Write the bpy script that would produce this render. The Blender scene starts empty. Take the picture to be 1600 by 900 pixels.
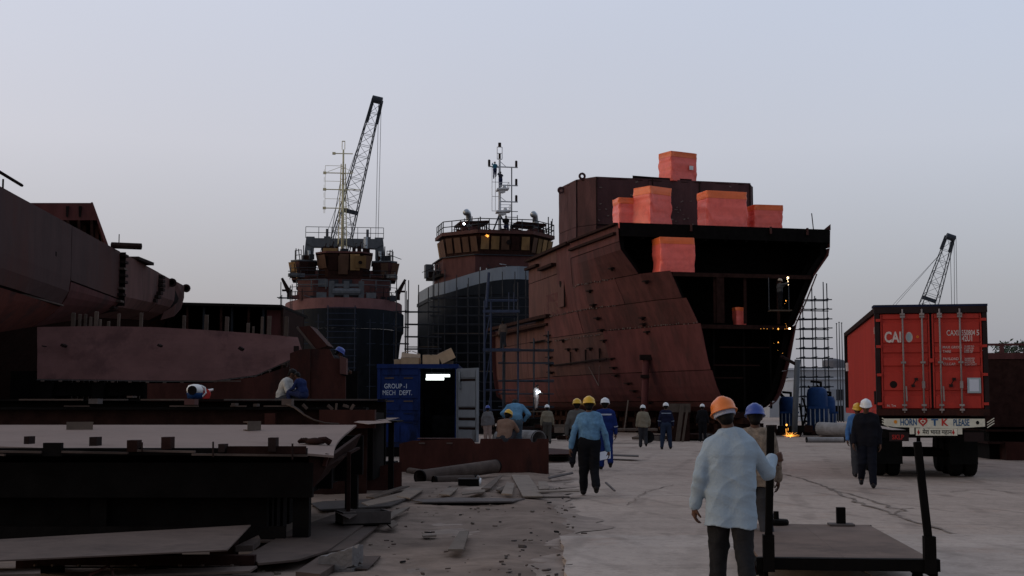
import bpy, math, random
import numpy as np
from mathutils import Vector, Matrix, noise as mnoise

random.seed(7)
sc = bpy.context.scene
COL = sc.collection
R = math.radians

# ---------------------------------------------------------------- camera
F, HZ, EYE = 2100.0, 635.0, 1.62          # focal length in photo pixels, horizon row, eye height
PITCH = math.atan((HZ - 450.0) / F)
cam_d = bpy.data.cameras.new('camera')
cam = bpy.data.objects.new('camera', cam_d); COL.objects.link(cam)
cam_d.sensor_width = 36.0
cam_d.lens = F / 1600.0 * 36.0
cam_d.clip_start = 0.1; cam_d.clip_end = 6000.0
cam.location = (0, 0, EYE)
cam.rotation_euler = (R(90) + PITCH, 0, 0)
sc.camera = cam

# ---------------------------------------------------------------- dusk sky
world = bpy.data.worlds.new('World'); sc.world = world; world.use_nodes = True
nt = world.node_tree; nt.nodes.clear()
SUN_EL, SUN_AZ = R(9), R(-98)           # azimuth from +Y towards +X: the glow stands at the left
def wn(t, **k):
    n = nt.nodes.new(t)
    for a, b in k.items(): setattr(n, a, b)
    return n
out = wn('ShaderNodeOutputWorld')
sky = wn('ShaderNodeTexSky', sky_type='NISHITA', sun_disc=False, sun_elevation=SUN_EL, sun_rotation=SUN_AZ,
         air_density=1.0, dust_density=4.0, ozone_density=1.5)
bg1 = wn('ShaderNodeBackground'); bg1.inputs['Strength'].default_value = 0.05
nt.links.new(sky.outputs[0], bg1.inputs['Color'])
tc = wn('ShaderNodeTexCoord'); sep = wn('ShaderNodeSeparateXYZ')
nt.links.new(tc.outputs['Generated'], sep.inputs[0])
ramp = wn('ShaderNodeValToRGB'); nt.links.new(sep.outputs['Z'], ramp.inputs[0])
cr = ramp.color_ramp
cr.elements[0].position = 0.0; cr.elements[0].color = (0.285, 0.285, 0.320, 1)
cr.elements[1].position = 1.0; cr.elements[1].color = (0.44, 0.49, 0.58, 1)
for p, c in ((0.08, (0.366, 0.356, 0.388, 1)), (0.19, (0.515, 0.508, 0.558, 1)), (0.30, (0.53, 0.550, 0.63, 1))):
    e = cr.elements.new(p); e.color = c
# soft glow towards the set sun, cooler away from it
mx = wn('ShaderNodeMapRange'); mx.inputs['From Min'].default_value = -1; mx.inputs['From Max'].default_value = 1
nt.links.new(sep.outputs['X'], mx.inputs['Value'])
glow = wn('ShaderNodeValToRGB'); nt.links.new(mx.outputs[0], glow.inputs[0])
glow.color_ramp.elements[0].color = (1.20, 1.13, 1.09, 1); glow.color_ramp.elements[1].color = (0.79, 0.86, 0.94, 1)
mul = wn('ShaderNodeMix', data_type='RGBA', blend_type='MULTIPLY'); mul.inputs[0].default_value = 1
nt.links.new(ramp.outputs[0], mul.inputs[6]); nt.links.new(glow.outputs[0], mul.inputs[7])
# the western half in front of the camera is bright, the eastern sky behind it already dim
my = wn('ShaderNodeMapRange', interpolation_type='SMOOTHSTEP'); my.inputs['From Min'].default_value = -0.85; my.inputs['From Max'].default_value = 0.85
my.inputs['To Min'].default_value = 0.55; my.inputs['To Max'].default_value = 1.0
nt.links.new(sep.outputs['Y'], my.inputs['Value'])
nz = wn('ShaderNodeTexNoise'); nz.inputs['Scale'].default_value = 2.2; nz.inputs['Detail'].default_value = 3
nt.links.new(tc.outputs['Generated'], nz.inputs['Vector'])
nr = wn('ShaderNodeMapRange'); nr.inputs['To Min'].default_value = 0.95; nr.inputs['To Max'].default_value = 1.05
nt.links.new(nz.outputs[0], nr.inputs['Value'])
nm = wn('ShaderNodeMath', operation='MULTIPLY'); nt.links.new(nr.outputs[0], nm.inputs[0]); nt.links.new(my.outputs[0], nm.inputs[1])
mul2 = wn('ShaderNodeVectorMath', operation='SCALE')
nt.links.new(mul.outputs[2], mul2.inputs[0]); nt.links.new(nm.outputs[0], mul2.inputs['Scale'])
bg2 = wn('ShaderNodeBackground'); bg2.inputs['Strength'].default_value = 1.0
nt.links.new(mul2.outputs[0], bg2.inputs['Color'])
add = wn('ShaderNodeAddShader')
nt.links.new(bg1.outputs[0], add.inputs[0]); nt.links.new(bg2.outputs[0], add.inputs[1])
nt.links.new(add.outputs[0], out.inputs['Surface'])

sun_d = bpy.data.lights.new('sun', 'SUN'); sun = bpy.data.objects.new('sun', sun_d); COL.objects.link(sun)
sun_d.energy = 0.12; sun_d.angle = R(40); sun_d.color = (1.0, 0.86, 0.78)
sd = Vector((math.sin(SUN_AZ) * math.cos(SUN_EL), math.cos(SUN_AZ) * math.cos(SUN_EL), math.sin(SUN_EL)))
sun.rotation_euler = sd.to_track_quat('Z', 'Y').to_euler()

vs = sc.view_settings
vs.view_transform = 'Standard'; vs.look = 'None'; vs.exposure = 0.0; vs.gamma = 1.0; vs.use_curve_mapping = False
sc.render.engine = 'CYCLES'
sc.cycles.use_denoising = True
sc.cycles.max_bounces = 6; sc.cycles.diffuse_bounces = 3; sc.cycles.glossy_bounces = 2
sc.cycles.sample_clamp_indirect = 3.0

# ---------------------------------------------------------------- helpers
CP, SP = math.cos(PITCH), math.sin(PITCH)
def ray(px, py):
    x, y = (px - 800.0) / F, (450.0 - py) / F
    return Vector((x, CP - y * SP, SP + y * CP))
def P(px, py, Y):
    d = ray(px, py); return Vector((d.x * Y / d.y, Y, EYE + d.z * Y / d.y))
def G(px, py, z=0.0):
    d = ray(px, py); t = (z - EYE) / d.z; return Vector((d.x * t, d.y * t, z))
def V(*a): return Vector(a)

class MB:
    def __init__(s): s.v = []; s.f = []
    def add(s, vs, fs):
        n = len(s.v); s.v += [tuple(v) for v in vs]; s.f += [tuple(i + n for i in f) for f in fs]; return s
    def box(s, c, d, rot=None):
        c = Vector(c); h = Vector(d) * 0.5
        pts = [Vector((x * h.x, y * h.y, z * h.z)) for x in (-1, 1) for y in (-1, 1) for z in (-1, 1)]
        if rot is not None:
            m = rot if isinstance(rot, Matrix) else Matrix.Rotation(rot, 3, 'Z')
            pts = [m @ p for p in pts]
        return s.add([c + p for p in pts], [(0,1,3,2),(4,6,7,5),(0,4,5,1),(2,3,7,6),(0,2,6,4),(1,5,7,3)])
    def bb(s, x0, x1, y0, y1, z0, z1):
        return s.box(((x0+x1)/2, (y0+y1)/2, (z0+z1)/2), (abs(x1-x0), abs(y1-y0), abs(z1-z0)))
    def tube(s, a, b, r, n=8, r2=None, caps=True):
        a, b = Vector(a), Vector(b); d = (b - a).normalized()
        u = d.orthogonal().normalized(); w = d.cross(u); r2 = r if r2 is None else r2
        vs = [a + (u*math.cos(2*math.pi*i/n) + w*math.sin(2*math.pi*i/n))*r for i in range(n)]
        vs += [b + (u*math.cos(2*math.pi*i/n) + w*math.sin(2*math.pi*i/n))*r2 for i in range(n)]
        fs = [(i, (i+1) % n, n+(i+1) % n, n+i) for i in range(n)]
        if caps: fs += [tuple(range(n))[::-1], tuple(range(n, 2*n))]
        return s.add(vs, fs)
    def path(s, pts, r, n=6):
        pts = [Vector(p) for p in pts]
        m = len(pts); up = None; vs = []
        for i, p in enumerate(pts):
            d = (pts[min(i+1, m-1)] - pts[max(i-1, 0)]).normalized()
            if up is None: up = d.orthogonal().normalized()
            up = (up - d * up.dot(d)).normalized(); w = d.cross(up)
            rr = r[i] if isinstance(r, (list, tuple)) else r
            vs += [p + (up*math.cos(2*math.pi*k/n) + w*math.sin(2*math.pi*k/n))*rr for k in range(n)]
        fs = [(i*n+k, i*n+(k+1) % n, (i+1)*n+(k+1) % n, (i+1)*n+k) for i in range(m-1) for k in range(n)]
        fs += [tuple(range(n))[::-1], tuple(range((m-1)*n, m*n))]
        return s.add(vs, fs)
    def bar(s, a, b, w, h, up=(0, 0, 1)):
        a, b = Vector(a), Vector(b); d = (b - a).normalized(); up = Vector(up)
        if abs(d.dot(up)) > 0.98: up = Vector((0, 1, 0))
        sd_ = d.cross(up).normalized(); up = sd_.cross(d)
        q = [sd_*(x*w/2) + up*(y*h/2) for x, y in ((-1,-1),(1,-1),(1,1),(-1,1))]
        return s.add([a+k for k in q] + [b+k for k in q], [(0,1,2,3)[::-1],(4,5,6,7),(0,1,5,4),(1,2,6,5),(2,3,7,6),(3,0,4,7)])
    def prism(s, pts, ex):
        n = len(pts); ex = Vector(ex); pts = [Vector(p) for p in pts]
        return s.add(pts + [p + ex for p in pts], [tuple(range(n))[::-1], tuple(range(n, 2*n))] +
                     [(i, (i+1) % n, n+(i+1) % n, n+i) for i in range(n)])
    def lathe(s, prof, n=16, c=(0, 0, 0), sx=1, sy=1):
        c = Vector(c); vs = []; m = len(prof)
        for r, z in prof:
            vs += [c + Vector((r*sx*math.cos(2*math.pi*k/n), r*sy*math.sin(2*math.pi*k/n), z)) for k in range(n)]
        fs = [(i*n+k, i*n+(k+1) % n, (i+1)*n+(k+1) % n, (i+1)*n+k) for i in range(m-1) for k in range(n)]
        fs += [tuple(range(n))[::-1], tuple(range((m-1)*n, m*n))]
        return s.add(vs, fs)
    def grid(s, fn, nu, nv, th=None):
        """fn(u,v)->point; with th (vector or function u,v->vector) makes a closed slab"""
        P0 = [[Vector(fn(i/nu, j/nv)) for j in range(nv+1)] for i in range(nu+1)]
        idx = lambda i, j: i*(nv+1)+j
        vs = [P0[i][j] for i in range(nu+1) for j in range(nv+1)]
        fs = [(idx(i,j), idx(i+1,j), idx(i+1,j+1), idx(i,j+1)) for i in range(nu) for j in range(nv)]
        if th is None: return s.add(vs, fs)
        o = len(vs)
        vs += [P0[i][j] + (th(i/nu, j/nv) if callable(th) else Vector(th)) for i in range(nu+1) for j in range(nv+1)]
        fs += [tuple(o+k for k in f)[::-1] for f in fs[:nu*nv]]
        for i in range(nu):
            for j, fl in ((0, 0), (nv, 1)):
                q = (idx(i,j), o+idx(i,j), o+idx(i+1,j), idx(i+1,j)); fs.append(q[::-1] if fl else q)
        for j in range(nv):
            for i, fl in ((0, 1), (nu, 0)):
                q = (idx(i,j), o+idx(i,j), o+idx(i,j+1), idx(i,j+1)); fs.append(q[::-1] if fl else q)
        return s.add(vs, fs)
    def mesh(s, name):
        me = bpy.data.meshes.new(name); me.from_pydata(s.v, [], s.f); me.validate(); me.update(); return me
    def build(s, name, mat, parent=None, smooth=False, bevel=0, **kw):
        o = bpy.data.objects.new(name, s.mesh(name)); COL.objects.link(o)
        if mat is not None: o.data.materials.append(mat)
        if smooth:
            for p in o.data.polygons: p.use_smooth = True
        if bevel:
            b = o.modifiers.new('bevel', 'BEVEL'); b.width = bevel; b.segments = 2; b.limit_method = 'ANGLE'
        if parent is not None: o.parent = parent
        return tag(o, **kw)

def tag(o, label=None, cat=None, group=None, kind=None):
    if label: o['label'] = label
    if cat: o['category'] = cat
    if group: o['group'] = group
    if kind: o['kind'] = kind
    return o
def empty(name, loc=(0, 0, 0), rz=0.0, **kw):
    o = bpy.data.objects.new(name, None); COL.objects.link(o)
    o.location = loc; o.rotation_euler = (0, 0, rz); o.empty_display_size = 0.2
    return tag(o, **kw)
def inst(name, me, parent=None, loc=(0, 0, 0), rot=(0, 0, 0), scale=(1, 1, 1), **kw):
    o = bpy.data.objects.new(name, me); COL.objects.link(o)
    o.location = loc; o.rotation_euler = rot; o.scale = scale
    if parent is not None: o.parent = parent
    return tag(o, **kw)
def text(s, size, mat, parent, loc, rot, name='lettering', sx=1.0, align='LEFT', depth=0.002, bold=0.0):
    cu = bpy.data.curves.new(name, 'FONT'); cu.body = s; cu.size = size; cu.extrude = depth; cu.align_x = align
    cu.resolution_u = 3; cu.offset = bold*size
    t = bpy.data.objects.new('tmp', cu); COL.objects.link(t)
    bpy.context.view_layer.update()
    me = bpy.data.meshes.new_from_object(t.evaluated_get(bpy.context.evaluated_depsgraph_get()))
    bpy.data.objects.remove(t); bpy.data.curves.remove(cu)
    me.materials.clear(); me.materials.append(mat)
    return inst(name, me, parent, loc, rot, (sx, 1, 1))

# ---------------------------------------------------------------- materials
MAT = {}
def M(name, col, rough=0.75, metal=0.0, var=0.3, scale=3.0, col2=None, amt2=0.5, scale2=0.8, bump=0.15, bscale=25.0,
      streak=1.0, rnd=0.12, emit=None, estr=0.0, spec=0.12):
    m = bpy.data.materials.new(name); m.use_nodes = True; MAT[name] = m
    t = m.node_tree; b = t.nodes['Principled BSDF']; L = t.links
    b.inputs['Roughness'].default_value = rough; b.inputs['Metallic'].default_value = metal
    b.inputs['Specular IOR Level'].default_value = spec
    if emit:
        b.inputs['Emission Color'].default_value = (*emit, 1); b.inputs['Emission Strength'].default_value = estr
        b.inputs['Base Color'].default_value = (*col, 1); return m
    tcn = t.nodes.new('ShaderNodeTexCoord'); mp = t.nodes.new('ShaderNodeMapping')
    mp.inputs['Scale'].default_value = (1, 1, 1.0/streak)
    L.new(tcn.outputs['Object'], mp.inputs[0])
    n1 = t.nodes.new('ShaderNodeTexNoise'); n1.inputs['Scale'].default_value = scale; n1.inputs['Detail'].default_value = 6
    n1.inputs['Roughness'].default_value = 0.65; L.new(mp.outputs[0], n1.inputs['Vector'])
    r1 = t.nodes.new('ShaderNodeValToRGB'); L.new(n1.outputs[0], r1.inputs[0])
    e = r1.color_ramp.elements
    e[0].position = 0.28; e[1].position = 0.72
    e[0].color = (*[c*(1-var) for c in col], 1); e[1].color = (*[min(1, c*(1+var)) for c in col], 1)
    c = r1.outputs[0]
    if col2:
        n2 = t.nodes.new('ShaderNodeTexNoise'); n2.inputs['Scale'].default_value = scale2; n2.inputs['Detail'].default_value = 8
        n2.inputs['Roughness'].default_value = 0.7; L.new(mp.outputs[0], n2.inputs['Vector'])
        r2 = t.nodes.new('ShaderNodeValToRGB'); L.new(n2.outputs[0], r2.inputs[0])
        r2.color_ramp.elements[0].position = 0.62-0.25*amt2; r2.color_ramp.elements[1].position = 0.74-0.22*amt2
        x = t.nodes.new('ShaderNodeMix'); x.data_type = 'RGBA'
        L.new(r2.outputs[0], x.inputs[0]); L.new(c, x.inputs[6]); x.inputs[7].default_value = (*col2, 1)
        c = x.outputs[2]
    if rnd:
        oi = t.nodes.new('ShaderNodeObjectInfo'); mr = t.nodes.new('ShaderNodeMapRange')
        mr.inputs['To Min'].default_value = 1-rnd; mr.inputs['To Max'].default_value = 1+rnd
        L.new(oi.outputs['Random'], mr.inputs['Value'])
        sc_ = t.nodes.new('ShaderNodeVectorMath'); sc_.operation = 'SCALE'
        L.new(c, sc_.inputs[0]); L.new(mr.outputs[0], sc_.inputs['Scale']); c = sc_.outputs[0]
    L.new(c, b.inputs['Base Color'])
    if bump:
        nb = t.nodes.new('ShaderNodeTexNoise'); nb.inputs['Scale'].default_value = bscale; nb.inputs['Detail'].default_value = 4
        L.new(tcn.outputs['Object'], nb.inputs['Vector'])
        bp = t.nodes.new('ShaderNodeBump'); bp.inputs['Strength'].default_value = bump; bp.inputs['Distance'].default_value = 0.02
        L.new(nb.outputs[0], bp.inputs['Height']); L.new(bp.outputs[0], b.inputs['Normal'])
    return m

M('hull_rust', (0.086, 0.0320, 0.0310), 0.8, var=0.34, scale=1.6, col2=(0.050, 0.023, 0.0225), amt2=0.5, scale2=0.5, streak=4, bump=0.12, bscale=9, rnd=.18)
M('hull_rust_red', (0.084, 0.0278, 0.0275), 0.8, var=0.34, scale=1.6, col2=(0.050, 0.022, 0.0215), amt2=0.45, scale2=0.6, streak=4, bump=0.12, bscale=9, rnd=.18)
M('hull_rust_pale', (0.092, 0.043, 0.038), 0.8, var=0.26, scale=1.6, col2=(0.056, 0.029, 0.027), amt2=0.45, scale2=0.7, streak=4, bump=0.1, bscale=9)
M('house_rust', (0.0735, 0.0350, 0.0364), 0.8, var=0.28, scale=1.2, col2=(0.0434, 0.0238, 0.0252), amt2=0.5, scale2=0.4, streak=3, bump=0.1, bscale=9)
M('hull_grey', (0.050, 0.026, 0.025), 0.8, var=0.28, scale=1.0, col2=(0.060, 0.022, 0.018), amt2=0.6, scale2=0.3, streak=3, bump=0.08)
M('hull_orange', (0.105, 0.027, 0.020), 0.8, var=0.35, scale=1.0, col2=(0.05, 0.022, 0.02), amt2=0.5)
M('panel_pink', (0.104, 0.048, 0.044), 0.8, var=0.2, scale=1.5, col2=(0.070, 0.032, 0.030), amt2=0.4, scale2=1.1, bump=0.08)
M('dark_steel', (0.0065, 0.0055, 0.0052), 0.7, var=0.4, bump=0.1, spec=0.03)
M('dark_rust', (0.0247, 0.0117, 0.0097), 0.8, var=0.45, scale=4, bump=0.2, spec=0.03)
M('barrier_rust', (0.0450, 0.0144, 0.0108), 0.8, var=0.35, scale=3, col2=(0.0210, 0.0096, 0.0084), amt2=0.35, scale2=1.4, streak=3)
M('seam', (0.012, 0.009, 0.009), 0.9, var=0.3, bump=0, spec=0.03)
M('bracket', (0.022, 0.014, 0.013), 0.8, var=0.4, bump=0, spec=0.03)
M('weld', (0.14, 0.105, 0.095), 0.8, var=0.5, scale=30, bump=0)
M('tug_navy', (0.0090, 0.0117, 0.0162), 0.7, var=0.35, scale=0.8, col2=(0.0135, 0.0153, 0.0189), amt2=0.5, scale2=0.4, streak=5, bump=0.05)
M('tug_grey', (0.185, 0.215, 0.255), 0.7, var=0.15, scale=1.0, col2=(0.13, 0.14, 0.16), amt2=0.3, scale2=0.5, streak=4, bump=0.05)
M('tug_pink', (0.155, 0.075, 0.075), 0.75, var=0.2, scale=1.0, bump=0.05)
M('tug_rust', (0.0800, 0.0336, 0.0320), 0.8, var=0.3, scale=1.5, streak=3, bump=0.05)
M('tug_steelgrey', (0.0825, 0.0900, 0.1013), 0.7, var=0.2, bump=0.03)
M('ply_yellow', (0.185, 0.112, 0.05), 0.85, var=0.3, scale=2, col2=(0.09, 0.05, 0.03), amt2=0.3, streak=3, bump=0.05, rnd=0.3)
M('ply_brown', (0.095, 0.052, 0.035), 0.85, var=0.3, scale=2, streak=3, bump=0.05, rnd=0.25)
M('mast_cream', (0.55, 0.50, 0.32), 0.6, var=0.1, bump=0)
M('mast_white', (0.55, 0.56, 0.58), 0.6, var=0.1, bump=0)
M('scaff', (0.028, 0.03, 0.036), 0.6, metal=0.3, var=0.3, bump=0)
M('tower_blue', (0.036, 0.047, 0.082), 0.6, var=0.25, bump=0)
M('scaff_blue', (0.022, 0.03, 0.05), 0.6, var=0.25, bump=0)
M('scaff_plank', (0.09, 0.07, 0.055), 0.9, var=0.3, bump=0.1)
M('crane_steel', (0.035, 0.042, 0.055), 0.6, var=0.25, bump=0)
M('cable', (0.06, 0.065, 0.075), 0.7, var=0, bump=0, rnd=0)
M('galv', (0.36, 0.39, 0.42), 0.4, metal=0.6, var=0.2, bump=0)
M('dirt', (0.205, 0.152, 0.122), 1.0, var=0.36, scale=2.4, col2=(0.122, 0.088, 0.071), amt2=0.45, scale2=0.6, bump=0.7, bscale=14, rnd=0)
M('soot', (0.018, 0.016, 0.016), 1.0, var=0.5, scale=3, bump=0.5, bscale=14, rnd=0)
M('plate_light', (0.225, 0.165, 0.142), 0.8, var=0.12, scale=1.2, col2=(0.18, 0.128, 0.11), amt2=0.4, scale2=0.6, bump=0.04, rnd=0.05)
M('plate_mid', (0.094, 0.067, 0.056), 0.85, var=0.25, scale=2.2, col2=(0.058, 0.041, 0.035), amt2=0.45, scale2=1.0, bump=0.1, bscale=18, rnd=0.2)
M('cart_plate', (0.150, 0.106, 0.086), 0.85, var=0.22, scale=2.5, col2=(0.105, 0.075, 0.062), amt2=0.45, scale2=1.0, bump=0.06, rnd=0.05)
M('board_wood', (0.185, 0.148, 0.122), 0.9, var=0.25, scale=3, col2=(0.12, 0.094, 0.078), amt2=0.4, scale2=1.6, bump=0.12, rnd=0.25)
M('plate_dark', (0.075, 0.062, 0.058), 0.8, var=0.25, scale=3, col2=(0.055, 0.045, 0.042), amt2=0.5, scale2=1.3, bump=0.12, rnd=0.3)
M('timber', (0.105, 0.08, 0.065), 0.9, var=0.3, scale=3, bump=0.15, rnd=0.3)
M('timber_pale', (0.105, 0.075, 0.06), 0.9, var=0.25, scale=4, bump=0.1, rnd=0.25)
M('concrete_block', (0.16, 0.145, 0.14), 0.95, var=0.25, scale=7, bump=0.6, bscale=30)
M('tarp', (0.88, 0.150, 0.115), 0.38, var=0.14, scale=2.0, col2=(0.76, 0.115, 0.09), amt2=0.4, scale2=1.2, bump=0.9, bscale=2.2, spec=0.4)
M('tarp_top', (0.86, 0.165, 0.045), 0.38, var=0.10, scale=2.0, bump=0.9, bscale=3.0, spec=0.5)
M('paper', (0.75, 0.74, 0.73), 0.8, var=0.05, bump=0)
M('paper_blue', (0.62, 0.66, 0.75), 0.8, var=0.05, bump=0)
M('cont_red', (0.4232, 0.0405, 0.0294), 0.6, var=0.13, scale=1.2, col2=(0.3312, 0.0322, 0.0258), amt2=0.35, scale2=0.9, streak=4, bump=0.05, rnd=0.04)
M('cont_dark', (0.02, 0.012, 0.012), 0.7, var=0.3, bump=0.05)
M('cont_blue', (0.010, 0.024, 0.105), 0.7, var=0.25, scale=2, col2=(0.006, 0.011, 0.036), amt2=0.4, scale2=1.4, streak=3, bump=0.06, rnd=0.05)
M('cont_blue_dark', (0.012, 0.018, 0.05), 0.75, var=0.3, bump=0.05)
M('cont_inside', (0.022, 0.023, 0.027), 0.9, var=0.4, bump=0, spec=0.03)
M('door_grey', (0.20, 0.215, 0.235), 0.65, var=0.14, scale=2, col2=(0.13, 0.13, 0.135), amt2=0.3, scale2=1.5, streak=3, bump=0.05)
M('rod_grey', (0.26, 0.22, 0.21), 0.6, var=0.2, bump=0)
M('letter_white', (0.55, 0.46, 0.43), 0.7, var=0.3, scale=9, bump=0)
M('letter_stencil', (0.50, 0.54, 0.60), 0.7, var=0.2, scale=12, bump=0)
M('board_cream', (0.62, 0.60, 0.50), 0.7, var=0.12, scale=5, col2=(0.48, 0.45, 0.37), amt2=0.3, scale2=2, bump=0)
M('paint_blue', (0.03, 0.09, 0.20), 0.6, var=0.1, bump=0)
M('paint_red', (0.42, 0.035, 0.03), 0.6, var=0.1, bump=0)
M('paint_black', (0.01, 0.01, 0.01), 0.6, var=0.1, bump=0)
M('paint_orange', (0.60, 0.22, 0.02), 0.6, var=0.1, bump=0)
M('logo_ring', (0.30, 0.36, 0.38), 0.6, var=0.1, bump=0)
M('rubber', (0.010, 0.010, 0.010), 0.9, var=0.3, bump=0.2, bscale=40, spec=0.03)
M('cardboard', (0.42, 0.29, 0.18), 0.9, var=0.15, scale=4, bump=0.05, rnd=0.15)
M('cardboard_pale', (0.55, 0.43, 0.33), 0.9, var=0.12, bump=0.05)
M('pipe_grey', (0.24, 0.23, 0.23), 0.75, var=0.25, scale=2, col2=(0.15, 0.14, 0.135), amt2=0.4, bump=0.1)
M('pipe_dark', (0.075, 0.055, 0.046), 0.85, var=0.4, scale=2, col2=(0.04, 0.028, 0.023), amt2=0.5, bump=0.2)
M('machine_blue', (0.012, 0.042, 0.135), 0.6, var=0.3, scale=2, col2=(0.008, 0.02, 0.06), amt2=0.35, bump=0.05)
M('build_white', (0.42, 0.45, 0.50), 0.85, var=0.1, scale=0.5, bump=0.05)
M('build_pale', (0.30, 0.32, 0.36), 0.85, var=0.12, scale=0.5, bump=0.05)
M('tank_grey', (0.13, 0.13, 0.15), 0.8, var=0.15, bump=0.02)
M('glass_dark', (0.02, 0.022, 0.028), 0.2, var=0, bump=0, rnd=0)
M('bark', (0.04, 0.03, 0.025), 0.95, var=0.3, bump=0.2)
M('leaf', (0.045, 0.06, 0.035), 0.8, var=0.4, bump=0, rnd=0.1)
M('skin', (0.085, 0.042, 0.028), 0.55, var=0.15, scale=8, bump=0, rnd=0.2)
M('hair', (0.006, 0.005, 0.005), 0.6, var=0.1, bump=0)
M('shoe', (0.012, 0.010, 0.010), 0.6, var=0.2, bump=0)
M('eye_white', (0.5, 0.47, 0.44), 0.3, var=0, bump=0)
M('tube_lamp', (1, 1, 1), emit=(0.92, 1.0, 0.95), estr=4.0)
M('arc', (1, 1, 1), emit=(0.85, 0.9, 1.0), estr=14.0)
M('spark', (1, 0.4, 0.05), emit=(1.0, 0.40, 0.07), estr=2.0)
M('spark_white', (1, 0.8, 0.5), emit=(1.0, 0.72, 0.40), estr=8.0)
def dusty_concrete(name, base, dark, tracks=True):
    m = bpy.data.materials.new(name); m.use_nodes = True; MAT[name] = m; t = m.node_tree; L = t.links
    b = t.nodes['Principled BSDF']; b.inputs['Roughness'].default_value = 0.95; b.inputs['Specular IOR Level'].default_value = 0.1
    tcn = t.nodes.new('ShaderNodeTexCoord')
    def noise(sc_, det, stretch=(1, 1, 1), rot=0.0, rough=0.65, lo=0.35, hi=0.65):
        mp = t.nodes.new('ShaderNodeMapping'); mp.inputs['Scale'].default_value = stretch; mp.inputs['Rotation'].default_value = (0, 0, rot)
        L.new(tcn.outputs['Object'], mp.inputs[0]); n = t.nodes.new('ShaderNodeTexNoise'); n.inputs['Scale'].default_value = sc_
        n.inputs['Detail'].default_value = det; n.inputs['Roughness'].default_value = rough; L.new(mp.outputs[0], n.inputs['Vector'])
        r = t.nodes.new('ShaderNodeMapRange'); r.inputs['From Min'].default_value = lo; r.inputs['From Max'].default_value = hi; L.new(n.outputs[0], r.inputs['Value']); return r.outputs[0]
    def mix(f, a, c, k=1.0):
        x = t.nodes.new('ShaderNodeMix'); x.data_type = 'RGBA'
        if k != 1.0:
            q = t.nodes.new('ShaderNodeMath'); q.operation = 'MULTIPLY'; L.new(f, q.inputs[0]); q.inputs[1].default_value = k; f = q.outputs[0]
        L.new(f, x.inputs[0])
        for i, v in ((6, a), (7, c)):
            if isinstance(v, tuple): x.inputs[i].default_value = (*v, 1)
            else: L.new(v, x.inputs[i])
        return x.outputs[2]
    pale = tuple(min(1, c*1.28) for c in base); rust = (base[0]*.80, base[1]*.62, base[2]*.52)
    c = mix(noise(0.16, 5), base, dark, .75)
    c = mix(noise(0.9, 7, (1.0, .35, 1), .5), c, pale, .5)
    c = mix(noise(1.3, 8, (.25, 1.5, 1), 1.1, .7, .5, .68), c, dark, .7)
    c = mix(noise(0.5, 6, (1, 1, 1), 0, .7, .56, .70), c, rust, .55)
    c = mix(noise(7.0, 6, (1, .7, 1), 0, .75, .48, .72), c, tuple(k*.55 for k in dark), .5)
    c = mix(noise(22.0, 3, (1, 1, 1), 0, .6, .55, .75), c, pale, .45)
    if tracks:
        for rot, sc_, off in ((1.32, .33, .0), (1.75, .23, 1.7)):
            mp = t.nodes.new('ShaderNodeMapping'); mp.inputs['Rotation'].default_value = (0, 0, rot); mp.inputs['Location'].default_value = (off, 0, 0); L.new(tcn.outputs['Object'], mp.inputs[0])
            w = t.nodes.new('ShaderNodeTexWave'); w.wave_type = 'BANDS'; w.bands_direction = 'Y'; w.inputs['Scale'].default_value = sc_; w.inputs['Distortion'].default_value = 2.2
            w.inputs['Detail'].default_value = 3; w.inputs['Detail Scale'].default_value = .35; L.new(mp.outputs[0], w.inputs['Vector'])
            r = t.nodes.new('ShaderNodeMapRange'); r.inputs['From Min'].default_value = .90; r.inputs['From Max'].default_value = .985; L.new(w.outputs['Fac'], r.inputs['Value'])
            brk = t.nodes.new('ShaderNodeMath'); brk.operation = 'MULTIPLY'; L.new(r.outputs[0], brk.inputs[0]); L.new(noise(.5, 4, lo=.45, hi=.6), brk.inputs[1])
            c = mix(brk.outputs[0], c, tuple(k*.8 for k in dark), .55)
    L.new(c, b.inputs['Base Color'])
    nb = t.nodes.new('ShaderNodeTexNoise'); nb.inputs['Scale'].default_value = 9; nb.inputs['Detail'].default_value = 8; L.new(tcn.outputs['Object'], nb.inputs['Vector'])
    bp = t.nodes.new('ShaderNodeBump'); bp.inputs['Strength'].default_value = .5; bp.inputs['Distance'].default_value = .03; L.new(nb.outputs[0], bp.inputs['Height']); L.new(bp.outputs[0], b.inputs['Normal'])
dusty_concrete('ground', (0.375, 0.300, 0.252), (0.25, 0.195, 0.163)); dusty_concrete('slab', (0.40, 0.332, 0.288), (0.28, 0.228, 0.194))
M('dust', (0.27, 0.212, 0.178), 1.0, var=0.28, scale=2.0, col2=(0.19, 0.148, 0.124), amt2=0.45, scale2=0.7, bump=0.5, bscale=14, rnd=0)
M('crack_fill', (0.19, 0.15, 0.126), 0.95, var=0.3, bump=0, rnd=0)
_cl = {}
def cloth(col, var=0.14, scale=9.0):
    k = (tuple(round(c, 4) for c in col), var, scale)
    if k not in _cl: _cl[k] = M('cloth_%d' % len(_cl), col, 0.95, var=var, scale=scale, bump=0.25, bscale=55, rnd=0.04, spec=0.1)
    return _cl[k]
def plastic(col):
    k = ('p',) + tuple(col)
    if k not in _cl: _cl[k] = M('helmet_%d' % len(_cl), col, 0.38, var=0.08, scale=6, bump=0.0, rnd=0.0, spec=0.5)
    return _cl[k]
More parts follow.
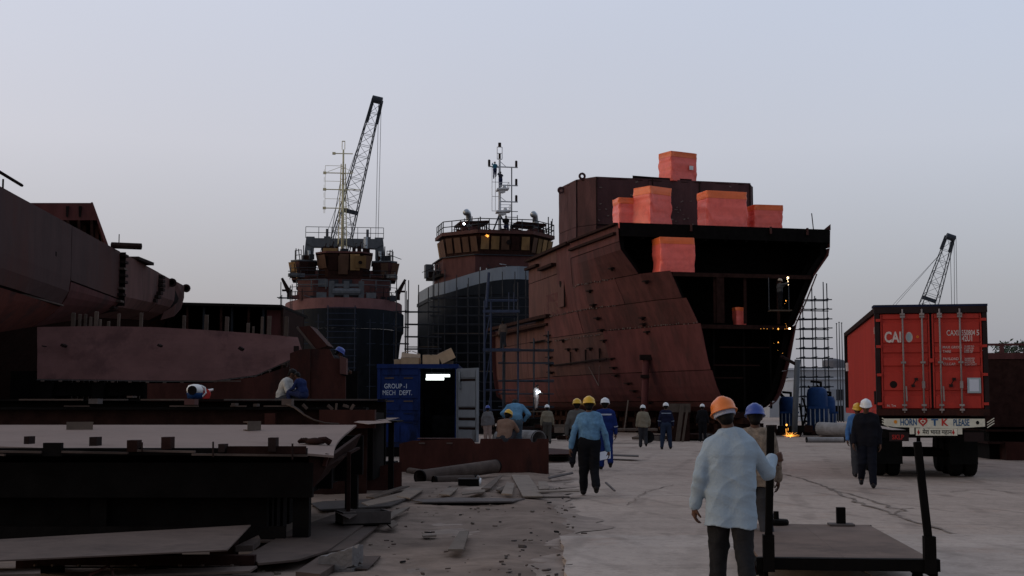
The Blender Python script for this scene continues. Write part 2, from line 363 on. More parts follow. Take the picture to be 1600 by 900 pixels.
# ================================================================ ground
def ground_sheet():
    m = MB()
    xs = [-2500, -300, -80, -40] + [x*2.0 for x in range(-15, 16)] + [40, 80, 300, 2500]
    ys = [-60, -10] + [y*2.0 for y in range(2, 50)] + [110, 140, 200, 400, 2500]
    def z(x, y): return 0.035*mnoise.noise((x*0.21, y*0.21, 0)) + 0.012*mnoise.noise((x*0.9, y*0.9, 3)) if abs(x) < 45 and 0 < y < 100 else 0
    n = len(ys)
    m.add([(x, y, z(x, y)) for x in xs for y in ys], [(i*n+j, (i+1)*n+j, (i+1)*n+j+1, i*n+j+1) for i in range(len(xs)-1) for j in range(n-1)])
    return m.build('ground', MAT['ground'], smooth=True, kind='structure')
GRD = ground_sheet()
# dirt area on the left, between the plate racks and the concrete
rg = random.Random(3)
edge = [(868,905),(866,880),(874,858),(880,842),(902,830),(892,812),(872,800),(858,786),(852,772),(866,757),(858,747),(856,741)]
pts = [G(x + rg.uniform(-3, 3), y) for x, y in edge]
def edge_x(Y):
    for a, b in zip(pts[:-1], pts[1:]):
        if a.y <= Y <= b.y: return a.x + (b.x-a.x)*(Y-a.y)/(b.y-a.y)
    return pts[0].x if Y < pts[0].y else pts[-1].x
def dirt_fn(u, v):
    Y = 9 + 26*v; x1 = edge_x(Y) + 0.12*mnoise.noise((Y*2.3, 0, 0)) + 0.06*mnoise.noise((Y*7, 5, 0)); x0 = -14
    x = x0 + (x1-x0)*(1-(1-u)**2.2)
    fall = min(1, (x1-x)/0.5)
    return (x, Y, 0.02+0.045*fall + fall*(0.05*mnoise.noise((x*0.7, Y*0.7, 0)) + 0.03*mnoise.noise((x*2.6, Y*2.6, 2)) + 0.012*mnoise.noise((x*8, Y*8, 4))))
MB().grid(dirt_fn, 90, 90).build('dirt_path', MAT['dirt'], smooth=True, kind='structure')
def dust_fn(u, v):
    Y = 9 + 26*v; x1 = edge_x(Y) + .35 + 0.45*mnoise.noise((Y*.9, 7, 0)) + 0.2*mnoise.noise((Y*3.1, 2, 0)) + .06*mnoise.noise((Y*9, 5, 1)); x = -6+(x1+6)*(1-(1-u)**1.6); fall = min(1, (x1-x)/.4)
    return (x, Y, .012 + .022*fall + .035*mnoise.noise((x*.21, Y*.21, 0)) + .012*mnoise.noise((x*.9, Y*.9, 3)) + .008*mnoise.noise((x*5, Y*5, 4)))
MB().grid(dust_fn, 50, 110).build('dusty_path', MAT['dust'], smooth=True, kind='structure')
# raised concrete slabs in the foreground
def slab(x0, x1, y0, y1, sk):
    rr = random.Random(int(x0*10+y0))
    def fn(u, v):
        e = 0.03*mnoise.noise((u*9+x0, y0, 1))
        return (x0+(x1-x0)*u + sk*v + (0.05*mnoise.noise((v*14, x0, 2)) if u == 0 else 0), y0+(y1-y0)*v + (e if v in (0, 1) else 0),
                0.075+0.012*mnoise.noise((u*5+x0, v*5+y0, 0)))
    MB().grid(fn, 24, 16, (0, 0, -0.09)).build('concrete_slab', MAT['slab'], kind='structure')
slab(0.42, 3.2, 9.2, 16.35, 0.18); slab(3.215, 8.2, 9.2, 16.5, 0.18)
MB().grid(lambda u, v: (-60+54.5*u, 34+76*v, 0.05+0.03*mnoise.noise((u*20, v*20, 1))), 24, 24).build('dirt_ground', MAT['dirt'], kind='structure')
# small debris on the dirt: individual chips and stones
def chips(name, n, x0, x1, y0, y1, smin, smax, mat, seed, zf=0.06):
    rr = random.Random(seed); m = MB()
    for i in range(n):
        x, y = rr.uniform(x0, x1), rr.uniform(y0, y1)
        if x > edge_x(y) + 0.4: continue
        s_ = rr.uniform(smin, smax)
        m.box((x, y, zf + s_*0.2), (s_*rr.uniform(.5, 1.6), s_*rr.uniform(.3, 1), s_*rr.uniform(.2, .5)),
              Matrix.Rotation(rr.uniform(0, 3), 3, 'Z') @ Matrix.Rotation(rr.uniform(-.4, .4), 3, 'X'))
    m.build(name, mat, kind='stuff', label='scattered %s over the brown dirt' % name.replace('_', ' '), cat='rubble')
chips('stone_chips', 150, -3.2, 1.0, 11, 26, .012, .05, MAT['plate_mid'], 5)
chips('pale_chips', 90, -2.6, 0.9, 11, 26, .015, .06, MAT['board_wood'], 6)
chips('dark_crumbs', 36, -2.6, 1.2, 11, 27, .012, .06, MAT['soot'], 8)
chips('crumbs_of_concrete', 40, -0.1, 0.62, 11.5, 16, .015, .06, MAT['plate_dark'], 9)

# cracks and open joints in the yard floor
def crack(l, w, seed, z=.05, mat='crack_fill'):
    rr = random.Random(seed); ps = [G(x, y) for x, y in l]; pts_ = []
    for a, b in zip(ps[:-1], ps[1:]):
        n = max(2, int((b-a).length/.25)); pts_ += [a+(b-a)*k/n + V(rr.gauss(0, .03), rr.gauss(0, .03), 0) for k in range(n)]
    vs = []; 
    for i, p in enumerate(pts_):
        d = (pts_[min(i+1, len(pts_)-1)]-pts_[max(i-1, 0)]).normalized(); nrm_ = V(-d.y, d.x, 0); ww = w*rr.uniform(.15, 1)
        zz = .035*mnoise.noise((p.x*.21, p.y*.21, 0)) + .012*mnoise.noise((p.x*.9, p.y*.9, 3)) + .012
        vs += [V(p.x, p.y, zz)+nrm_*ww/2, V(p.x, p.y, zz)-nrm_*ww/2]
    o = MB().add(vs, [(2*i, 2*i+1, 2*i+3, 2*i+2) for i in range(len(pts_)-1)]).build('crack', MAT[mat], GRD)
crack([(1215, 738), (1255, 748), (1300, 766), (1345, 786), (1400, 805), (1470, 828), (1560, 856), (1620, 872)], .09, 1)
crack([(1300, 768), (1330, 772), (1420, 800)], .06, 2); crack([(1400, 803), (1410, 795), (1440, 792)], .05, 3)
crack([(960, 741), (1080, 740), (1290, 745)], .06, 4); crack([(1000, 707), (1160, 712), (1320, 708)], .06, 5)
crack([(1480, 770), (1540, 765), (1610, 775)], .05, 6); crack([(980, 790), (1010, 770), (1060, 757)], .03, 7)
# ================================================================ large unfinished hull on the right
HO = V(12.3, 76.5, 0); HU = V(-0.2402, 0.9707, 0); HV = V(0.9707, 0.2402, 0)
def H(s, v, z): return HO + HU*s + HV*v + V(0, 0, z)
HZs = [1.30, 1.5, 1.9, 2.5, 4.0, 6.2, 7.5, 9.0, 10.5, 11.9]
HT = {-3: [0.3, 0.9, 1.45, 1.85, 2.3, 2.75, 3.4, 4.05, 5.0, 5.5],
      0: [1.0, 1.8, 2.25, 2.6, 3.05, 3.8, 4.5, 5.3, 6.45, 6.5],
      8: [2.5, 3.6, 4.4, 4.9, 5.35, 5.8, 6.2, 6.5, 6.65, 6.65],
      18: [4.0, 5.2, 5.8, 6.15, 6.4, 6.5, 6.5, 6.5, 6.5, 6.5],
      40: [4.0, 5.2, 5.8, 6.15, 6.4, 6.5, 6.5, 6.5, 6.5, 6.5]}
HS = sorted(HT)
def hb(s, z):
    s = max(HS[0], min(HS[-1], s)); z = max(HZs[0], min(HZs[-1], z))
    i = max(k for k in range(len(HS)-1) if HS[k] <= s); j = max(k for k in range(len(HZs)-1) if HZs[k] <= z)
    a = (s-HS[i])/(HS[i+1]-HS[i]); b = (z-HZs[j])/(HZs[j+1]-HZs[j])
    a_ = a*a*(3-2*a)*0.4 + a*0.6
    f = lambda st: HT[st][j]*(1-b) + HT[st][j+1]*b
    return f(HS[i])*(1-a_) + f(HS[i+1])*a_
hull = empty('ship_hull', H(10, 0, 0), 0, label='huge rust-red unfinished ship hull with open dark end and orange-wrapped crates on deck', cat='ship')
def hp(mb, name, mat, **kw):
    o = mb.build(name, MAT[mat], None, **kw); o.parent = hull
    o.matrix_parent_inverse = Matrix.Translation(-hull.location); return o
def hull_plate(s0, s1, z0, z1, side, mat, out=0.0, s0b=None):
    """a shell plate between two frames; s0 may differ at the top (s0b)"""
    s0b = s0 if s0b is None else s0b
    g = 0.018
    def fn(u, v):
        z = z0+g + (z1-z0-2*g)*v
        sa = s0 + (s0b-s0)*v
        s = sa+g + (s1-sa-2*g)*u
        w = 0.018*mnoise.noise((s*0.55, z*0.9, side*5)) + 0.008*mnoise.noise((s*1.7, z*1.7, 7))
        return H(s, side*(hb(s, z) + out + w), z)
    nu, nv = max(2, int((s1-s0)/1.0)), max(2, int((z1-z0)/0.4))
    m = MB().grid(fn, nu, nv, HV*(-side*0.03))
    if side > 0: m.f = [f[::-1] for f in m.f]
    return hp(m, 'shell_plate', mat, smooth=False)
rh = random.Random(12)
rows_low = [(1.3, 1.9), (1.9, 3.6), (3.6, 6.15), (6.15, 7.55), (7.55, 9.05)]
starts = {0: -2.2, 1: -3.0, 2: -2.9, 3: -2.65, 4: -2.3}
for side in (-1, 1):
    for r_, (z0, z1) in enumerate(rows_low):
        cuts = [starts[r_], 6.2, 16.0] if r_ < 3 else [starts[r_], 3.0, 9.0, 16.0]
        cuts += [22.0, 27.0, 32.0] if r_ < 4 else []
        for k, (a, b) in enumerate(zip(cuts[:-1], cuts[1:])):
            if r_ == 4 and a >= 16: continue
            z1_ = 7.55 if r_ == 3 else z1
            mt = ['hull_rust', 'hull_rust_red', 'hull_rust_red', 'hull_rust', 'hull_rust'][r_]
            if r_ == 2 and k == 1: mt = 'hull_rust_pale'
            if a >= 16: mt = 'hull_rust_pale' if r_ in (2, 3) else 'hull_rust_red'
            hull_plate(a, b, z0, z1_, side, mt, out=rh.uniform(0, 0.03) + (0.06 if r_ < 3 and a < 6 else 0) - (0.38 if a >= 16 else 0))
    # upper strake, cut back at the flared end
    hull_plate(0.0, 4.6, 9.05, 10.85, side, 'hull_rust', 0.02); hull_plate(4.6, 9.0, 9.05, 10.85, side, 'hull_rust', 0.0)
    hull_plate(0.0, 9.0, 10.85, 11.9, side, 'hull_rust', 0.03)
    hull_plate(9.0, 12.4, 7.55, 11.9, side, 'hull_rust', 0.02)
    hull_plate(12.4, 20.0, 7.55, 10.2, side, 'hull_rust_pale', 0.0); hull_plate(12.4, 20.0, 10.2, 11.9, side, 'hull_rust_pale', 0.02)
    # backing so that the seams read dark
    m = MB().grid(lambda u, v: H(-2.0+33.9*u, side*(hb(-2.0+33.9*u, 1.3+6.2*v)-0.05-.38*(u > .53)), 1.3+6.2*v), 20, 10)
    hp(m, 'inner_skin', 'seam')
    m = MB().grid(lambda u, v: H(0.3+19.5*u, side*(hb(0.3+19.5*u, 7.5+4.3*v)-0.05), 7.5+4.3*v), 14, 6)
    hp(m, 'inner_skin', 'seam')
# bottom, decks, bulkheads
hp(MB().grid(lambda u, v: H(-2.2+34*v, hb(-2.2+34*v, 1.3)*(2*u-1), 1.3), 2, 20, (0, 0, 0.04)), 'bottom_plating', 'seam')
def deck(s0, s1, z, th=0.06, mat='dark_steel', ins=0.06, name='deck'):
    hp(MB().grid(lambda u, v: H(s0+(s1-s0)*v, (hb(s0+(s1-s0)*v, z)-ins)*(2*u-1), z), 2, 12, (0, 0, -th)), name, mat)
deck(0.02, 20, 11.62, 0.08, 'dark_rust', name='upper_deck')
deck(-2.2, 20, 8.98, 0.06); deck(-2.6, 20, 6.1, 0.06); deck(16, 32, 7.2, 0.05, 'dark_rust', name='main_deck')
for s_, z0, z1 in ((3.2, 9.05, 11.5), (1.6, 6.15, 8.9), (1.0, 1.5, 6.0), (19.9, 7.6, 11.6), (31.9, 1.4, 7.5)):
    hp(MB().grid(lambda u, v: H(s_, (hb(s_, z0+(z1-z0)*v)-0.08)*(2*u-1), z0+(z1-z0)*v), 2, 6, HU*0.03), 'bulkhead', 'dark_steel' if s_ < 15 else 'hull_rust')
# deck-edge girder, deck beams and side frames seen in the open end
hp(MB().prism([H(-0.05, -6.45, 11.92), H(-0.05, 6.45, 11.92), H(-0.05, 6.45, 11.15), H(-0.05, -6.40, 11.15)], HU*0.06), 'deck_girder', 'dark_steel')
for v_ in [-5+1.25*k for k in range(9)]:
    hp(MB().bar(H(0.05, v_, 11.3), H(3.1, v_, 11.3), 0.12, 0.5), 'deck_beam', 'dark_steel')
for z_, s_ in ((8.84, -2.25), (5.96, -2.65)):
    hp(MB().prism([H(s_, -hb(s_, z_)+.1, z_+.12), H(s_, hb(s_, z_)-.1, z_+.12), H(s_, hb(s_, z_)-.1, z_-.1), H(s_, -hb(s_, z_)+.1, z_-.1)], HU*0.08), 'deck_edge', 'dark_rust')
for s_ in (-2.0, -0.8, 0.5, 1.5):
    for side in (-1, 1):
        ps = [H(s_, side*(hb(s_, z)-0.1), z) for z in (1.5, 1.9, 2.5, 4, 6, 7.5, 8.8)]
        qs = [p - HV*(side*0.3) for p in ps][::-1]
        hp(MB().prism(ps+qs, HU*0.03), 'side_frame', 'dark_steel')
for s_ in (0.4, 1.6, 2.8):
    for side in (-1, 1):
        ps = [H(s_, side*(hb(s_, z)-0.1), z) for z in (9.1, 9.8, 10.5, 11.5)]
        hp(MB().prism(ps+[p - HV*(side*0.3) for p in ps][::-1], HU*0.03), 'side_frame', 'dark_steel')
# strip along the far shell's cut edge, standing in for sky light on it
ps = [H(-2.7, hb(-2.7, z)+.1, z) for z in (1.6, 1.9, 2.3, 3, 4, 5, 6.2, 7, 7.5, 8.2, 9.0)]
hp(MB().path(ps, 0.04, 5), 'plate_edge', 'hull_grey')
for v_ in (-1.6, 0.2, 2.2): hp(MB().bar(H(-2.0, v_, 6.2), H(-2.0, v_, 8.9), 0.16, 0.16), 'pillar', 'dark_rust')
hp(MB().bar(H(-2.1, -1.35, 6.2), H(-2.1, -1.35, 8.9), 0.45, 0.25, up=HU), 'pillar', 'dark_rust')
for z_, a, b in ((3.9, -1.6, 1.2), (3.2, -1.6, 0.2), (4.9, -1.2, 1.8)): hp(MB().bar(H(-1.6, a, z_), H(-1.6, b, z_), .06, .08), 'stringer', 'dark_rust')
for v_ in (-1.5, 0.3, 1.9): hp(MB().bar(H(-1.5, v_, 1.5), H(-1.5, v_, 6.0), 0.1, 0.16), 'pillar', 'dark_steel')
# rubbing strakes and bulwark ledges along the side
def strake(s0, s1, z0, z1, w=0.22, h=0.14, mat='dark_rust'):
    n = 12
    a = [H(s0+(s1-s0)*k/n, -(hb(s0+(s1-s0)*k/n, z0+(z1-z0)*k/n)+w*0.5), z0+(z1-z0)*k/n) for k in range(n+1)]
    m = MB()
    for p, q in zip(a[:-1], a[1:]): m.bar(p, q, w, h)
    hp(m, 'rubbing_strake', mat)
strake(0.1, 8.9, 11.86, 11.86, .26, .12); strake(0.4, 8.9, 11.35, 11.35); strake(9.2, 20.1, 11.84, 11.84, .3, .18); strake(17, 20.2, 11.25, 11.25, .3, .16)
strake(12.6, 16.4, 10.85, 10.85, .35, .18); strake(14.6, 32, 7.62, 7.62, .35, .22); strake(15.2, 31, 7.1, 7.1, .2, .14)
# access steps (lug brackets) up the side, weld lines, door and openings
me_step = MB().bb(-.36, .36, -.2, .04, -.035, .035).bb(-.05, .05, -.1, .04, -.14, -.036).mesh('step_bracket')
me_step.materials.append(MAT['bracket'])
YAW = math.atan2(HU.y, HU.x)
def on_side(me, s, z, sc_=(1, 1, 1), name='step_bracket', off=0.03):
    p = H(s, -(hb(s, z)+off), z) - hull.location
    # local -y of the mesh points outwards from the port side, x runs along the hull
    return inst(name, me, hull, p, (0, 0, YAW+math.pi), sc_)
for z_ in (8.6, 7.75, 6.95, 6.25, 5.6): on_side(me_step, 6.3, z_)
for k, z_ in enumerate((4.5, 3.95, 3.5, 3.0, 2.55, 2.15, 1.85)): on_side(me_step, 5.9-0.32*k*(k > 2), z_, (1.05, 1.2, .8))
for z_ in (6.35, 5.95, 5.4, 4.9, 4.4, 3.9): on_side(me_step, 15.3, z_, (1.3, 1.2, .9))
for s_, z_ in ((11.9, 5.3), (10.6, 5.25), (12.6, 5.9), (8.2, 5.2), (2.0, 6.35), (1.8, 6.7), (1.9, 5.9), (2.6, 9.6), (-0.4, 8.6)): on_side(me_step, s_, z_, (.8, 1, 1.1))
hp(MB().path([H(14.2-1.0*k, -(hb(14.2-1.0*k, 4.35)+.25), 4.3+0.02*k) for k in range(9)], .07, 6), 'welding_rail', 'bracket')
for s_, z_ in ((11.5, 4.35), (9, 4.4), (7, 4.4)): hp(MB().bar(H(s_, -(hb(s_, z_)+.2), z_-.1), H(s_, -(hb(s_, z_)+.22), z_+.75), .1, .1), 'welding_rail_stand', 'bracket')
def weldline(s0, s1, z, seed):
    rr = random.Random(seed); m = MB(); s = s0
    while s < s1:
        w = rr.uniform(.03, .14); m.box(H(s, -(hb(s, z)+.06), z+rr.uniform(-.04, .04)), (w, .05, rr.uniform(.03, .10)), YAW); s += rr.uniform(.15, .5)
    o = hp(m, 'weld_line', 'weld'); tag(o, kind='stuff')
weldline(-2.6, 5.8, 6.18, 1); weldline(6.5, 14, 5.95, 2); weldline(3, 9, 9.05, 3); weldline(4, 15, 7.56, 4)
# side door with oval opening, dark slot
hp(MB().grid(lambda u, v: H(11.0+1.35*u, -(hb(11+1.35*u, 9)+.05), 8.0+2.5*v), 3, 3, HV*0.04), 'side_door', 'hull_rust_pale')
hp(MB().add([H(11.7+.28*math.cos(t*.5236), -(hb(11.7, 9)+.065), 9.75+.5*math.sin(t*.5236)) for t in range(12)], [tuple(range(12))]), 'door_opening', 'seam')
hp(MB().bb(-.04, .04, -.05, .05, 0, 3.3), 'door_jamb', 'seam').location = H(10.85, -(hb(10.9, 9)+.03), 7.9)
# chalk mark V on the bilge and hull numbers
hp(MB().bar(H(9.0, -(hb(9.0, 4)+.10), 4.1), H(8.2, -(hb(8.2, 2.9)+.10), 2.9), .03, .05).bar(H(7.4, -(hb(7.4, 4)+.10), 4.1), H(8.2, -(hb(8.2, 2.9)+.10), 2.9), .03, .05), 'chalk_mark', 'weld')
# deckhouse block with chamfered corners, panels and lugs
plan = [(14.0, -6.0), (10.4, -5.85), (9.0, -4.95), (9.0, 5.5), (10.2, 6.2), (14.0, 6.2)]
def wall(a, b, z0, z1, mat, n, name='wall_panel'):
    for k in range(n):
        s0, v0 = a[0]+(b[0]-a[0])*(k+.003)/n, a[1]+(b[1]-a[1])*(k+.003)/n
        s1, v1 = a[0]+(b[0]-a[0])*(k+.997)/n, a[1]+(b[1]-a[1])*(k+.997)/n
        p, q = H(s0, v0, z0), H(s1, v1, z0); nrm = (q-p).cross(V(0, 0, 1)).normalized()
        hp(MB().grid(lambda u, v: p+(q-p)*u+V(0, 0, (z1-z0)*v) + nrm*(0.02*mnoise.noise((s0+u*3*1.1, v*3, k))), 6, 6, -nrm*0.06), name, mat)
for a, b, n in ((plan[0], plan[1], 2), (plan[1], plan[2], 1), (plan[2], plan[3], 3), (plan[3], plan[4], 1), (plan[4], plan[5], 2)):
    wall(a, b, 13.06, 16.1, 'house_rust', n); wall(a, b, 11.6, 13.03, 'house_rust', n)
wall(plan[5], plan[0], 11.6, 16.1, 'house_rust', 3)
hp(MB().prism([H(s_, v_, 15.95) for s_, v_ in plan], (0, 0, .06)), 'roof', 'dark_rust')
hp(MB().prism([H(9.06, -2.5, 16.1), H(9.06, 1.5, 16.1), H(9.06, 1.5, 16.2), H(9.06, -.4, 16.22), H(9.06, -2.5, 16.28)], HU*.05), 'torn_edge', 'seam')
hp(MB().bar(H(8.97, -4.9, 13.04), H(8.97, 5.4, 13.04), .06, .07), 'seam_bar', 'seam')
for s_, v_ in ((9.0, -4.95), (10.4, -5.85), (10.2, 6.2), (9.0, -1.2), (9.0, 2.0), (9.0, 5.5)): hp(MB().bar(H(s_-.03, v_, 11.7), H(s_-.03, v_, 16.08), .07, .07), 'corner_bar', 'bracket')
def lug(s, v, z, r=.24):
    ring = [(math.cos(t*math.pi/6), math.sin(t*math.pi/6)) for t in range(12)]
    c = H(s, v, z); m = MB()
    o_ = [c + HV*(r*x) + V(0, 0, r*y) for x, y in ring]; i_ = [c + HV*(r*.45*x) + V(0, 0, r*.45*y) for x, y in ring]
    for off in (0, 1):
        pass
    w = HU*.08
    m.add(o_ + i_ + [p+w for p in o_] + [p+w for p in i_], [f for k in range(12) for n in [(k+1) % 12] for f in
          ((k, n, 12+n, 12+k), (24+n, 24+k, 36+k, 36+n), (k, 24+k, 24+n, n), (12+k, 12+n, 36+n, 36+k))])
    hp(m, 'lifting_lug', 'house_rust')
lug(12.9, -6.15, 15.8); lug(9.9, -5.6, 16.25)
# primer spots (paint scratches) on the front wall
m = MB(); rr = random.Random(4)
for k in range(70):
    v_ = rr.choice([rr.gauss(-5.0, .35), rr.gauss(.4, 1.1), rr.uniform(-4.8, 4.8)]); z_ = rr.choice([rr.gauss(13.4, .3), rr.gauss(14.2, .6), rr.uniform(13.2, 15.9)])
    if v_ < -4.85 or v_ > 4.8: continue
    m.box(H(8.95, v_, z_), (rr.uniform(.05, .22), .012, rr.uniform(.03, .10)), Matrix.Rotation(math.atan2(HV.y, HV.x), 3, 'Z') @ Matrix.Rotation(rr.uniform(-.6, .6), 3, 'Y'))
tag(hp(m, 'bare_metal_spots', 'weld'), kind='stuff')
# thin antenna and deck edge posts
hp(MB().tube(H(.3, 5.6, 11.9), H(.3, 5.5, 12.9), .03, 5), 'edge_post', 'bracket')
hp(MB().prism([H(0, 6.1, 11.9), H(0, 6.55, 11.9), H(0, 6.55, 12.25)], HU*.05), 'edge_bracket', 'hull_grey')
for v_ in (-2.2, 2.7, 5.0): hp(MB().bb(-.06, .06, -.05, .05, -.35, .06), 'deck_cleat', 'hull_grey').location = H(-.12, v_, 11.9)

# tarpaulin-wrapped crates
def crate(s, v, z, w, d, h, lean=0.0, yaw=0.0, label='', paper=None, flare=0.0):
    root = empty('wrapped_crate', H(s, v, z), math.atan2(HV.y, HV.x)+yaw, label=label, cat='crate', group='orange tarpaulin-wrapped crates on the hull')
    rr = random.Random(int(s*100+v*10+z))
    sd_ = rr.uniform(0, 50)
    def shape(z0, z1, puff, fl, name, mat):
        m = MB(); n = 72; k = 30; vs = []
        for j in range(k+1):
            zz = z0+(z1-z0)*j/k; t = zz/h
            for i in range(n):
                a = 2*math.pi*(i+.5)/n; c_, s_ = math.cos(a), math.sin(a)
                e = 0.14; x = math.copysign(abs(c_)**e, c_)*w/2; y = math.copysign(abs(s_)**e, s_)*d/2
                # ropes pull the sheet in at two heights, folds run between them
                rope = -0.012*(math.exp(-((t-.36+.03*math.sin(3*a+sd_))/.02)**2) + math.exp(-((t-.68+.02*math.sin(2*a+sd_))/.02)**2))
                fold = (0.06*mnoise.noise((x*1.4+sd_, y*1.4, zz*.5)) + .13*(.2-abs(mnoise.noise((x*1.7+zz*.55+sd_, y*1.7-zz*.45, zz*.35))))
                        + .06*(.2-abs(mnoise.noise((x*4.2+zz*1.6, y*4.2+sd_, zz*.6)))) + .05*(.2-abs(mnoise.noise((x*2.2-zz*1.9, y*2.2+zz*1.2, sd_)))))
                g = 1 + (puff+rope+fold)/(w/2) + fl*max(0, .8-t)*(.5+.5*math.cos(5*a))
                vs.append((x*g+lean*zz, y*g, zz))
        fs = [(j*n+i, j*n+(i+1) % n, (j+1)*n+(i+1) % n, (j+1)*n+i) for j in range(k) for i in range(n)]
        fs += [tuple(range(n))[::-1]]
        top = len(vs); vs.append((lean*z1, 0, z1+.05)); fs += [(k*n+i, k*n+(i+1) % n, top) for i in range(n)]
        m.add(vs, fs); return m.build(name, MAT[mat], root, smooth=True)
    shape(0, h-.02, 0, flare, 'tarpaulin', 'tarp'); shape(h*.82, h, .012, 0, 'tarpaulin_cap', 'tarp_top')
    if paper: MB().bb(paper[0]-.16, paper[0]+.16, -d/2-.13, -d/2-.12, paper[1]-.13, paper[1]+.13).build('paper_label', MAT['paper'], root)
    return root
UPZ = 11.66
crate(2.2, -5.2, UPZ, 1.5, 1.2, 1.95, yaw=0, label='small orange crate at the port deck edge, half hidden behind the tall one')
crate(1.4, -4.0, UPZ, 1.75, 1.5, 2.5, yaw=.45, label='tall orange crate with loose flared sheet near the port deck edge', paper=None, flare=.10)
crate(1.4, .35, UPZ, 2.6, 1.5, 2.4, yaw=.05, label='widest orange crate in the middle of the deck edge')
crate(1.6, 3.1, UPZ, 1.8, 1.3, 1.75, yaw=-.05, label='orange crate farthest right on the deck edge')
crate(9.9, .85, 16.02, 2.1, 1.5, 1.95, yaw=.3, label='orange crate with white paper standing on the deckhouse roof', paper=(.45, .95))
crate(-.3, -3.35, 9.0, 2.1, 1.4, 2.05, yaw=0, label='orange crate inside the open hull on the second deck')
crate(-1.5, .05, 6.12, .6, .5, 1.0, label='small red wrapped bundle inside the hull on the lower deck')

# keel blocks and shores under the hull
def block_stack(p, n, rz, lab):
    root = empty('keel_block', p, rz, label=lab, cat='block', group='keel blocks under the big hull')
    for k in range(n):
        MB().box((0, 0, .16+.325*k), (1.5-.1*k, .5, .31), 0 if k % 2 == 0 else R(90)).build('timber_baulk', MAT['dark_rust'], root)
for i, s_ in enumerate((-1.5, 2, 6, 10, 14, 18, 22, 26, 30)):
    for v_ in ((0,) if i == 0 else (-2.2, 2.2)): block_stack(H(s_, v_, 0), 4, YAW, 'dark timber keel block stack beneath the rust-red hull')
for i in range(26):  # crib rows added to block the bright ground showing under the hull
    s_ = -2.0+1.3*i; v_ = -(hb(s_, 1.3)-.45)
    block_stack(H(s_, v_, 0), 4, YAW+.05*math.sin(i*3), 'added dark timber crib blocking light under the port bilge of the rust-red hull')
for i in range(9):
    s_ = -1.0+3.6*i; block_stack(H(s_, hb(s_, 1.3)-.5, 0), 4, YAW, 'added dark timber crib blocking light under the starboard bilge of the rust-red hull')
for j, (px, s_) in enumerate(((1038, 2.5),)):
    p = H(s_, -(hb(s_, 4.0)+.55), 0); q = H(s_, -(hb(s_, 4.0)+.35), 4.3)
    r_ = empty('shore_post', p, 0, label='red steel pipe post propping the hull side, black pad on top', cat='post')
    MB().tube(p-p, q-p, .2, 12).build('pipe', MAT['hull_rust_red'], r_, smooth=True)
    MB().box(q-p+V(0, 0, .15), (.75, .5, .3)).build('head_pad', MAT['bracket'], r_); MB().box(q-p+V(-.1, -.15, -.95), (.5, .3, .18)).build('collar', MAT['bracket'], r_)
    MB().box((0, 0, .05), (.6, .6, .1)).build('base_plate', MAT['bracket'], r_)
p, q = P(1241, 672, 73), P(1246, 562, 73); p.z = 0
r_ = empty('shore_strut', p, 0, label='grey leaning steel strut at the starboard edge of the open hull', cat='post')
MB().tube((0, 0, 0), q-p, .16, 10).build('pipe', MAT['tug_steelgrey'], r_, smooth=True)
MB().tube(q-p+V(0, 0, -.3), q-p+V(-.9, 0, .2), .09, 8).build('brace', MAT['bracket'], r_); MB().box((0, 0, .06), (.6, .6, .12)).build('foot', MAT['bracket'], r_)
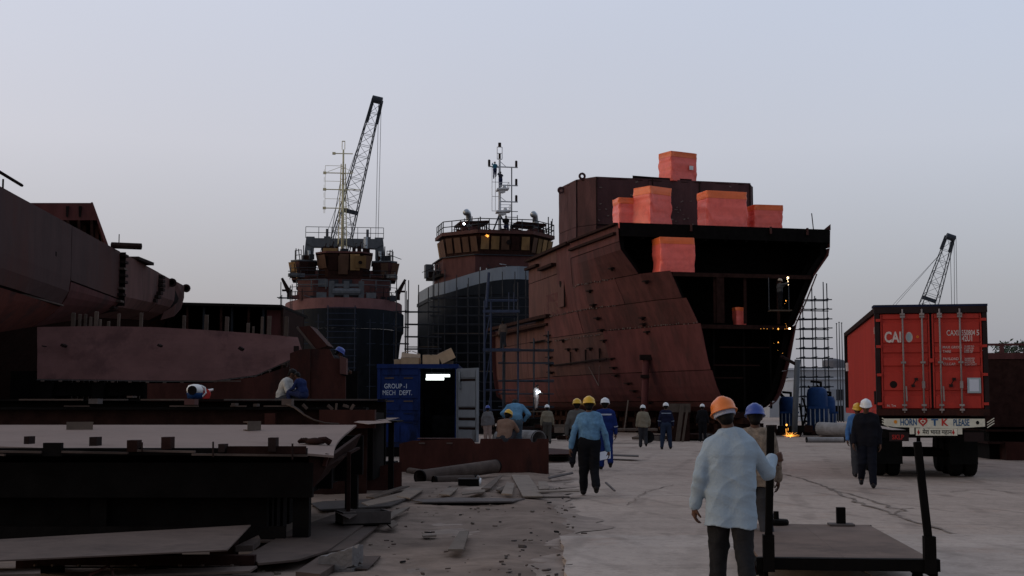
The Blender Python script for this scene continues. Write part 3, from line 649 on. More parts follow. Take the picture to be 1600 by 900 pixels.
# ================================================================ two tugs bow-on, behind
def tug_hull(root, L, B, z_rail, z_main, z_keel, mats, band, sheer=.9, bl=.42, be=.55):
    """bow at local y=0 pointing to -y; returns half-breadth function"""
    def half(y, z):
        t = max(0.0, min(1.0, y/(L*bl)))
        top = B/2*(1-(1-t)**2.3)**be
        k = max(0.0, min(1.0, (z-z_keel)/(z_main-z_keel)))
        low = B/2*(1-(1-max(0, min(1, (y-1.5*(1-k))/(L*0.5))))**1.8)**0.8*(0.72+0.28*k**.5)
        return low + (top-low)*k**1.5
    def railz(y): return z_rail + sheer*max(0, 1-y/(L*0.35))**2
    def strip(fz0, fz1, mat, name, out=0.0, seg=None, th=0.05):
        ys = [0.0, .1, .25, .5, .9, 1.4, 2.1, 3, 4, 5.5, 7.5, 10, 13, min(16, L*.85), L]
        for side in (-1, 1):
            def fn(u, v):
                i = u*(len(ys)-1); a = int(min(i, len(ys)-2)); y = ys[a]+(ys[a+1]-ys[a])*(i-a)
                z = fz0(y)+(fz1(y)-fz0(y))*v
                return (side*(half(y, min(z, z_main))+out), y, z)
            m = MB().grid(fn, 28, 5, (-side*th, 0, 0))
            if side > 0: m.f = [f[::-1] for f in m.f]
            m.build(name, MAT[mat], root)
    c = lambda z: (lambda y: z)
    strip(c(z_keel), c(z_keel+(z_main-z_keel)*.45), mats[0], 'shell_plating')
    strip(c(z_keel+(z_main-z_keel)*.45+.02), c(z_main-.02), mats[0], 'shell_plating', .01)
    strip(c(z_main), lambda y: railz(y)-band, mats[1], 'fender_strake', .12, th=.15)
    strip(lambda y: railz(y)-band, railz, mats[2], 'bulwark', -.05)
    m = MB(); n = 26
    ring = [(half(.02+(L-.02)*(k/n)**1.6, z_main)-.1, .02+(L-.02)*(k/n)**1.6) for k in range(n+1)]
    m.add([(x, y, z_main) for x, y in ring] + [(-x, y, z_main) for x, y in ring], [(i, i+1, n+2+i, n+1+i) for i in range(n)]).build('deck', MAT['dark_rust'], root)
    MB().bb(-half(L, z_main)+.05, half(L, z_main)-.05, L-.1, L, z_keel, z_main).build('transom', MAT[mats[0]], root)
    # bottom and keel on blocks
    MB().bb(-.5, .5, 2.5, L-2, 0.02, z_keel+.4).build('keel', MAT[mats[0]], root)
    m = MB(); m.add([(half(y, z_keel)*s_, y, z_keel+.02) for y in (0.5, 2, 5, 10, 20, L) for s_ in (-1, 1)], [(2*i, 2*i+1, 2*i+3, 2*i+2) for i in range(5)]).build('bottom', MAT[mats[0]], root)
    return half, railz
def tier(root, plan, z0, z1, mat, name='house_wall', th=.08):
    n = len(plan)
    for i in range(n):
        a, b = V(*plan[i], 0), V(*plan[(i+1) % n], 0)
        MB().add([a+V(0, 0, z0), b+V(0, 0, z0), b+V(0, 0, z1), a+V(0, 0, z1)], [(0, 1, 2, 3)]).build(name, MAT[mat], root)
def roof(root, plan, z, over, mat, h=.15, name='roof'):
    cx = sum(p[0] for p in plan)/len(plan); cy = sum(p[1] for p in plan)/len(plan)
    q = [V(cx+(x-cx)*over, cy+(y-cy)*over, z) for x, y in plan]
    MB().prism(q, (0, 0, h)).build(name, MAT[mat], root)
def panels(root, a, b, z0, z1, n, mats, rr, gap=.12, tilt=.25, name='window_board'):
    a, b = V(*a, 0), V(*b, 0); nrm = (b-a).cross(V(0, 0, 1)).normalized()
    for k in range(n):
        p, q = a+(b-a)*((k+gap/2)/n), a+(b-a)*((k+1-gap/2)/n)
        o = nrm*.05; t = nrm*tilt
        mm = rr.choice(mats)
        MB().prism([p+o+V(0, 0, z0), q+o+V(0, 0, z0), q+o+t+V(0, 0, z1), p+o+t+V(0, 0, z1)], nrm*.05).build(name, MAT[mm], root)
def rail(root, pts, h, mat, n_h=3, r=.035, step=1.4, name='guard_rail'):
    m = MB(); pts = [V(*p) for p in pts]
    for a, b in zip(pts[:-1], pts[1:]):
        for k in range(1, n_h+1): m.tube(a+V(0, 0, h*k/n_h), b+V(0, 0, h*k/n_h), r, 5)
        n = max(1, int((b-a).length/step))
        for k in range(n+1): m.tube(a+(b-a)*k/n, a+(b-a)*k/n+V(0, 0, h), r, 5)
    m.build(name, MAT[mat], root)

# ---- left tug: grey portal frame, cream mast
T1 = empty('tugboat', V(-15.1, 120, 0), R(6.8), label='tugboat on land with cream mast and grey portal frame, bow to viewer', cat='tugboat')
h1, rz1 = tug_hull(T1, 32, 11.2, 11.2, 8.6, 1.2, ('tug_navy', 'tug_navy', 'tug_pink'), .95, .15, .28, .42)
rr = random.Random(21)
pl = [(-4.3, 12), (-4.3, 5.6), (-2.8, 3.6), (2.8, 3.6), (4.3, 5.6), (4.3, 12)]
tier(T1, pl, 10.3, 13.4, 'tug_rust'); roof(T1, pl, 13.4, 1.03, 'dark_rust')
pl2 = [(-4.1, 12), (-4.1, 6.3), (4.1, 6.3), (4.1, 12)]
tier(T1, pl2, 13.55, 14.4, 'tug_rust'); 
wh = [(-2.4, 11), (-2.4, 6.2), (-1.5, 5.0), (1.5, 5.0), (2.4, 6.2), (2.4, 11)]
tier(T1, wh, 13.55, 15.9, 'dark_rust', 'wheelhouse_wall'); roof(T1, wh, 15.9, 1.12, 'tug_rust', .16, 'wheelhouse_roof')
panels(T1, (-1.5, 5.0), (1.5, 5.0), 14.3, 15.8, 3, ['dark_rust', 'ply_brown', 'ply_yellow'], rr, tilt=.2)
panels(T1, (-2.4, 6.2), (-1.5, 5.0), 14.5, 15.75, 1, ['ply_brown'], rr); panels(T1, (1.5, 5.0), (2.4, 6.2), 14.5, 15.75, 1, ['ply_brown'], rr)
panels(T1, (-.6, 4.85), (.4, 4.85), 13.9, 15.6, 1, ['ply_brown'], rr); panels(T1, (.9, 4.8), (2.1, 4.8), 14.5, 15.6, 1, ['ply_yellow'], rr)
MB().tube((1.5, 4.62, 15.0), (1.5, 4.55, 15.0), .18, 10).build('porthole', MAT['seam'], T1)
for s_ in (-1, 1):
    wing = [(s_*4.9, 10), (s_*4.9, 6.6), (s_*4.2, 5.9), (s_*2.7, 6.4), (s_*2.7, 10)]
    if s_ > 0: wing = wing[::-1]
    tier(T1, wing, 13.5, 15.2, 'tug_rust', 'bridge_wing'); roof(T1, wing, 15.2, 1.1, 'tug_steelgrey', .14, 'wing_roof')
    a, b = ((-4.9, 6.6), (-4.2, 5.9)) if s_ < 0 else ((4.2, 5.9), (4.9, 6.6))
    panels(T1, a, b, 13.6, 15.1, 1, ['ply_yellow' if s_ < 0 else 'ply_brown'], rr, tilt=.4)
    a, b = ((-4.2, 5.9), (-2.7, 6.4)) if s_ < 0 else ((2.7, 6.4), (4.2, 5.9))
    panels(T1, a, b, 14.0, 15.1, 2, ['dark_rust', 'ply_brown'], rr, tilt=.1)
    # portal column
    MB().prism([(s_*3.05, 9.6, 15.35), (s_*3.95, 9.6, 15.35), (s_*3.7, 9.6, 18.0), (s_*2.9, 9.6, 18.0)], (0, .9, 0)).build('portal_column', MAT['tug_steelgrey'], T1)
    MB().tube((s_*3.4, 9.5, 15.3), (s_*3.4, 9.5, 16.6), .22, 8).build('exhaust_pipe', MAT['galv'], T1)
    MB().prism([(s_*5.0, 4.5, 11.5), (s_*5.8, 4.5, 13.4), (s_*5.6, 4.5, 13.5), (s_*4.8, 4.5, 12.2)], (0, .3, 0)).build('staging_bracket', MAT['bracket'], T1)
    MB().box((s_*5.2, 4.4, 12.3), (.9, .8, .12)).box((s_*5.0, 4.4, 11.9), (.4, .5, .8)).build('staging_box', MAT['bracket'], T1)
    rail(T1, [(s_*4.6, 6.4, 15.35), (s_*4.0, 5.8, 15.35)], .9, 'scaff', 2)
    for k in range(3): MB().tube((s_*(3.1+.7*k), 6.0, 15.35), (s_*(3.1+.7*k), 6.0, 16.4+.3*(k % 2)), .05, 5).build('vent_post', MAT['scaff'], T1)
MB().prism([(-3.7, 9.5, 17.3), (-3.0, 9.5, 17.0), (-1, 9.5, 17.0), (0, 9.5, 17.3), (1, 9.5, 17.0), (3.0, 9.5, 16.9), (3.7, 9.5, 17.3), (3.7, 9.5, 17.85), (-3.7, 9.5, 17.85)], (0, 1.1, 0)).build('portal_beam', MAT['tug_steelgrey'], T1)
rail(T1, [(-3.75, 9.6, 17.85), (3.75, 9.6, 17.85)], 1.1, 'tug_steelgrey', 2, .03, 1.2)
for x in (-1.7, 2.2): MB().tube((x, 9.9, 17.85), (x, 9.9, 18.8), .13, 8).box((x, 9.9, 17.95), (.6, .5, .2)).build('search_light', MAT['tug_steelgrey'], T1)
MB().tube((2.0, 7, 16.0), (2.0, 7, 17.7), .2, 8).build('funnel_pipe', MAT['galv'], T1)
for x, z in ((-1.9, 16.3), (-1.2, 16.5), (-.7, 16.4), (.9, 16.35), (1.4, 16.5)): MB().box((x, 6.6, z), (.25+abs(x)*.1, .3, .5)).tube((x, 6.6, z), (x+.2, 6.6, z+.7), .05, 5).build('roof_gear', MAT['bracket'], T1)
MB().box((-1.3, 6.2, 16.3), (1.4, .4, .35)).build('roof_board', MAT['ply_yellow'], T1)
rail(T1, [(-4.3, 3.5, 12.3), (-1.6, 2.6, 12.3)], .9, 'tug_steelgrey', 2, .05); rail(T1, [(1.6, 2.6, 12.3), (4.3, 3.5, 12.3)], .9, 'tug_steelgrey', 2, .05)
rail(T1, [(-4.0, 5.4, 13.5), (4.0, 5.4, 13.5)], .8, 'scaff', 2, .035)
for x in (-1.1, .25, 1.6): MB().bb(x-.25, x+.25, 1.8, 2.3, 11.2, 13.0).build('windlass_post', MAT['tug_steelgrey'], T1)
MB().bb(-1.3, 1.8, 1.9, 2.4, 12.5, 12.75).tube((-1.0, 2.1, 12.0), (1.5, 2.1, 12.0), .4, 12).box((-2.0, 2.1, 11.7), (.9, .5, .5)).box((2.5, 2.1, 11.7), (.9, .5, .5)).build('windlass', MAT['tug_steelgrey'], T1)
for x, w in ((-1.9, .9), (-.9, .8), (.3, .9)): MB().bb(x-w/2, x+w/2, 3.5, 3.57, 12.6, 13.3).build('window', MAT['glass_dark' if x > -1.5 else 'tug_steelgrey'], T1)
# mast
def mast(root, x, y, z0, z1, mat, yards, lad=True):
    MB().tube((x, y, z0), (x, y, z0+(z1-z0)*.62), .15, 8, .12).build('mast_pole', MAT[mat], root, smooth=True)
    MB().tube((x, y, z0+(z1-z0)*.62), (x, y, z1-.8), .10, 8, .08).build('mast_pole', MAT[mat], root, smooth=True)
    m = MB()
    for s_ in (-1, 1): m.tube((x+s_*.13, y, z1-.8), (x+s_*.13, y, z1), .035, 5)
    m.tube((x-.15, y, z1), (x+.15, y, z1), .05, 5).build('mast_top', MAT[mat], root)
    for z, l, r_, dx in yards: MB().tube((x-l, y, z), (x+r_, y, z), .05, 5).box((x-l, y, z), (.3, .25, .22)).build('yard', MAT[mat], root)
m = MB()
for s_ in (-1, 1): m.tube((-.2+s_*.42, 7.5, 15.9), (-.2+s_*.2, 7.5, 24.8), .05, 5)
for k in range(16): m.tube((-.2-.42+.22*k/16, 7.5, 16.4+.53*k), (-.2+.42-.22*k/16, 7.5, 16.4+.53*k), .03, 4)
m.build('mast_lattice', MAT['mast_cream'], T1)
mast(T1, -.2, 7.5, 15.9, 27.0, 'mast_cream', [(25.8, .9, .9, 0), (23.9, 1.75, .9, 0), (22.3, 1.75, 1.7, 0), (20.5, 1.75, .5, 0)])
m = MB()
for z in (24.6, 23.1, 21.4): m.tube((-1.9, 7.5, z), (-.2, 7.5, z), .025, 4)
m.tube((-1.9, 7.5, 20.0), (-1.9, 7.5, 24.6), .025, 4).tube((-.2, 7.5, 24.5), (.9, 7.5, 23.9), .025, 4).tube((-.2, 7.5, 24.6), (-1.7, 7.5, 24.0), .025, 4)
for k in range(6): m.tube((-2.0, 7.5, 20.0+.75*k), (-2.0, 7.5, 20.5+.75*k), .02, 4)
m.build('signal_aerial', MAT['mast_cream'], T1)
for a, b in (((-1.6, 8.5, 16), (-.4, 7.5, 23.4)), ((1.0, 8.5, 16), (0, 7.5, 23.4)), ((-1.2, 6.4, 16), (-.2, 7.5, 20.5))): MB().tube(a, b, .035, 5).build('stay', MAT['cable'], T1)
# ladder staging down the bow
m = MB()
for x in (-1.35, 1.05): m.tube((x, -.5, .1), (x, -.35, 10.6), .05, 5)
for k in range(19): m.tube((-1.5, -.5, .7+.54*k), (1.2, -.5, .7+.54*k), .035, 5)
m.build('bow_ladder', MAT['scaff_blue'], T1)
for k, x in enumerate((-3.6, -2.2, 2.4, 3.6, 4.6)):
    y = .3 + (abs(x)/5.4)**3*4 - .9
    m = MB().tube((x, y, .1), (x, y, 10.2-.4*k % 1), .04, 5)
    for j in range(5): m.tube((x-.3, y, 1.5+1.9*j), (x+.5, y, 1.5+1.9*j), .03, 5)
    m.build('staging_pole', MAT['scaff_blue'], T1)

# ---- second tug: pale grey bulwark, white mast with lights
T2 = empty('tugboat', V(.6, 128, 0), R(12), label='larger tugboat with pale grey bulwark, boarded wheelhouse and tall white mast', cat='tugboat')
def half2_root():
    return tug_hull(T2, 19, 14.0, 13.9, 12.3, 1.2, ('tug_navy', 'tug_navy', 'tug_grey'), 1.25, 1.1, .62, .5)
h2, rz2 = half2_root()
pl = [(-5.8, 15), (-5.8, 9.2), (-3.2, 5.4), (3.2, 5.4), (5.8, 9.2), (5.8, 15)]
tier(T2, pl, 12.0, 16.6, 'tug_rust'); roof(T2, pl, 16.6, 1.04, 'scaff', .1)
pl = [(-5.4, 13.5), (-5.4, 9.5), (-2.6, 6.3), (2.6, 6.3), (5.4, 9.5), (5.4, 13.5)]
tier(T2, pl, 16.7, 18.9, 'dark_rust', 'wheelhouse_wall'); roof(T2, pl, 18.9, 1.1, 'hull_rust_pale', .35, 'wheelhouse_roof')
rr = random.Random(33)
panels(T2, pl[2], pl[3], 17.3, 18.6, 5, ['ply_yellow', 'ply_yellow', 'ply_brown', 'dark_rust'], rr, .22, tilt=.3)
panels(T2, pl[1], pl[2], 17.1, 18.6, 4, ['ply_yellow', 'ply_brown'], rr, .25, tilt=.3); panels(T2, pl[0], pl[1], 16.8, 18.6, 5, ['ply_yellow', 'ply_brown'], rr, tilt=.3)
panels(T2, pl[3], pl[4], 17.1, 18.6, 4, ['ply_brown', 'ply_yellow'], rr, .25, tilt=.3); panels(T2, pl[4], pl[5], 17.0, 18.7, 5, ['ply_brown'], rr, tilt=.3)
MB().tube((.3, 5.85, 18.0), (.3, 5.75, 18.0), .25, 10).build('porthole', MAT['seam'], T2)
rail(T2, [(-5.8, 13.5, 19.2), (-5.8, 9.3, 19.2), (-2.8, 5.9, 19.2), (2.8, 5.9, 19.2), (5.8, 9.3, 19.2), (5.8, 13.5, 19.2)], 1.15, 'scaff', 2, .05, 1.0)
rail(T2, [(-6.4, 14, 15.0), (-6.2, 9, 15.0)], 1.1, 'scaff', 2, .05); MB().prism([(-6.8, 14.5, 14.75), (-5.9, 14.5, 14.75), (-5.9, 8.4, 14.75), (-6.2, 9, 14.75)], (0, 0, .25)).build('side_deck', MAT['dark_steel'], T2)
MB().box((-6.6, 13.8, 15.7), (.8, 1.2, 1.4)).build('side_locker', MAT['tug_steelgrey'], T2)
# canopy frames either side on the roof
for s_ in (-1, 1):
    m = MB()
    for k in range(4): m.bar((s_*1.5, 7+k*1.2, 20.22), (s_*4.4, 7+k*1.2, 20.04), .15, .2).tube((s_*4.4, 7+k*1.2, 19.2), (s_*4.4, 7+k*1.2, 20.04), .06, 5).tube((s_*1.5, 7+k*1.2, 19.2), (s_*1.5, 7+k*1.2, 20.22), .06, 5)
    m.bar((s_*1.5, 7, 20.22), (s_*1.5, 10.6, 20.22), .15, .2).bar((s_*4.4, 7, 20.04), (s_*4.4, 10.6, 20.04), .15, .2).build('roof_frame', MAT['dark_rust'], T2)
    # curved exhaust vents
    x = s_*3.5+.4
    MB().path([(x, 9.5, 19.2), (x, 9.5, 20.58), (x-.05, 9.4, 21.00), (x-.2, 9.0, 21.30), (x-.45, 8.5, 21.36), (x-.6, 8.1, 21.18)], .3, 10).build('exhaust_vent', MAT['galv'], T2, smooth=True)
    MB().bb(x-.7, x+.7, 9.2, 10.6, 19.2, 19.9).build('funnel_casing', MAT['tug_rust'], T2)
# tripod mast
mz = 19.2
MB().tube((0, 9, mz), (0, 9, 27.00), .17, 7, .11).build('mast_pole', MAT['mast_white'], T2)
for a in ((-.9, 8.3, mz), (1.0, 8.4, mz), (.4, 10.4, mz)): MB().tube(a, (0, 9, mz+2.1), .08, 6).build('tripod_leg', MAT['crane_steel'], T2)
for z, w in ((21.4, .72), (23.7, .6)):
    MB().prism([(-.7*w, 8.2, z), (1.4*w, 8.2, z+.1), (1.6*w, 9.5, z+.1), (-.4*w, 9.8, z)], (0, 0, .16)).prism([(-.3*w, 8.4, z-.25), (.8*w, 8.4, z-.25), (.5*w, 9.2, z-.25)], (0, 0, .27)).build('radar_platform', MAT['mast_white'], T2)
    rail(T2, [(-.2, 8.3, z+.15), (1.4*w, 8.3, z+.2), (1.5*w, 9.4, z+.2)], .6, 'mast_white', 2, .025, .7)
    MB().lathe([(.16, 0), (.2, .2), (.15, .36), (.03, .42)], 10, (.8*w, 8.9, z+.15)).build('radar_dome', MAT['mast_white'], T2, smooth=True)
for z, l, r_ in ((26.2, 1.2, 1.9), (24.3, -.3, 1.9), (22.6, -.05, 1.9)):
    MB().tube((-l, 9, z), (r_, 9, z), .07, 5).build('yard', MAT['mast_white'], T2)
    for x in ((r_-.15,) if l < 1 else (r_-.15, -l+.1)): MB().lathe([(.13, 0), (.13, .6), (.08, .66)], 8, (x, 9, z+.05)).build('mast_lamp', MAT['bracket'], T2)
MB().tube((0, 9, 26.8), (.7, 9, 26.2), .035, 5).tube((.05, 9, 23.1), (.7, 9, 22.6), .035, 5).build('yard_brace', MAT['mast_white'], T2)
MB().tube((-.26, 9, 27.00), (-.26, 9, 28.26), .04, 5).tube((.26, 9, 27.00), (.26, 9, 28.26), .04, 5).tube((-.26, 9, 27.60), (.26, 9, 27.60), .04, 5).tube((-.26, 9, 28.26), (.26, 9, 28.26), .04, 5).tube((-.26, 9, 27.00), (.26, 9, 27.00), .05, 5).build('top_cage', MAT['mast_white'], T2)
MB().lathe([(.16, 0), (.16, .42)], 8, (0, 9, 28.29)).build('top_lamp', MAT['bracket'], T2); MB().lathe([(.12, 0), (.12, .5)], 8, (0, 9, 27.06)).build('top_lamp', MAT['bracket'], T2)
m = MB()
for x in (-.8, -.45): m.tube((x, 9, 21.6), (x, 9, 26.2), .03, 5)
for k in range(4): m.tube((-.8, 9, 21.6+1.5*k), (0, 9, 21.6+1.5*k), .03, 5)
m.build('mast_ladder', MAT['mast_white'], T2)
m = MB()
for x in (.75, 1.35, 1.95): m.tube((x, 9.4, 19.2), (x, 9.4, (21.3 if x != 1.35 else 26.2)), .045 if x != 1.35 else .06, 5)
for z in (19.80, 20.46, 21.06, 21.66): m.tube((.65, 9.4, z), (2.0, 9.4, z), .04, 5)
m.build('mast_scaffold', MAT['crane_steel'], T2)
for x, z in ((-2.2, 20.82), (-3.4, 21.12), (4.9, 21.00), (5.2, 20.58), (-1.6, 20.40)): MB().tube((x, 8, 19.2), (x, 8, z), .06, 5).build('aerial', MAT['scaff'], T2)
for p in ((-4.1, 6.7, 19.86),): MB().lathe([(.02, -.12), (.12, 0), (.02, .12)], 8, p).build('work_lamp', MAT['arc'], T2)

# loose gear cluttering both superstructures
rr = random.Random(91)
def clutter(root, spots, n, mats, hz=(.4, 1.5)):
    for k in range(n):
        x0, x1, y0, y1, z = rr.choice(spots); x, y = rr.uniform(x0, x1), rr.uniform(y0, y1)
        kind = rr.random(); mt = MAT[rr.choice(mats)]
        if kind < .45: MB().tube((x, y, z), (x+rr.uniform(-.15, .15), y, z+rr.uniform(*hz)), .045, 5).build('pole', mt, root)
        elif kind < .75: MB().box((x, y, z+.25), (rr.uniform(.25, .9), rr.uniform(.2, .5), rr.uniform(.3, .6)), rr.uniform(-.4, .4)).build('gear_box', mt, root)
        else: MB().bar((x, y, z+rr.uniform(.1, .9)), (x+rr.uniform(-1.4, 1.4), y+rr.uniform(-.3, .3), z+rr.uniform(.1, .9)), .06, .06).build('loose_bar', mt, root)
clutter(T1, [(-4.6, -2.8, 5.7, 7, 15.35), (2.8, 4.6, 5.7, 7, 15.35), (-2.2, 2.2, 5.4, 8, 16.07)], 30, ['bracket', 'scaff', 'tug_steelgrey', 'dark_rust'], (.3, 1.1))
clutter(T1, [(-4.8, 4.8, 1.6, 3.2, 11.2)], 26, ['bracket', 'scaff', 'tug_steelgrey', 'tug_rust'], (.6, 2.2))
clutter(T1, [(-5.0, -3.8, 3.2, 5.0, 13.4), (3.8, 5.0, 3.2, 5.0, 13.4)], 16, ['bracket', 'scaff', 'tug_steelgrey'], (.4, 1.6))
for z in (12.0, 12.45, 13.5, 14.2): rail(T1, [(-4.9, 3.2, z-.3), (-4.2, 2.6, z-.3), (-2.4, 2.3, z-.3)], .35, 'scaff', 1, .03, 2.0)
for z in (12.0, 12.45, 13.6): rail(T1, [(2.4, 2.3, z-.3), (4.2, 2.6, z-.3), (4.9, 3.2, z-.3)], .35, 'scaff', 1, .03, 2.0)
clutter(T2, [(-5, 5, 6.8, 11, 19.25)], 34, ['bracket', 'scaff', 'tug_rust', 'hull_rust_pale'], (.4, 1.6))
clutter(T2, [(-6.6, -5.9, 8.5, 14, 15.0)], 12, ['bracket', 'scaff', 'tug_steelgrey'], (.5, 1.6))
clutter(T2, [(-3, 3, 4.6, 5.3, 15.0)], 14, ['bracket', 'mast_white', 'scaff'], (.2, .6))
# ---- scaffolds
def scaffold(name, o, rz, nx, dx, ny, dy, levels, top, mat, label, r=.035, board=(), drop=0, group=None, seed=1):
    rr = random.Random(seed)
    root = empty(name, o, rz, label=label, cat='scaffold', group=group)
    for i in range(nx+1):
        for j in range(ny+1):
            MB().tube((i*dx, j*dy, 0), (i*dx+rr.uniform(-.05, .05), j*dy, top+rr.uniform(-1.0, .9)), r, 5).build('standard', MAT[mat], root)
    for z in levels:
        for j in range(ny+1): MB().tube((-.3, j*dy, z), (nx*dx+.3, j*dy, z+rr.uniform(-.05, .05)), r, 5).build('ledger', MAT[mat], root)
        for i in range(nx+1): 
            if ny: MB().tube((i*dx, -.25, z+.05), (i*dx, ny*dy+.25, z+.05), r, 5).build('transom', MAT[mat], root)
    for z in board: MB().bb(-.1, nx*dx+.1, 0.05, max(.5, ny*dy-.05), z+.06, z+.11).build('scaffold_board', MAT['scaff_plank'], root)
    return root
G2 = lambda px, Y: V((px-800)/F*Y, Y, 0)
scaffold('scaffold', G2(637, 119), R(4), 3, .9, 1, 1.0, [1.2+1.1*k for k in range(9)], 12.0, 'scaff', 'dense dark pole scaffold standing between the two tugs', .05, (3.5, 6.8), seed=2)
# around the bow of the second tug
so = T2.location
rt = scaffold('scaffold', G2(676, 121), R(-1), 9, 1.05, 1, 1.0, [1.3, 2.1, 3.0, 3.8, 4.7, 5.6, 6.4, 7.3, 8.1, 9.0, 9.8, 10.6, 11.4], 13.2, 'scaff', 'wide pole scaffold wrapped in front of the larger tug bow', .04, (4.7, 8.1), seed=5)
scaffold('scaffold', G2(437, 117), R(3), 1, .9, 1, 1.0, [1.5+1.2*k for k in range(9)], 11.9, 'scaff', 'slim pole scaffold at the left edge of the cream-masted tug', .04, seed=6)
scaffold('scaffold', G2(619, 117), R(3), 1, .8, 1, 1.0, [1.5+1.4*k for k in range(7)], 12.6, 'scaff', 'slim pole scaffold at the right edge of the cream-masted tug', .04, seed=9)
# blue tower by the aft of the hull
bt = empty('scaffold_tower', G2(757, 80), 0, label='blue painted access tower with platform beside the hull stern', cat='scaffold')
for x, y in ((0, 0), (.38, 0), (2.0, .9), (0, .9)): MB().tube((x, y, 0), (x, y, 7.9), .06, 6).build('leg', MAT['tower_blue'], bt)
MB().tube((.1, 0, 7.5), (.25, 0, 9.6), .09, 6).build('jib', MAT['tower_blue'], bt)
for z in (5.0, 7.3): MB().bb(-.1, 2.1, -.05, .95, z-.1, z+.06).build('platform', MAT['tower_blue'], bt)
for z in (2.6, 7.9+.05, 7.0, 1.4): MB().tube((0, 0, z), (2.0 if z > 7 else .38, 0, z), .045, 5).tube((0, .9, z), (2.0, .9, z), .04, 5).build('rail', MAT['tower_blue'], bt)
for z in (.2, 2.7, 5.2): MB().tube((0, 0, z), (.38, 0, z+2.2), .035, 5).build('brace', MAT['tower_blue'], bt)
MB().tube((2.0, 0, 4.9), (2.0, 0, 9.0), .05, 5).tube((1.2, .9, 0), (1.2, .9, 5.0), .05, 5).build('leg', MAT['scaff'], bt)
for x in (1.45, 1.75): MB().tube((x, -.03, 7.3), (x, -.03, 8.4), .035, 5).build('rail_post', MAT['tower_blue'], bt)
scaffold('scaffold', G2(786, 83), R(0), 3, .95, 1, .9, [.9, 1.6, 2.4, 3.2, 4.3, 5.1], 5.6, 'crane_steel', 'dark pole scaffold against the aft hull side near the welder', .045, (1.2,), seed=12)
scaffold('scaffold_tower', G2(1256, 86), R(0), 2, .78, 1, 1.0, [1.0+.62*k for k in range(13)], 9.2, 'crane_steel', 'open pole scaffold tower right of the flared hull edge', .036, seed=14)

# ---- dark cradles and heaps added to hide bright ground at the ships' feet
for (x, y, w, rz, lab) in ((-15.6, 121.5, 10.5, R(6.8), 'added dark cradle hiding bright ground under the cream-masted tug'), (.4, 129.5, 13.5, R(12), 'added dark cradle hiding bright ground under the larger tug')):
    o = empty('fill_cradle', V(x, y, 0), rz, label=lab, cat='cradle')
    for k in range(8): MB().bb(-w/2+w*k/8, -w/2+w*(k+.93)/8, .1*(k % 2), 14, 0, 1.15).build('cradle_block', MAT['dark_rust' if k % 3 else 'dark_steel'], o)
    MB().bb(-w/2, w/2, -.4, -.05, .75, 1.1).build('cradle_beam', MAT['dark_steel'], o)
rq = random.Random(17)
for (px, Y, n, wd, ht, lab) in ((800, 79, 34, 2.2, 1.3, 'added dark heap hiding bright ground below the blue tower'), (690, 90, 40, 3.2, 1.6, 'added dark heap hiding bright ground before the larger tug foot'), (845, 72, 16, 1.0, .8, 'small added dark heap hiding bright ground beneath the welder stage')):
    o = empty('scrap_heap', G2(px, Y), 0, label=lab, cat='scrap')
    for k in range(n):
        x = rq.uniform(-wd, wd); z = rq.random()*ht*(1-.5*abs(x)/wd)
        MB().box((x, rq.uniform(-.6, .9), z*.5+.1), (rq.uniform(.3, 1.1), rq.uniform(.2, .6), max(.2, z)), rq.uniform(-.5, .5)).build('scrap_piece', MAT[rq.choice(['dark_steel', 'dark_rust', 'dark_steel', 'bracket'])], o)
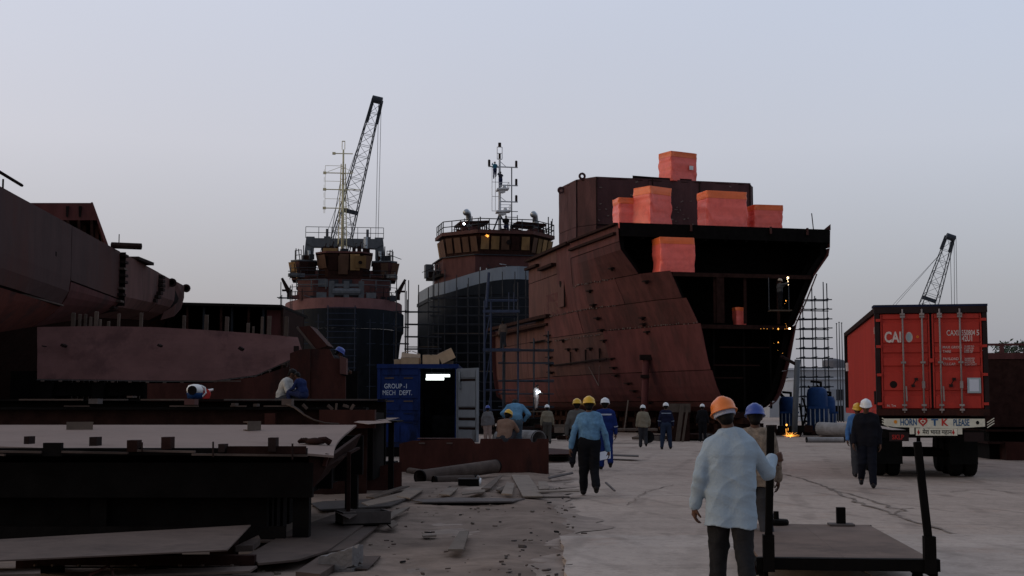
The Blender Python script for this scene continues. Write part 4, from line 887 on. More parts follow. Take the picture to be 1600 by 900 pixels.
# ---- cranes
def lattice_crane(name, base, tip, w0, w1, mat, label, ropes, head=1.6, seed=1, n=18, pend=(-3.4, -2.7)):
    root = empty(name, V(base.x, base.y, 0), 0, label=label, cat='crane')
    a, b = base - root.location, tip - root.location
    d = (b-a); L = d.length; dn = d.normalized(); sx = V(1, 0, 0); sx = (sx - dn*sx.dot(dn)).normalized(); sy = dn.cross(sx)
    def corner(t, i):
        w = w0 + (w1-w0)*max(0, (t-.45)/.55) if t > .06 else w0*(.35+.65*t/.06)
        return a + d*t + sx*(w/2*(1 if i in (0, 3) else -1)) + sy*(w/2*.8*(1 if i < 2 else -1))
    ts = [k/n for k in range(n+1)]
    for i in range(4): MB().path([corner(t, i) for t in ts], .065, 5).build('boom_chord', MAT[mat], root)
    m = MB()
    for k in range(n):
        for i in range(4):
            m.tube(corner(ts[k], i), corner(ts[k], (i+1) % 4), .03, 4)
            q = (corner(ts[k], i), corner(ts[k+1], (i+1) % 4)) if k % 2 == 0 else (corner(ts[k], (i+1) % 4), corner(ts[k+1], i))
            m.tube(*q, .03, 4)
    m.build('boom_lacing', MAT[mat], root)
    for t in (.62, .36): MB().bar(corner(t, 1), corner(t, 0), .4, .45).build('boom_splice', MAT[mat], root)
    for i in (0, 1):
        MB().bar(corner(.93, i), corner(1.0, i) + dn*.4, .2, .35, up=dn.cross(sy)).build('boom_head', MAT[mat], root)
    MB().tube(b+dn*.3-sx*w1*.55, b+dn*.3+sx*w1*.6, .42, 12).build('tip_sheave', MAT[mat], root)
    for x0, x1, z1 in ropes: MB().tube(b+dn*.4+V(x0, -.3, 0), V(b.x+x1, b.y-.3, z1), .035, 4).build('hoist_rope', MAT['cable'], root)
    for x0 in pend: MB().tube(b - dn*2 - sx*w1*.5, a + V(x0-w0*1.2, 0, 6), .03, 4).build('boom_pendant', MAT['cable'], root)
    c = a.copy(); c.z = 0
    for s_ in (-1, 1): MB().bb(c.x-3.4, c.x+3.0, s_*1.9-.5, s_*1.9+.5, 0.05, 1.1).build('crawler_track', MAT[mat], root, bevel=.3)
    MB().bb(c.x-4.2, c.x+1.6, -1.6, 1.6, 1.2, 3.4).build('machinery_house', MAT[mat], root); MB().bb(c.x+.4, c.x+1.9, -2.6, -1.62, 1.3, 3.3).build('cab', MAT['glass_dark'], root)
    return root
def on(px, py, Y): return P(px, py, Y)
lattice_crane('crawler_crane', on(474, 610, 150), on(588, 160, 150), 2.3, 1.0, 'crane_steel', 'tall lattice boom crane rising behind the cream-masted tug', [(.2, .05, 16), (.5, .3, 16)], n=26, pend=(1.2,))
lattice_crane('crawler_crane', on(1405, 620, 175), on(1484, 374, 175), 2.3, 1.0, 'crane_steel', 'lattice boom crane behind the red shipping container', [(-.2, -.1, 8), (.35, .1, 8), (.6, .5, 8)], n=14)
# ================================================================ background at the right
b = empty('workshop_building', G2(1283, 150), 0, label='white low building with dark ribbon window behind the scaffold tower', cat='building')
MB().bb(-2.5, 5.5, 0, 10, 0, 4.6).build('wall', MAT['build_white'], b); MB().bb(.9, 2.4, -.08, .02, 2.3, 3.5).build('window', MAT['glass_dark'], b)
MB().bb(-2.6, 5.6, -.3, 10.2, 4.6, 4.85).build('roof', MAT['build_white'], b); MB().bb(.9, 1.55, -.1, -.06, 2.3, 3.5).build('window_frame', MAT['build_pale'], b)
MB().bb(.5, 2.3, -.05, .01, 0, 1.7).build('door', MAT['dark_steel'], b)
b = empty('office_building', G2(1243, 200), 0, label='pale two storey building with small dark windows behind the scaffold tower', cat='building')
MB().bb(-4, 8, 0, 10, 0, 7.0).build('wall', MAT['build_pale'], b); MB().bb(-4.2, 8.2, -.2, 10.2, 7.0, 7.3).build('roof', MAT['build_white'], b)
for x in (-2.5, 0.3, 2.2, 5.6): MB().bb(x, x+1.3, -.06, .02, 4.2, 5.9).build('window', MAT['glass_dark'], b)
b = empty('storage_tank', G2(1302, 230), 0, label='round dark grey storage tank above the white building roof', cat='tank')
MB().lathe([(1.9, 0), (1.9, 9.2), (1.7, 9.5), (.2, 9.8)], 24).build('shell', MAT['tank_grey'], b, smooth=True); MB().tube((-2.0, -.5, 0), (-2.0, -.5, 9.8), .06, 5).build('ladder', MAT['scaff'], b)
for i, (px, t) in enumerate(((1307, 507), (1311, 505), (1315, 506))):
    q = P(px, t, 140); o = empty('flag_pole', V(q.x, 140, 0), 0, label=('left', 'middle', 'right')[i] + ' of three thin tall poles beside the red container', cat='pole', group='thin poles by the container')
    MB().tube((0, 0, 0), (0, 0, q.z), .07, 6, .04).build('shaft', MAT['cable'], o); MB().lathe([(.02, 0), (.1, .08), (.02, .16)], 6, (0, 0, q.z)).build('finial', MAT['cable'], o)
def tank_machine(px, Y, w, h, label):
    o = empty('blue_machine', G2(px, Y), 0, label=label, cat='machine')
    MB().lathe([(w*.5, .3), (w*.5, h*.85), (w*.45, h*.95), (w*.3, h)], 18).build('vessel', MAT['machine_blue'], o, smooth=True)
    MB().bb(-w*.6, w*.6, -w*.5, w*.5, 0, .3).build('skid', MAT['dark_steel'], o)
    for k in range(5): MB().tube((-w*.45+w*.22*k, -w*.52, .3), (-w*.45+w*.22*k, -w*.52, h*.6), .03, 5).build('guard_bar', MAT['build_pale'], o)
    MB().bb(-w*.55, w*.55, -w*.56, -w*.5, h*.55, h*.6).build('guard_rail', MAT['machine_blue'], o)
    MB().tube((w*.2, 0, h), (w*.2, 0, h*1.12), .07, 6).tube((w*.2, 0, h*1.1), (-w*.3, 0, h*1.12), .07, 6).build('pipework', MAT['dark_steel'], o)
tank_machine(1275, 76, 1.15, 2.7, 'tall bright blue tank with pale guard bars by the scaffold tower')
tank_machine(1291, 78, .9, 2.2, 'slimmer blue tank right of the tall one')
tank_machine(1229, 80, 1.0, 2.2, 'blue tank half hidden behind the hull edge')
o = empty('steel_cradle', G2(1268, 80), 0, label='tangled dark steel cradle behind the blue tanks', cat='cradle')
rr = random.Random(8)
for k in range(14):
    a = V(rr.uniform(-1.2, 1.6), rr.uniform(0, 1), rr.uniform(0, 2.6)); q = a + V(rr.uniform(-1.2, 1.2), 0, rr.uniform(.2, 1.2))
    a.z = 0 if k < 6 else a.z; MB().tube(a, q, .06, 5).build('bar', MAT['dark_steel'], o)
o = empty('steel_debris', G2(1262, 74), 0, label='low dark heap of steel parts below the blue tanks', cat='debris')
for k in range(12): MB().box((rr.uniform(-2.2, 1.8), rr.uniform(-.5, .8), .2+.1*(k % 3)), (rr.uniform(.4, 1.2), rr.uniform(.2, .5), rr.uniform(.2, .5)), rr.uniform(0, 3)).build('scrap_piece', MAT['dark_rust' if k % 2 else 'dark_steel'], o)
def pipe(a, b_, r, mat, label, hollow=True, n=20, cat='pipe', ang=0):
    a, b_ = V(*a), V(*b_); o = empty('steel_pipe', (a+b_)/2, 0, label=label, cat=cat); c = (a+b_)/2
    d = (b_-a).normalized(); u = d.orthogonal().normalized(); w = d.cross(u); vs = []
    ring = lambda p, rr_: [p + u*math.cos(2*math.pi*k/n)*rr_ + w*math.sin(2*math.pi*k/n)*rr_ - c for k in range(n)]
    vs = ring(a, r) + ring(b_, r) + ring(b_, r*.9) + ring(a, r*.9)
    fs = [(i*n+k, i*n+(k+1) % n, ((i+1) % 4)*n+(k+1) % n, ((i+1) % 4)*n+k) for i in range(4) for k in range(n)]
    MB().add(vs, fs).build('tube', MAT[mat], o, smooth=False)
    for p in (a, b_):
        m = MB(); q = p - c; m.tube(q - d*.04, q + d*.01, r*1.015, n, caps=False).build('rim', MAT['dark_steel'], o)
    return o
pipe(G2(1277, 63)+V(0, 0, .60), G2(1352, 61)+V(0, 0, .52), .30, 'pipe_grey', 'thick grey steel pipe lying left of the container truck')
pipe(G2(1258, 61)+V(0, 0, .12), G2(1316, 61)+V(0, 0, .12), .12, 'pipe_grey', 'thin grey pipe on the ground under the thick pipe')
MB().box(G2(1300, 63)+V(0, .1, .14), (1.2, .5, .28)).build('pipe_chock', MAT['timber'], label='timber chock beneath the thick grey pipe', cat='chock')
pipe(G2(782, 53)+V(0, 0, .36), G2(842, 51)+V(0, 0, .36), .36, 'pipe_grey', 'large grey pipe on the ground behind the stooping worker in blue')
# brown barge section at the right edge
b = empty('barge_section', V(15.8, 41, 0), R(-8), label='dark rust-brown barge section with slotted rail at the right edge', cat='barge')
for k in range(4): MB().bb(-1.6+2.5*k, .88+2.5*k, 0, .05, 1.0, 3.05).build('side_plate', MAT['dark_rust'], b)
for k in range(4): MB().bb(-1.6+2.5*k, .88+2.5*k, -.03, .02, 3.06, 3.25).build('sheer_plate', MAT['hull_rust'], b)
MB().bb(-1.6, 8.4, .07, 9, 1.0, 3.1).build('hold', MAT['dark_rust'], b)
MB().bb(-1.6, 8.4, 0, .08, 3.47, 3.54).build('top_rail', MAT['hull_rust'], b)
for k in range(14): MB().bb(-1.6+.72*k, -1.48+.72*k, 0, .08, 3.25, 3.47).build('rail_post', MAT['hull_rust'], b)
for z, s_ in ((.92, .25), (.55, .4)): MB().bb(-1.4, 8.4, -s_, 6, z-.06, z).build('ledge', MAT['dark_rust'], b)
MB().bb(-1.2, 8.4, .4, 8, 0, .9).build('cradle', MAT['dark_steel'], b)
for k in range(4): MB().bb(-.9+2.2*k, -.3+2.2*k, -.5, .4, 0, .55).build('support_block', MAT['barrier_rust'], b)
# tree beyond the barge
def tree(p, h, rad, label, seed):
    rr = random.Random(seed); o = empty('tree', p, 0, label=label, cat='tree')
    m = MB().path([(0, 0, 0), (.1, 0, h*.3), (-.1, .1, h*.6), (.05, 0, h*.8)], [h*.03, h*.022, h*.015, h*.006], 7)
    for k in range(6):
        a = rr.uniform(0, 6.28); z = h*rr.uniform(.4, .7); m.path([(0, 0, z), (math.cos(a)*rad*.4, math.sin(a)*rad*.4, z+h*.1), (math.cos(a)*rad*.8, math.sin(a)*rad*.8, z+h*.16)], [h*.012, h*.008, h*.003], 5)
    m.build('trunk', MAT['bark'], o); m = MB()
    cl = [(V(rr.gauss(0, .45)*rad, rr.gauss(0, .45)*rad, h*rr.uniform(.55, 1.0))) for _ in range(22)]
    for k in range(1500):
        c = rr.choice(cl) + V(rr.gauss(0, .16)*rad, rr.gauss(0, .16)*rad, rr.gauss(0, .10)*rad); s_ = rr.uniform(.1, .22)
        u = V(rr.gauss(0, 1), rr.gauss(0, 1), rr.gauss(0, 1)).normalized(); w = u.orthogonal().normalized()
        m.add([c-u*s_, c+w*s_*.5, c+u*s_, c-w*s_*.5], [(0, 1, 2, 3)])
    m.build('crown', MAT['leaf'], o)
tree(G2(1604, 95), 6.2, 2.2, 'dark leafy tree top showing above the barge rail', 3)
# ================================================================ red container on a trailer
CW, CL, CZ0, CZ1 = 2.40, 10.6, 1.46, 3.83
cx0 = V(8.11, 30.0, 0); CR = R(-10.3)
cont = empty('shipping_container', cx0, CR, label='red forty foot shipping container with white lettering on a trailer', cat='container')
trl = empty('trailer', cx0, CR, label='truck trailer with painted cream bumper board under the red container', cat='trailer')
def zc(py): return 1.62 + (635-py)/70.0
def xc(px): return (px-1368)/72.0
for x in (0.0, CW-.10):
    MB().bb(x, x+.10, 0, .12, CZ0, CZ1-.14).build('corner_post', MAT['cont_dark'], cont)
MB().bb(-.01, CW+.01, -.01, .14, CZ1-.14, CZ1).build('door_header', MAT['cont_dark'], cont)
MB().bb(-.02, CW+.02, .0, .5, CZ1+.002, CZ1+.05).build('tarpaulin_edge', MAT['cont_blue_dark'], cont)
MB().bb(.0, CW, -.005, .10, CZ0-.04, CZ0+.10).build('door_sill', MAT['barrier_rust'], cont)
for x0, x1 in ((.12, 1.175), (1.225, CW-.12)):
    d = MB().bb(x0, x1, .06, .10, CZ0+.11, CZ1-.15).build('door', MAT['cont_red'], cont)
    zs = [(490.5, 500), (504, 537), (542, 552.5), (559, 573), (581, 611), (618, 639)]
    for a, b in zs:
        z1, z0 = zc(a), zc(b)
        MB().prism([(x0+.05, .03, z0+.02), (x0+.05, .062, z0), (x0+.05, .062, z1), (x0+.05, .03, z1-.02)], (x1-x0-.1, 0, 0)).build('raised_panel', MAT['cont_red'], d)
    MB().bb(x0, x0+.03, .02, .058, CZ0+.13, CZ1-.17).bb(x1-.03, x1, .02, .058, CZ0+.13, CZ1-.17).build('door_edge', MAT['cont_red'], d)
    for z in (zc(501), zc(542), zc(586), zc(631)):
        MB().bb(x0-.10 if x0 < 1 else x1, x0 if x0 < 1 else x1+.10, -.03, .06, z-.03, z+.03).build('hinge', MAT['cont_red'], d)
MB().bb(1.176, 1.224, .03, .09, CZ0+.12, CZ1-.16).build('door_gasket', MAT['rubber'], cont)
MB().bb(1.15, 1.25, -.02, .03, zc(567), zc(561)).build('latch', MAT['cont_red'], cont)
for px in (1411, 1441, 1468, 1499):
    x = xc(px)
    rod = MB().tube((x, -.02, zc(645)), (x, -.02, zc(484)), .019, 8).build('locking_rod', MAT['rod_grey'], cont, smooth=True)
    for py in (492, 496, 567, 633, 640): MB().bb(x-.05, x+.05, -.045, .03, zc(py)-.022, zc(py)+.022).build('rod_bracket', MAT['rod_grey'], rod)
    if px in (1411, 1468): MB().bar((x+.04, -.05, zc(604)), (x+.05, -.05, zc(627)), .03, .025).build('rod_handle', MAT['rod_grey'], rod)
    else: MB().bb(x-.03, x+.03, -.05, .03, zc(607), zc(596)).build('handle_hub', MAT['rod_grey'], rod)
for px in (1425, 1483):
    for dx, py in ((5, 593), (0, 603)): MB().box((xc(px+dx), -.0, zc(py)), (.07, .08, .06)).build('handle_catch', MAT['cont_dark'], cont)
    MB().bar((xc(px), -.02, zc(602)), (xc(px+5), -.02, zc(593)), .02, .02).build('handle_link', MAT['cont_dark'], cont)
TR = (R(90), 0, 0)
def ct(s, px, py, cap, name='lettering', mat='letter_white', sx=1.0, y=.026, bold=.008): return text(s, cap/.70, MAT[mat], cont, (xc(px), y, zc(py)), TR, name, sx, bold=bold)
ct('CAI', 1382.5, 535, .23, sx=.70, bold=.028)
ell = lambda c, rx, rz, y, n=20: [(c[0]+rx*math.cos(2*math.pi*k/n), y, c[1]+rz*math.sin(2*math.pi*k/n)) for k in range(n)]
e = (xc(1421), zc(527.5))
MB().prism(ell(e, .075, .115, .029), (0, -.003, 0)).build('emblem_ring', MAT['letter_white'], cont); MB().prism(ell(e, .05, .085, .0255), (0, -.003, 0)).build('emblem_core', MAT['logo_ring'], cont)
MB().prism(ell((xc(1434), zc(527)), .028, .028, .029), (0, -.003, 0)).build('orange_sticker', MAT['paint_orange'], cont); MB().prism(ell((xc(1434), zc(527)), .012, .012, .0255), (0, -.003, 0)).build('sticker_core', MAT['paint_red'], cont)
ct('CAXU', 1478.5, 525.5, .12, sx=.66, bold=.012); ct('550804', 1501.5, 525.5, .12, sx=.56, bold=.012); ct('5', 1524, 525.5, .12, sx=.8, bold=.012); ct('42U1', 1502, 534.5, .12, sx=.62, bold=.012)
for s, py in (('MAX GROSS', 546), ('TARE', 552.4), ('PAYLOAD', 570.5), ('CU.CAP.', 572.5)):
    ct(s, 1472, {'MAX GROSS': 545.5, 'TARE': 552, 'PAYLOAD': 563.5, 'CU.CAP.': 571.5}[s], .055, sx=.95)
for s, py in (('30,480 KG', 543.5), ('67,200 LB', 546.8), ('3,880 KG', 550), ('8,550 LB', 552.4), ('26,600 KG', 562.5), ('58,650 LB', 565.5), ('66.0 CU.M', 568.5), ('2,330 CU.FT', 571.8)):
    ct(s, 1505, py, .036, sx=.95)
MB().bb(xc(1508), xc(1528.5), -.0, .028, zc(614.5), zc(591)).build('document_frame', MAT['logo_ring'], cont); MB().bb(xc(1511), xc(1525.5), -.006, -.001, zc(612), zc(593.5)).build('document_sheet', MAT['paper_blue'], cont)
MB().prism(ell((xc(1395), zc(601)), .08, .08, .029), (0, -.003, 0)).build('dark_sticker', MAT['bracket'], cont)
ct('N. Tra', 1384, 635.5, .05)
MB().prism(ell((xc(1533), zc(549)), .012, .012, .058), (0, -.01, 0)).build('rivet', MAT['paper'], cont)
# corrugated sides, roof bows, rails
def corr(x, out):
    m = MB(); per = .28; n = int((CL-.3)/per); prof = [(0, 0), (.10, 0), (.14, .04), (.24, .04), (.28, 0)]
    ys = [(0.15+k*per+p, d) for k in range(n) for p, d in prof[:-1]] + [(.15+n*per, 0)]
    m.add([(x+out*d, y, z) for y, d in ys for z in (CZ0+.12, CZ1-.12)], [(2*i, 2*i+1, 2*i+3, 2*i+2) for i in range(len(ys)-1)])
    m.build('side_panel', MAT['cont_red'], cont)
corr(.06, 1); corr(CW-.06, -1)
for x in (0.0, CW-.08):
    MB().bb(x, x+.08, .122, CL, CZ1-.12, CZ1-.002).build('top_rail', MAT['dark_rust'], cont); MB().bb(x, x+.08, .122, CL, CZ0-.03, CZ0+.12).build('bottom_rail', MAT['cont_red'], cont)
    MB().bb(x-.008, x+.10, CL, CL+.1, CZ0, CZ1).build('corner_post', MAT['cont_dark'], cont)
MB().bb(.08, CW-.08, CL, CL+.05, CZ0, CZ1-.02).build('front_wall', MAT['cont_red'], cont); MB().bb(.02, CW-.02, .5, CL, CZ1-.06, CZ1-.03).build('roof_sheet', MAT['cont_blue_dark'], cont)
MB().bb(.06, CW-.06, .11, CL, CZ0-.02, CZ0+.05).build('floor', MAT['dark_steel'], cont)
MB().bb(-.004, .058, 10.0, 10.2, zc(562), zc(545)).build('white_tag', MAT['paper'], cont)
MB().bb(-.004, .057, .5, .62, zc(632), zc(611)).build('side_slot', MAT['cont_dark'], cont)
for dy, py, cap in ((.45, 512, .16), (.35, 524, .06), (.35, 541, .12)):
    text('42U1' if cap > .15 else '5', cap/.7, MAT['letter_white'], cont, (.056, 1.0-.2*(cap < .15), zc(py)-.1), (R(90), 0, R(-90)), 'side_lettering')
# trailer
def zt(py): return 1.62 + (635-py)/70.5
for x in (.75, 1.55): MB().bb(x, x+.14, .12, 10.3, 1.08, CZ0-.05).build('chassis_beam', MAT['dark_steel'], trl)
for y in (.4, 2.4, 4.4, 6.4, 8.4): MB().bb(.05, CW-.05, y, y+.12, 1.25, CZ0-.06).build('cross_member', MAT['dark_steel'], trl)
bd = MB().prism([(.14, -.06, zt(654)), (.14, -.06, zt(664)), (.35, -.06, zt(667)), (1.6, -.06, zt(669)), (2.28, -.06, zt(666)), (2.28, -.06, zt(654))], (0, .04, 0)).build('bumper_board', MAT['board_cream'], trl)
def bt_(s, px, py, cap, mat, sx=1.0, par=bd, y=-.064, bold=.02): return text(s, cap/.70, MAT[mat], par, (xc(px), y, zt(py)), TR, 'lettering', sx, bold=bold)
bt_('HORN', 1403, 664.2, .14, 'paint_blue', .62); bt_('PLEASE', 1484, 664.6, .14, 'paint_blue', .55)
bt_('T', 1451, 664.4, .14, 'paint_blue', 1.15, bold=.035); bt_('K', 1466, 664.4, .14, 'paint_red', 1.0, bold=.035)
hc = (xc(1438), zt(658.8))
heart = [(hc[0]+.0055*16*math.sin(t)**3*1.15, -.0625, hc[1]+.0068*(13*math.cos(t)-5*math.cos(2*t)-2*math.cos(3*t)-math.cos(4*t))) for t in [k*2*math.pi/28 for k in range(28)]]
MB().prism(heart, (0, -.003, 0)).build('painted_heart', MAT['paint_red'], bd); MB().prism([(hc[0]+(x-hc[0])*.55, -.066, hc[1]+(z-hc[1])*.5) for x, _, z in heart], (0, -.002, 0)).build('heart_core', MAT['board_cream'], bd)
MB().prism([(hc[0]+(x-hc[0])*.3, -.0685, hc[1]+(z-hc[1])*.28) for x, _, z in heart], (0, -.002, 0)).build('heart_centre', MAT['paint_red'], bd)
MB().prism(ell((xc(1396), zt(659)), .035, .04, -.0625), (0, -.003, 0)).build('painted_dot', MAT['paint_orange'], bd); MB().prism(ell((xc(1521), zt(660)), .035, .04, -.0625), (0, -.003, 0)).build('painted_dot', MAT['paint_black'], bd)
lp = MB().bb(xc(1427), xc(1490), -.05, -.02, zt(680), zt(668.8)).build('slogan_plate', MAT['board_cream'], trl)
bt_('मेरा भारत महान', 1437, 677.8, .095, 'paint_black', .80, lp, -.0535, .01)
for px in (1431, 1484): MB().prism([(xc(px)-.03, -.052, zt(675)), (xc(px), -.052, zt(679)), (xc(px)+.03, -.052, zt(675)), (xc(px)+.012, -.052, zt(673)), (xc(px), -.052, zt(670)), (xc(px)-.012, -.052, zt(673))], (0, -.003, 0)).build('painted_flame', MAT['paint_red'], lp)
for px in (1421, 1494): MB().box((xc(px), -.04, zt(672)), (.10, .03, .17)).build('painted_figure', MAT['board_cream'], trl)
bt_('SKLP', 1390, 686, .10, 'paint_red', .85, trl, -.062); MB().bb(xc(1386), xc(1416), -.055, -.03, zt(689), zt(675)).build('tail_lamp_plate', MAT['cont_dark'], trl)
MB().bb(xc(1500), xc(1530), -.055, -.03, zt(689), zt(675)).build('tail_lamp_plate', MAT['cont_dark'], trl)
for s_, px in ((1, 1382), (-1, 1540)):
    for k in range(3): MB().bar((xc(px)-.09*s_, -.03, zt(653)-.055*k), (xc(px)+.06*s_, -.03, zt(660)-.055*k), .012, .018).build('warning_stripe', MAT['board_cream'], trl)
MB().bb(.1, 2.3, .0, .06, .93, 1.10).build('rear_beam', MAT['dark_steel'], trl)
tyre = [(.30, -.13), (.47, -.14), (.52, -.10), (.53, 0), (.52, .10), (.47, .14), (.30, .13)]
for y in (2.0, 3.2, 4.4):
    for x in (.18, .50, 1.90, 2.22):
        w = empty('wheel', (x, y, .53), 0); w.parent = trl; w.rotation_euler = (0, R(90), 0)
        MB().lathe(tyre, 22).build('tyre', MAT['rubber'], w); MB().lathe([(.29, -.09), (.29, .09)], 14).build('rim', MAT['dark_steel'], w)
    MB().tube((.1, y, .53), (2.3, y, .53), .08, 8).build('axle', MAT['dark_steel'], trl)
for x in (.06, 1.72): MB().bb(x, x+.60, 1.30, 1.32, .30, 1.0).build('mud_flap', MAT['rubber'], trl)
for x in (.5, 1.8): MB().bb(x, x+.1, 8.6, 8.7, 0, 1.1).build('landing_leg', MAT['dark_steel'], trl)

# ================================================================ blue site container
B0 = V((590-800)/F*44, 44.0, 0); BW, BZ0, BZ1, BL = 2.64, .36, 2.98, 6.0
bc = empty('site_container', B0, R(0), label='dark blue workshop container with lit doorway, one grey door open', cat='container')
def xb(px): return (px-590)/47.73
def zb(py): return 1.62+(635-py)/47.73
for x in (0, BW-.1): MB().bb(x, x+.1, 0, .1, BZ0, BZ1-.12).build('corner_post', MAT['cont_blue'], bc)
MB().bb(-.02, BW+.02, -.02, .12, BZ1-.12, BZ1+.02).build('door_header', MAT['cont_blue'], bc); MB().bb(0, BW, 0, .12, BZ0-.06, BZ0+.1).build('door_sill', MAT['cont_blue_dark'], bc)
ld = MB().bb(.105, 1.40, .05, .09, BZ0+.11, BZ1-.13).build('door', MAT['cont_blue'], bc)
for x0, x1 in ((.16, .72), (.78, 1.34)):
    for a, b in ((574, 586), (594, 622), (631, 641), (650, 657), (664, 690)): MB().bb(x0, x1, .02, .048, zb(b), zb(a)).build('raised_panel', MAT['cont_blue'], ld)
    for py in (591, 627, 646, 660): MB().bb(x0+.08, x1-.18, .03, .046, zb(py)-.02, zb(py)+.025).build('recess_strip', MAT['plate_mid' if py in (591, 627) else 'cont_blue_dark'], ld)  # strips in the recesses between panels; the dark blue ones paint shade
text('GROUP -1', .155/.7, MAT['letter_stencil'], ld, (xb(600.5), .0175, zb(607)), TR, 'lettering', .78)
text('MECH', .155/.7, MAT['letter_stencil'], ld, (xb(598), .0175, zb(617.3)), TR, 'lettering', .72); text('DEPT.', .155/.7, MAT['letter_stencil'], ld, (xb(624), .0175, zb(617.3)), TR, 'lettering', .75)
MB().bb(0, .05, .1, BL, BZ0, BZ1).build('side_wall', MAT['cont_blue'], bc); MB().bb(BW-.05, BW, .1, BL, BZ0, BZ1).build('side_wall', MAT['cont_blue'], bc)
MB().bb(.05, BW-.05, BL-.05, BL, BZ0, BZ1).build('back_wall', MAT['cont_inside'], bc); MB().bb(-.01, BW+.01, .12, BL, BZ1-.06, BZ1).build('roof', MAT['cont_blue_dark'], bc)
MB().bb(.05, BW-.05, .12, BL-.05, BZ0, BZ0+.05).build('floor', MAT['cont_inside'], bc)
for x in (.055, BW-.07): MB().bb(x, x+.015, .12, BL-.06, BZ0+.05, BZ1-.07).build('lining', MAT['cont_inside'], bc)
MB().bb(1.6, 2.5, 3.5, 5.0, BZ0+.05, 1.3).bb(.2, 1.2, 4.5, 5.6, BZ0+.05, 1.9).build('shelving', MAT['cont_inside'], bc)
for k in range(3):
    MB().bb(-.02, BW+.02, .02+2.0*k, .30+2.0*k, 0, BZ0-.065).build('gap_sleeper', MAT['dark_steel'], bc)  # dark full-width sleepers, added to close the bright gap under the container
od = empty('open_door', (BW-.02, 0, 0), math.atan2(-1.0, .70)); od.parent = bc
dl = 1.22
MB().bb(0, dl, -.02, .03, BZ0+.12, BZ1-.13).build('door_leaf', MAT['door_grey'], od)
for sgn, nm in ((-1, 'raised_panel'),):
    for a, b in ((2.55, 2.78), (1.62, 2.42), (1.27, 1.5), (.98, 1.15), (.55, .86)):
        MB().bb(.1, dl-.1, -.045, -.022, a, b).build('raised_panel', MAT['door_grey'], od)
    for z in (2.47, 1.55, 1.21, .91): MB().bb(.12, dl-.12, -.028, -.021, z-.035, z+.04).build('recess_shade', MAT['bracket'], od)  # dark bands paint the shade in the recesses between panels
MB().bb(0, .06, -.05, -.021, .5, 2.83).bb(dl-.06, dl, -.05, -.021, .5, 2.83).build('door_edge', MAT['door_grey'], od)
MB().tube((.25, -.09, 2.35), (.25, -.09, 2.75), .03, 6).box((.25, -.09, 2.3), (.1, .06, .2)).build('padlock', MAT['galv'], od)
lmp = empty('fluorescent_lamp', B0+V(1.42, 2.6, 2.66), 0, label='glowing white fluorescent lamp inside the blue container doorway', cat='lamp')
MB().bb(0, .85, -.08, .08, .06, .12).build('fitting', MAT['galv'], lmp); MB().tube((.02, -.05, .02), (.83, -.05, .02), .045, 8).tube((.0, .06, -.09), (.62, .06, -.09), .04, 8).build('tube', MAT['tube_lamp'], lmp)
MB().tube((.2, 0, .12), (.2, 0, .27), .02, 5).tube((.65, 0, .12), (.65, 0, .27), .02, 5).build('hanger', MAT['galv'], lmp)
def cbox(x, y, w, d, h, rz, tilt, label, mat='cardboard', z=BZ1+.02, op=False):
    o = empty('cardboard_box', B0+V(x, y, z), rz, label=label, cat='box', group='cardboard boxes on the blue container')
    o.rotation_euler = (0, tilt, rz); t = .012
    MB().bb(-w/2, w/2, -d/2, -d/2+t, 0, h).bb(-w/2, w/2, d/2-t, d/2, 0, h).bb(-w/2, -w/2+t, -d/2+t, d/2-t, 0, h).bb(w/2-t, w/2, -d/2+t, d/2-t, 0, h).bb(-w/2+t, w/2-t, -d/2+t, d/2-t, 0, t).build('carton', MAT[mat], o)
    for s_ in (-1, 1): MB().prism([(s_*w/2, -d/2, h+.002), (s_*w/2, d/2, h+.002), (s_*.02, d/2, h+.01+(.08 if op else 0)), (s_*.02, -d/2, h+.01+(.08 if op else 0))], (0, 0, .01)).build('flap', MAT['cardboard_pale'], o)
cbox(.75, .8, .55, .4, .16, .1, 0, 'flat low cardboard box at the left end of the container roof')
cbox(1.05, .55, .6, .4, .22, -.1, 0, 'long cardboard box second from left on the container roof')
cbox(.98, 1.1, .62, .4, .38, .05, .1, 'pale cardboard box heaped behind the others', 'cardboard_pale', op=True)
cbox(1.72, .5, .55, .42, .3, .05, 0, 'square cardboard box with pale flaps in the middle of the heap')
cbox(2.3, .55, .5, .4, .34, .1, -.45, 'tilted cardboard box at the right end of the heap', z=BZ1+.14)
MB().box(B0+V(2.3, .6, BZ1+.08), (.3, .3, .12)).build('plank_offcut', MAT['timber'], label='short timber offcut propping the tilted cardboard box', cat='timber')
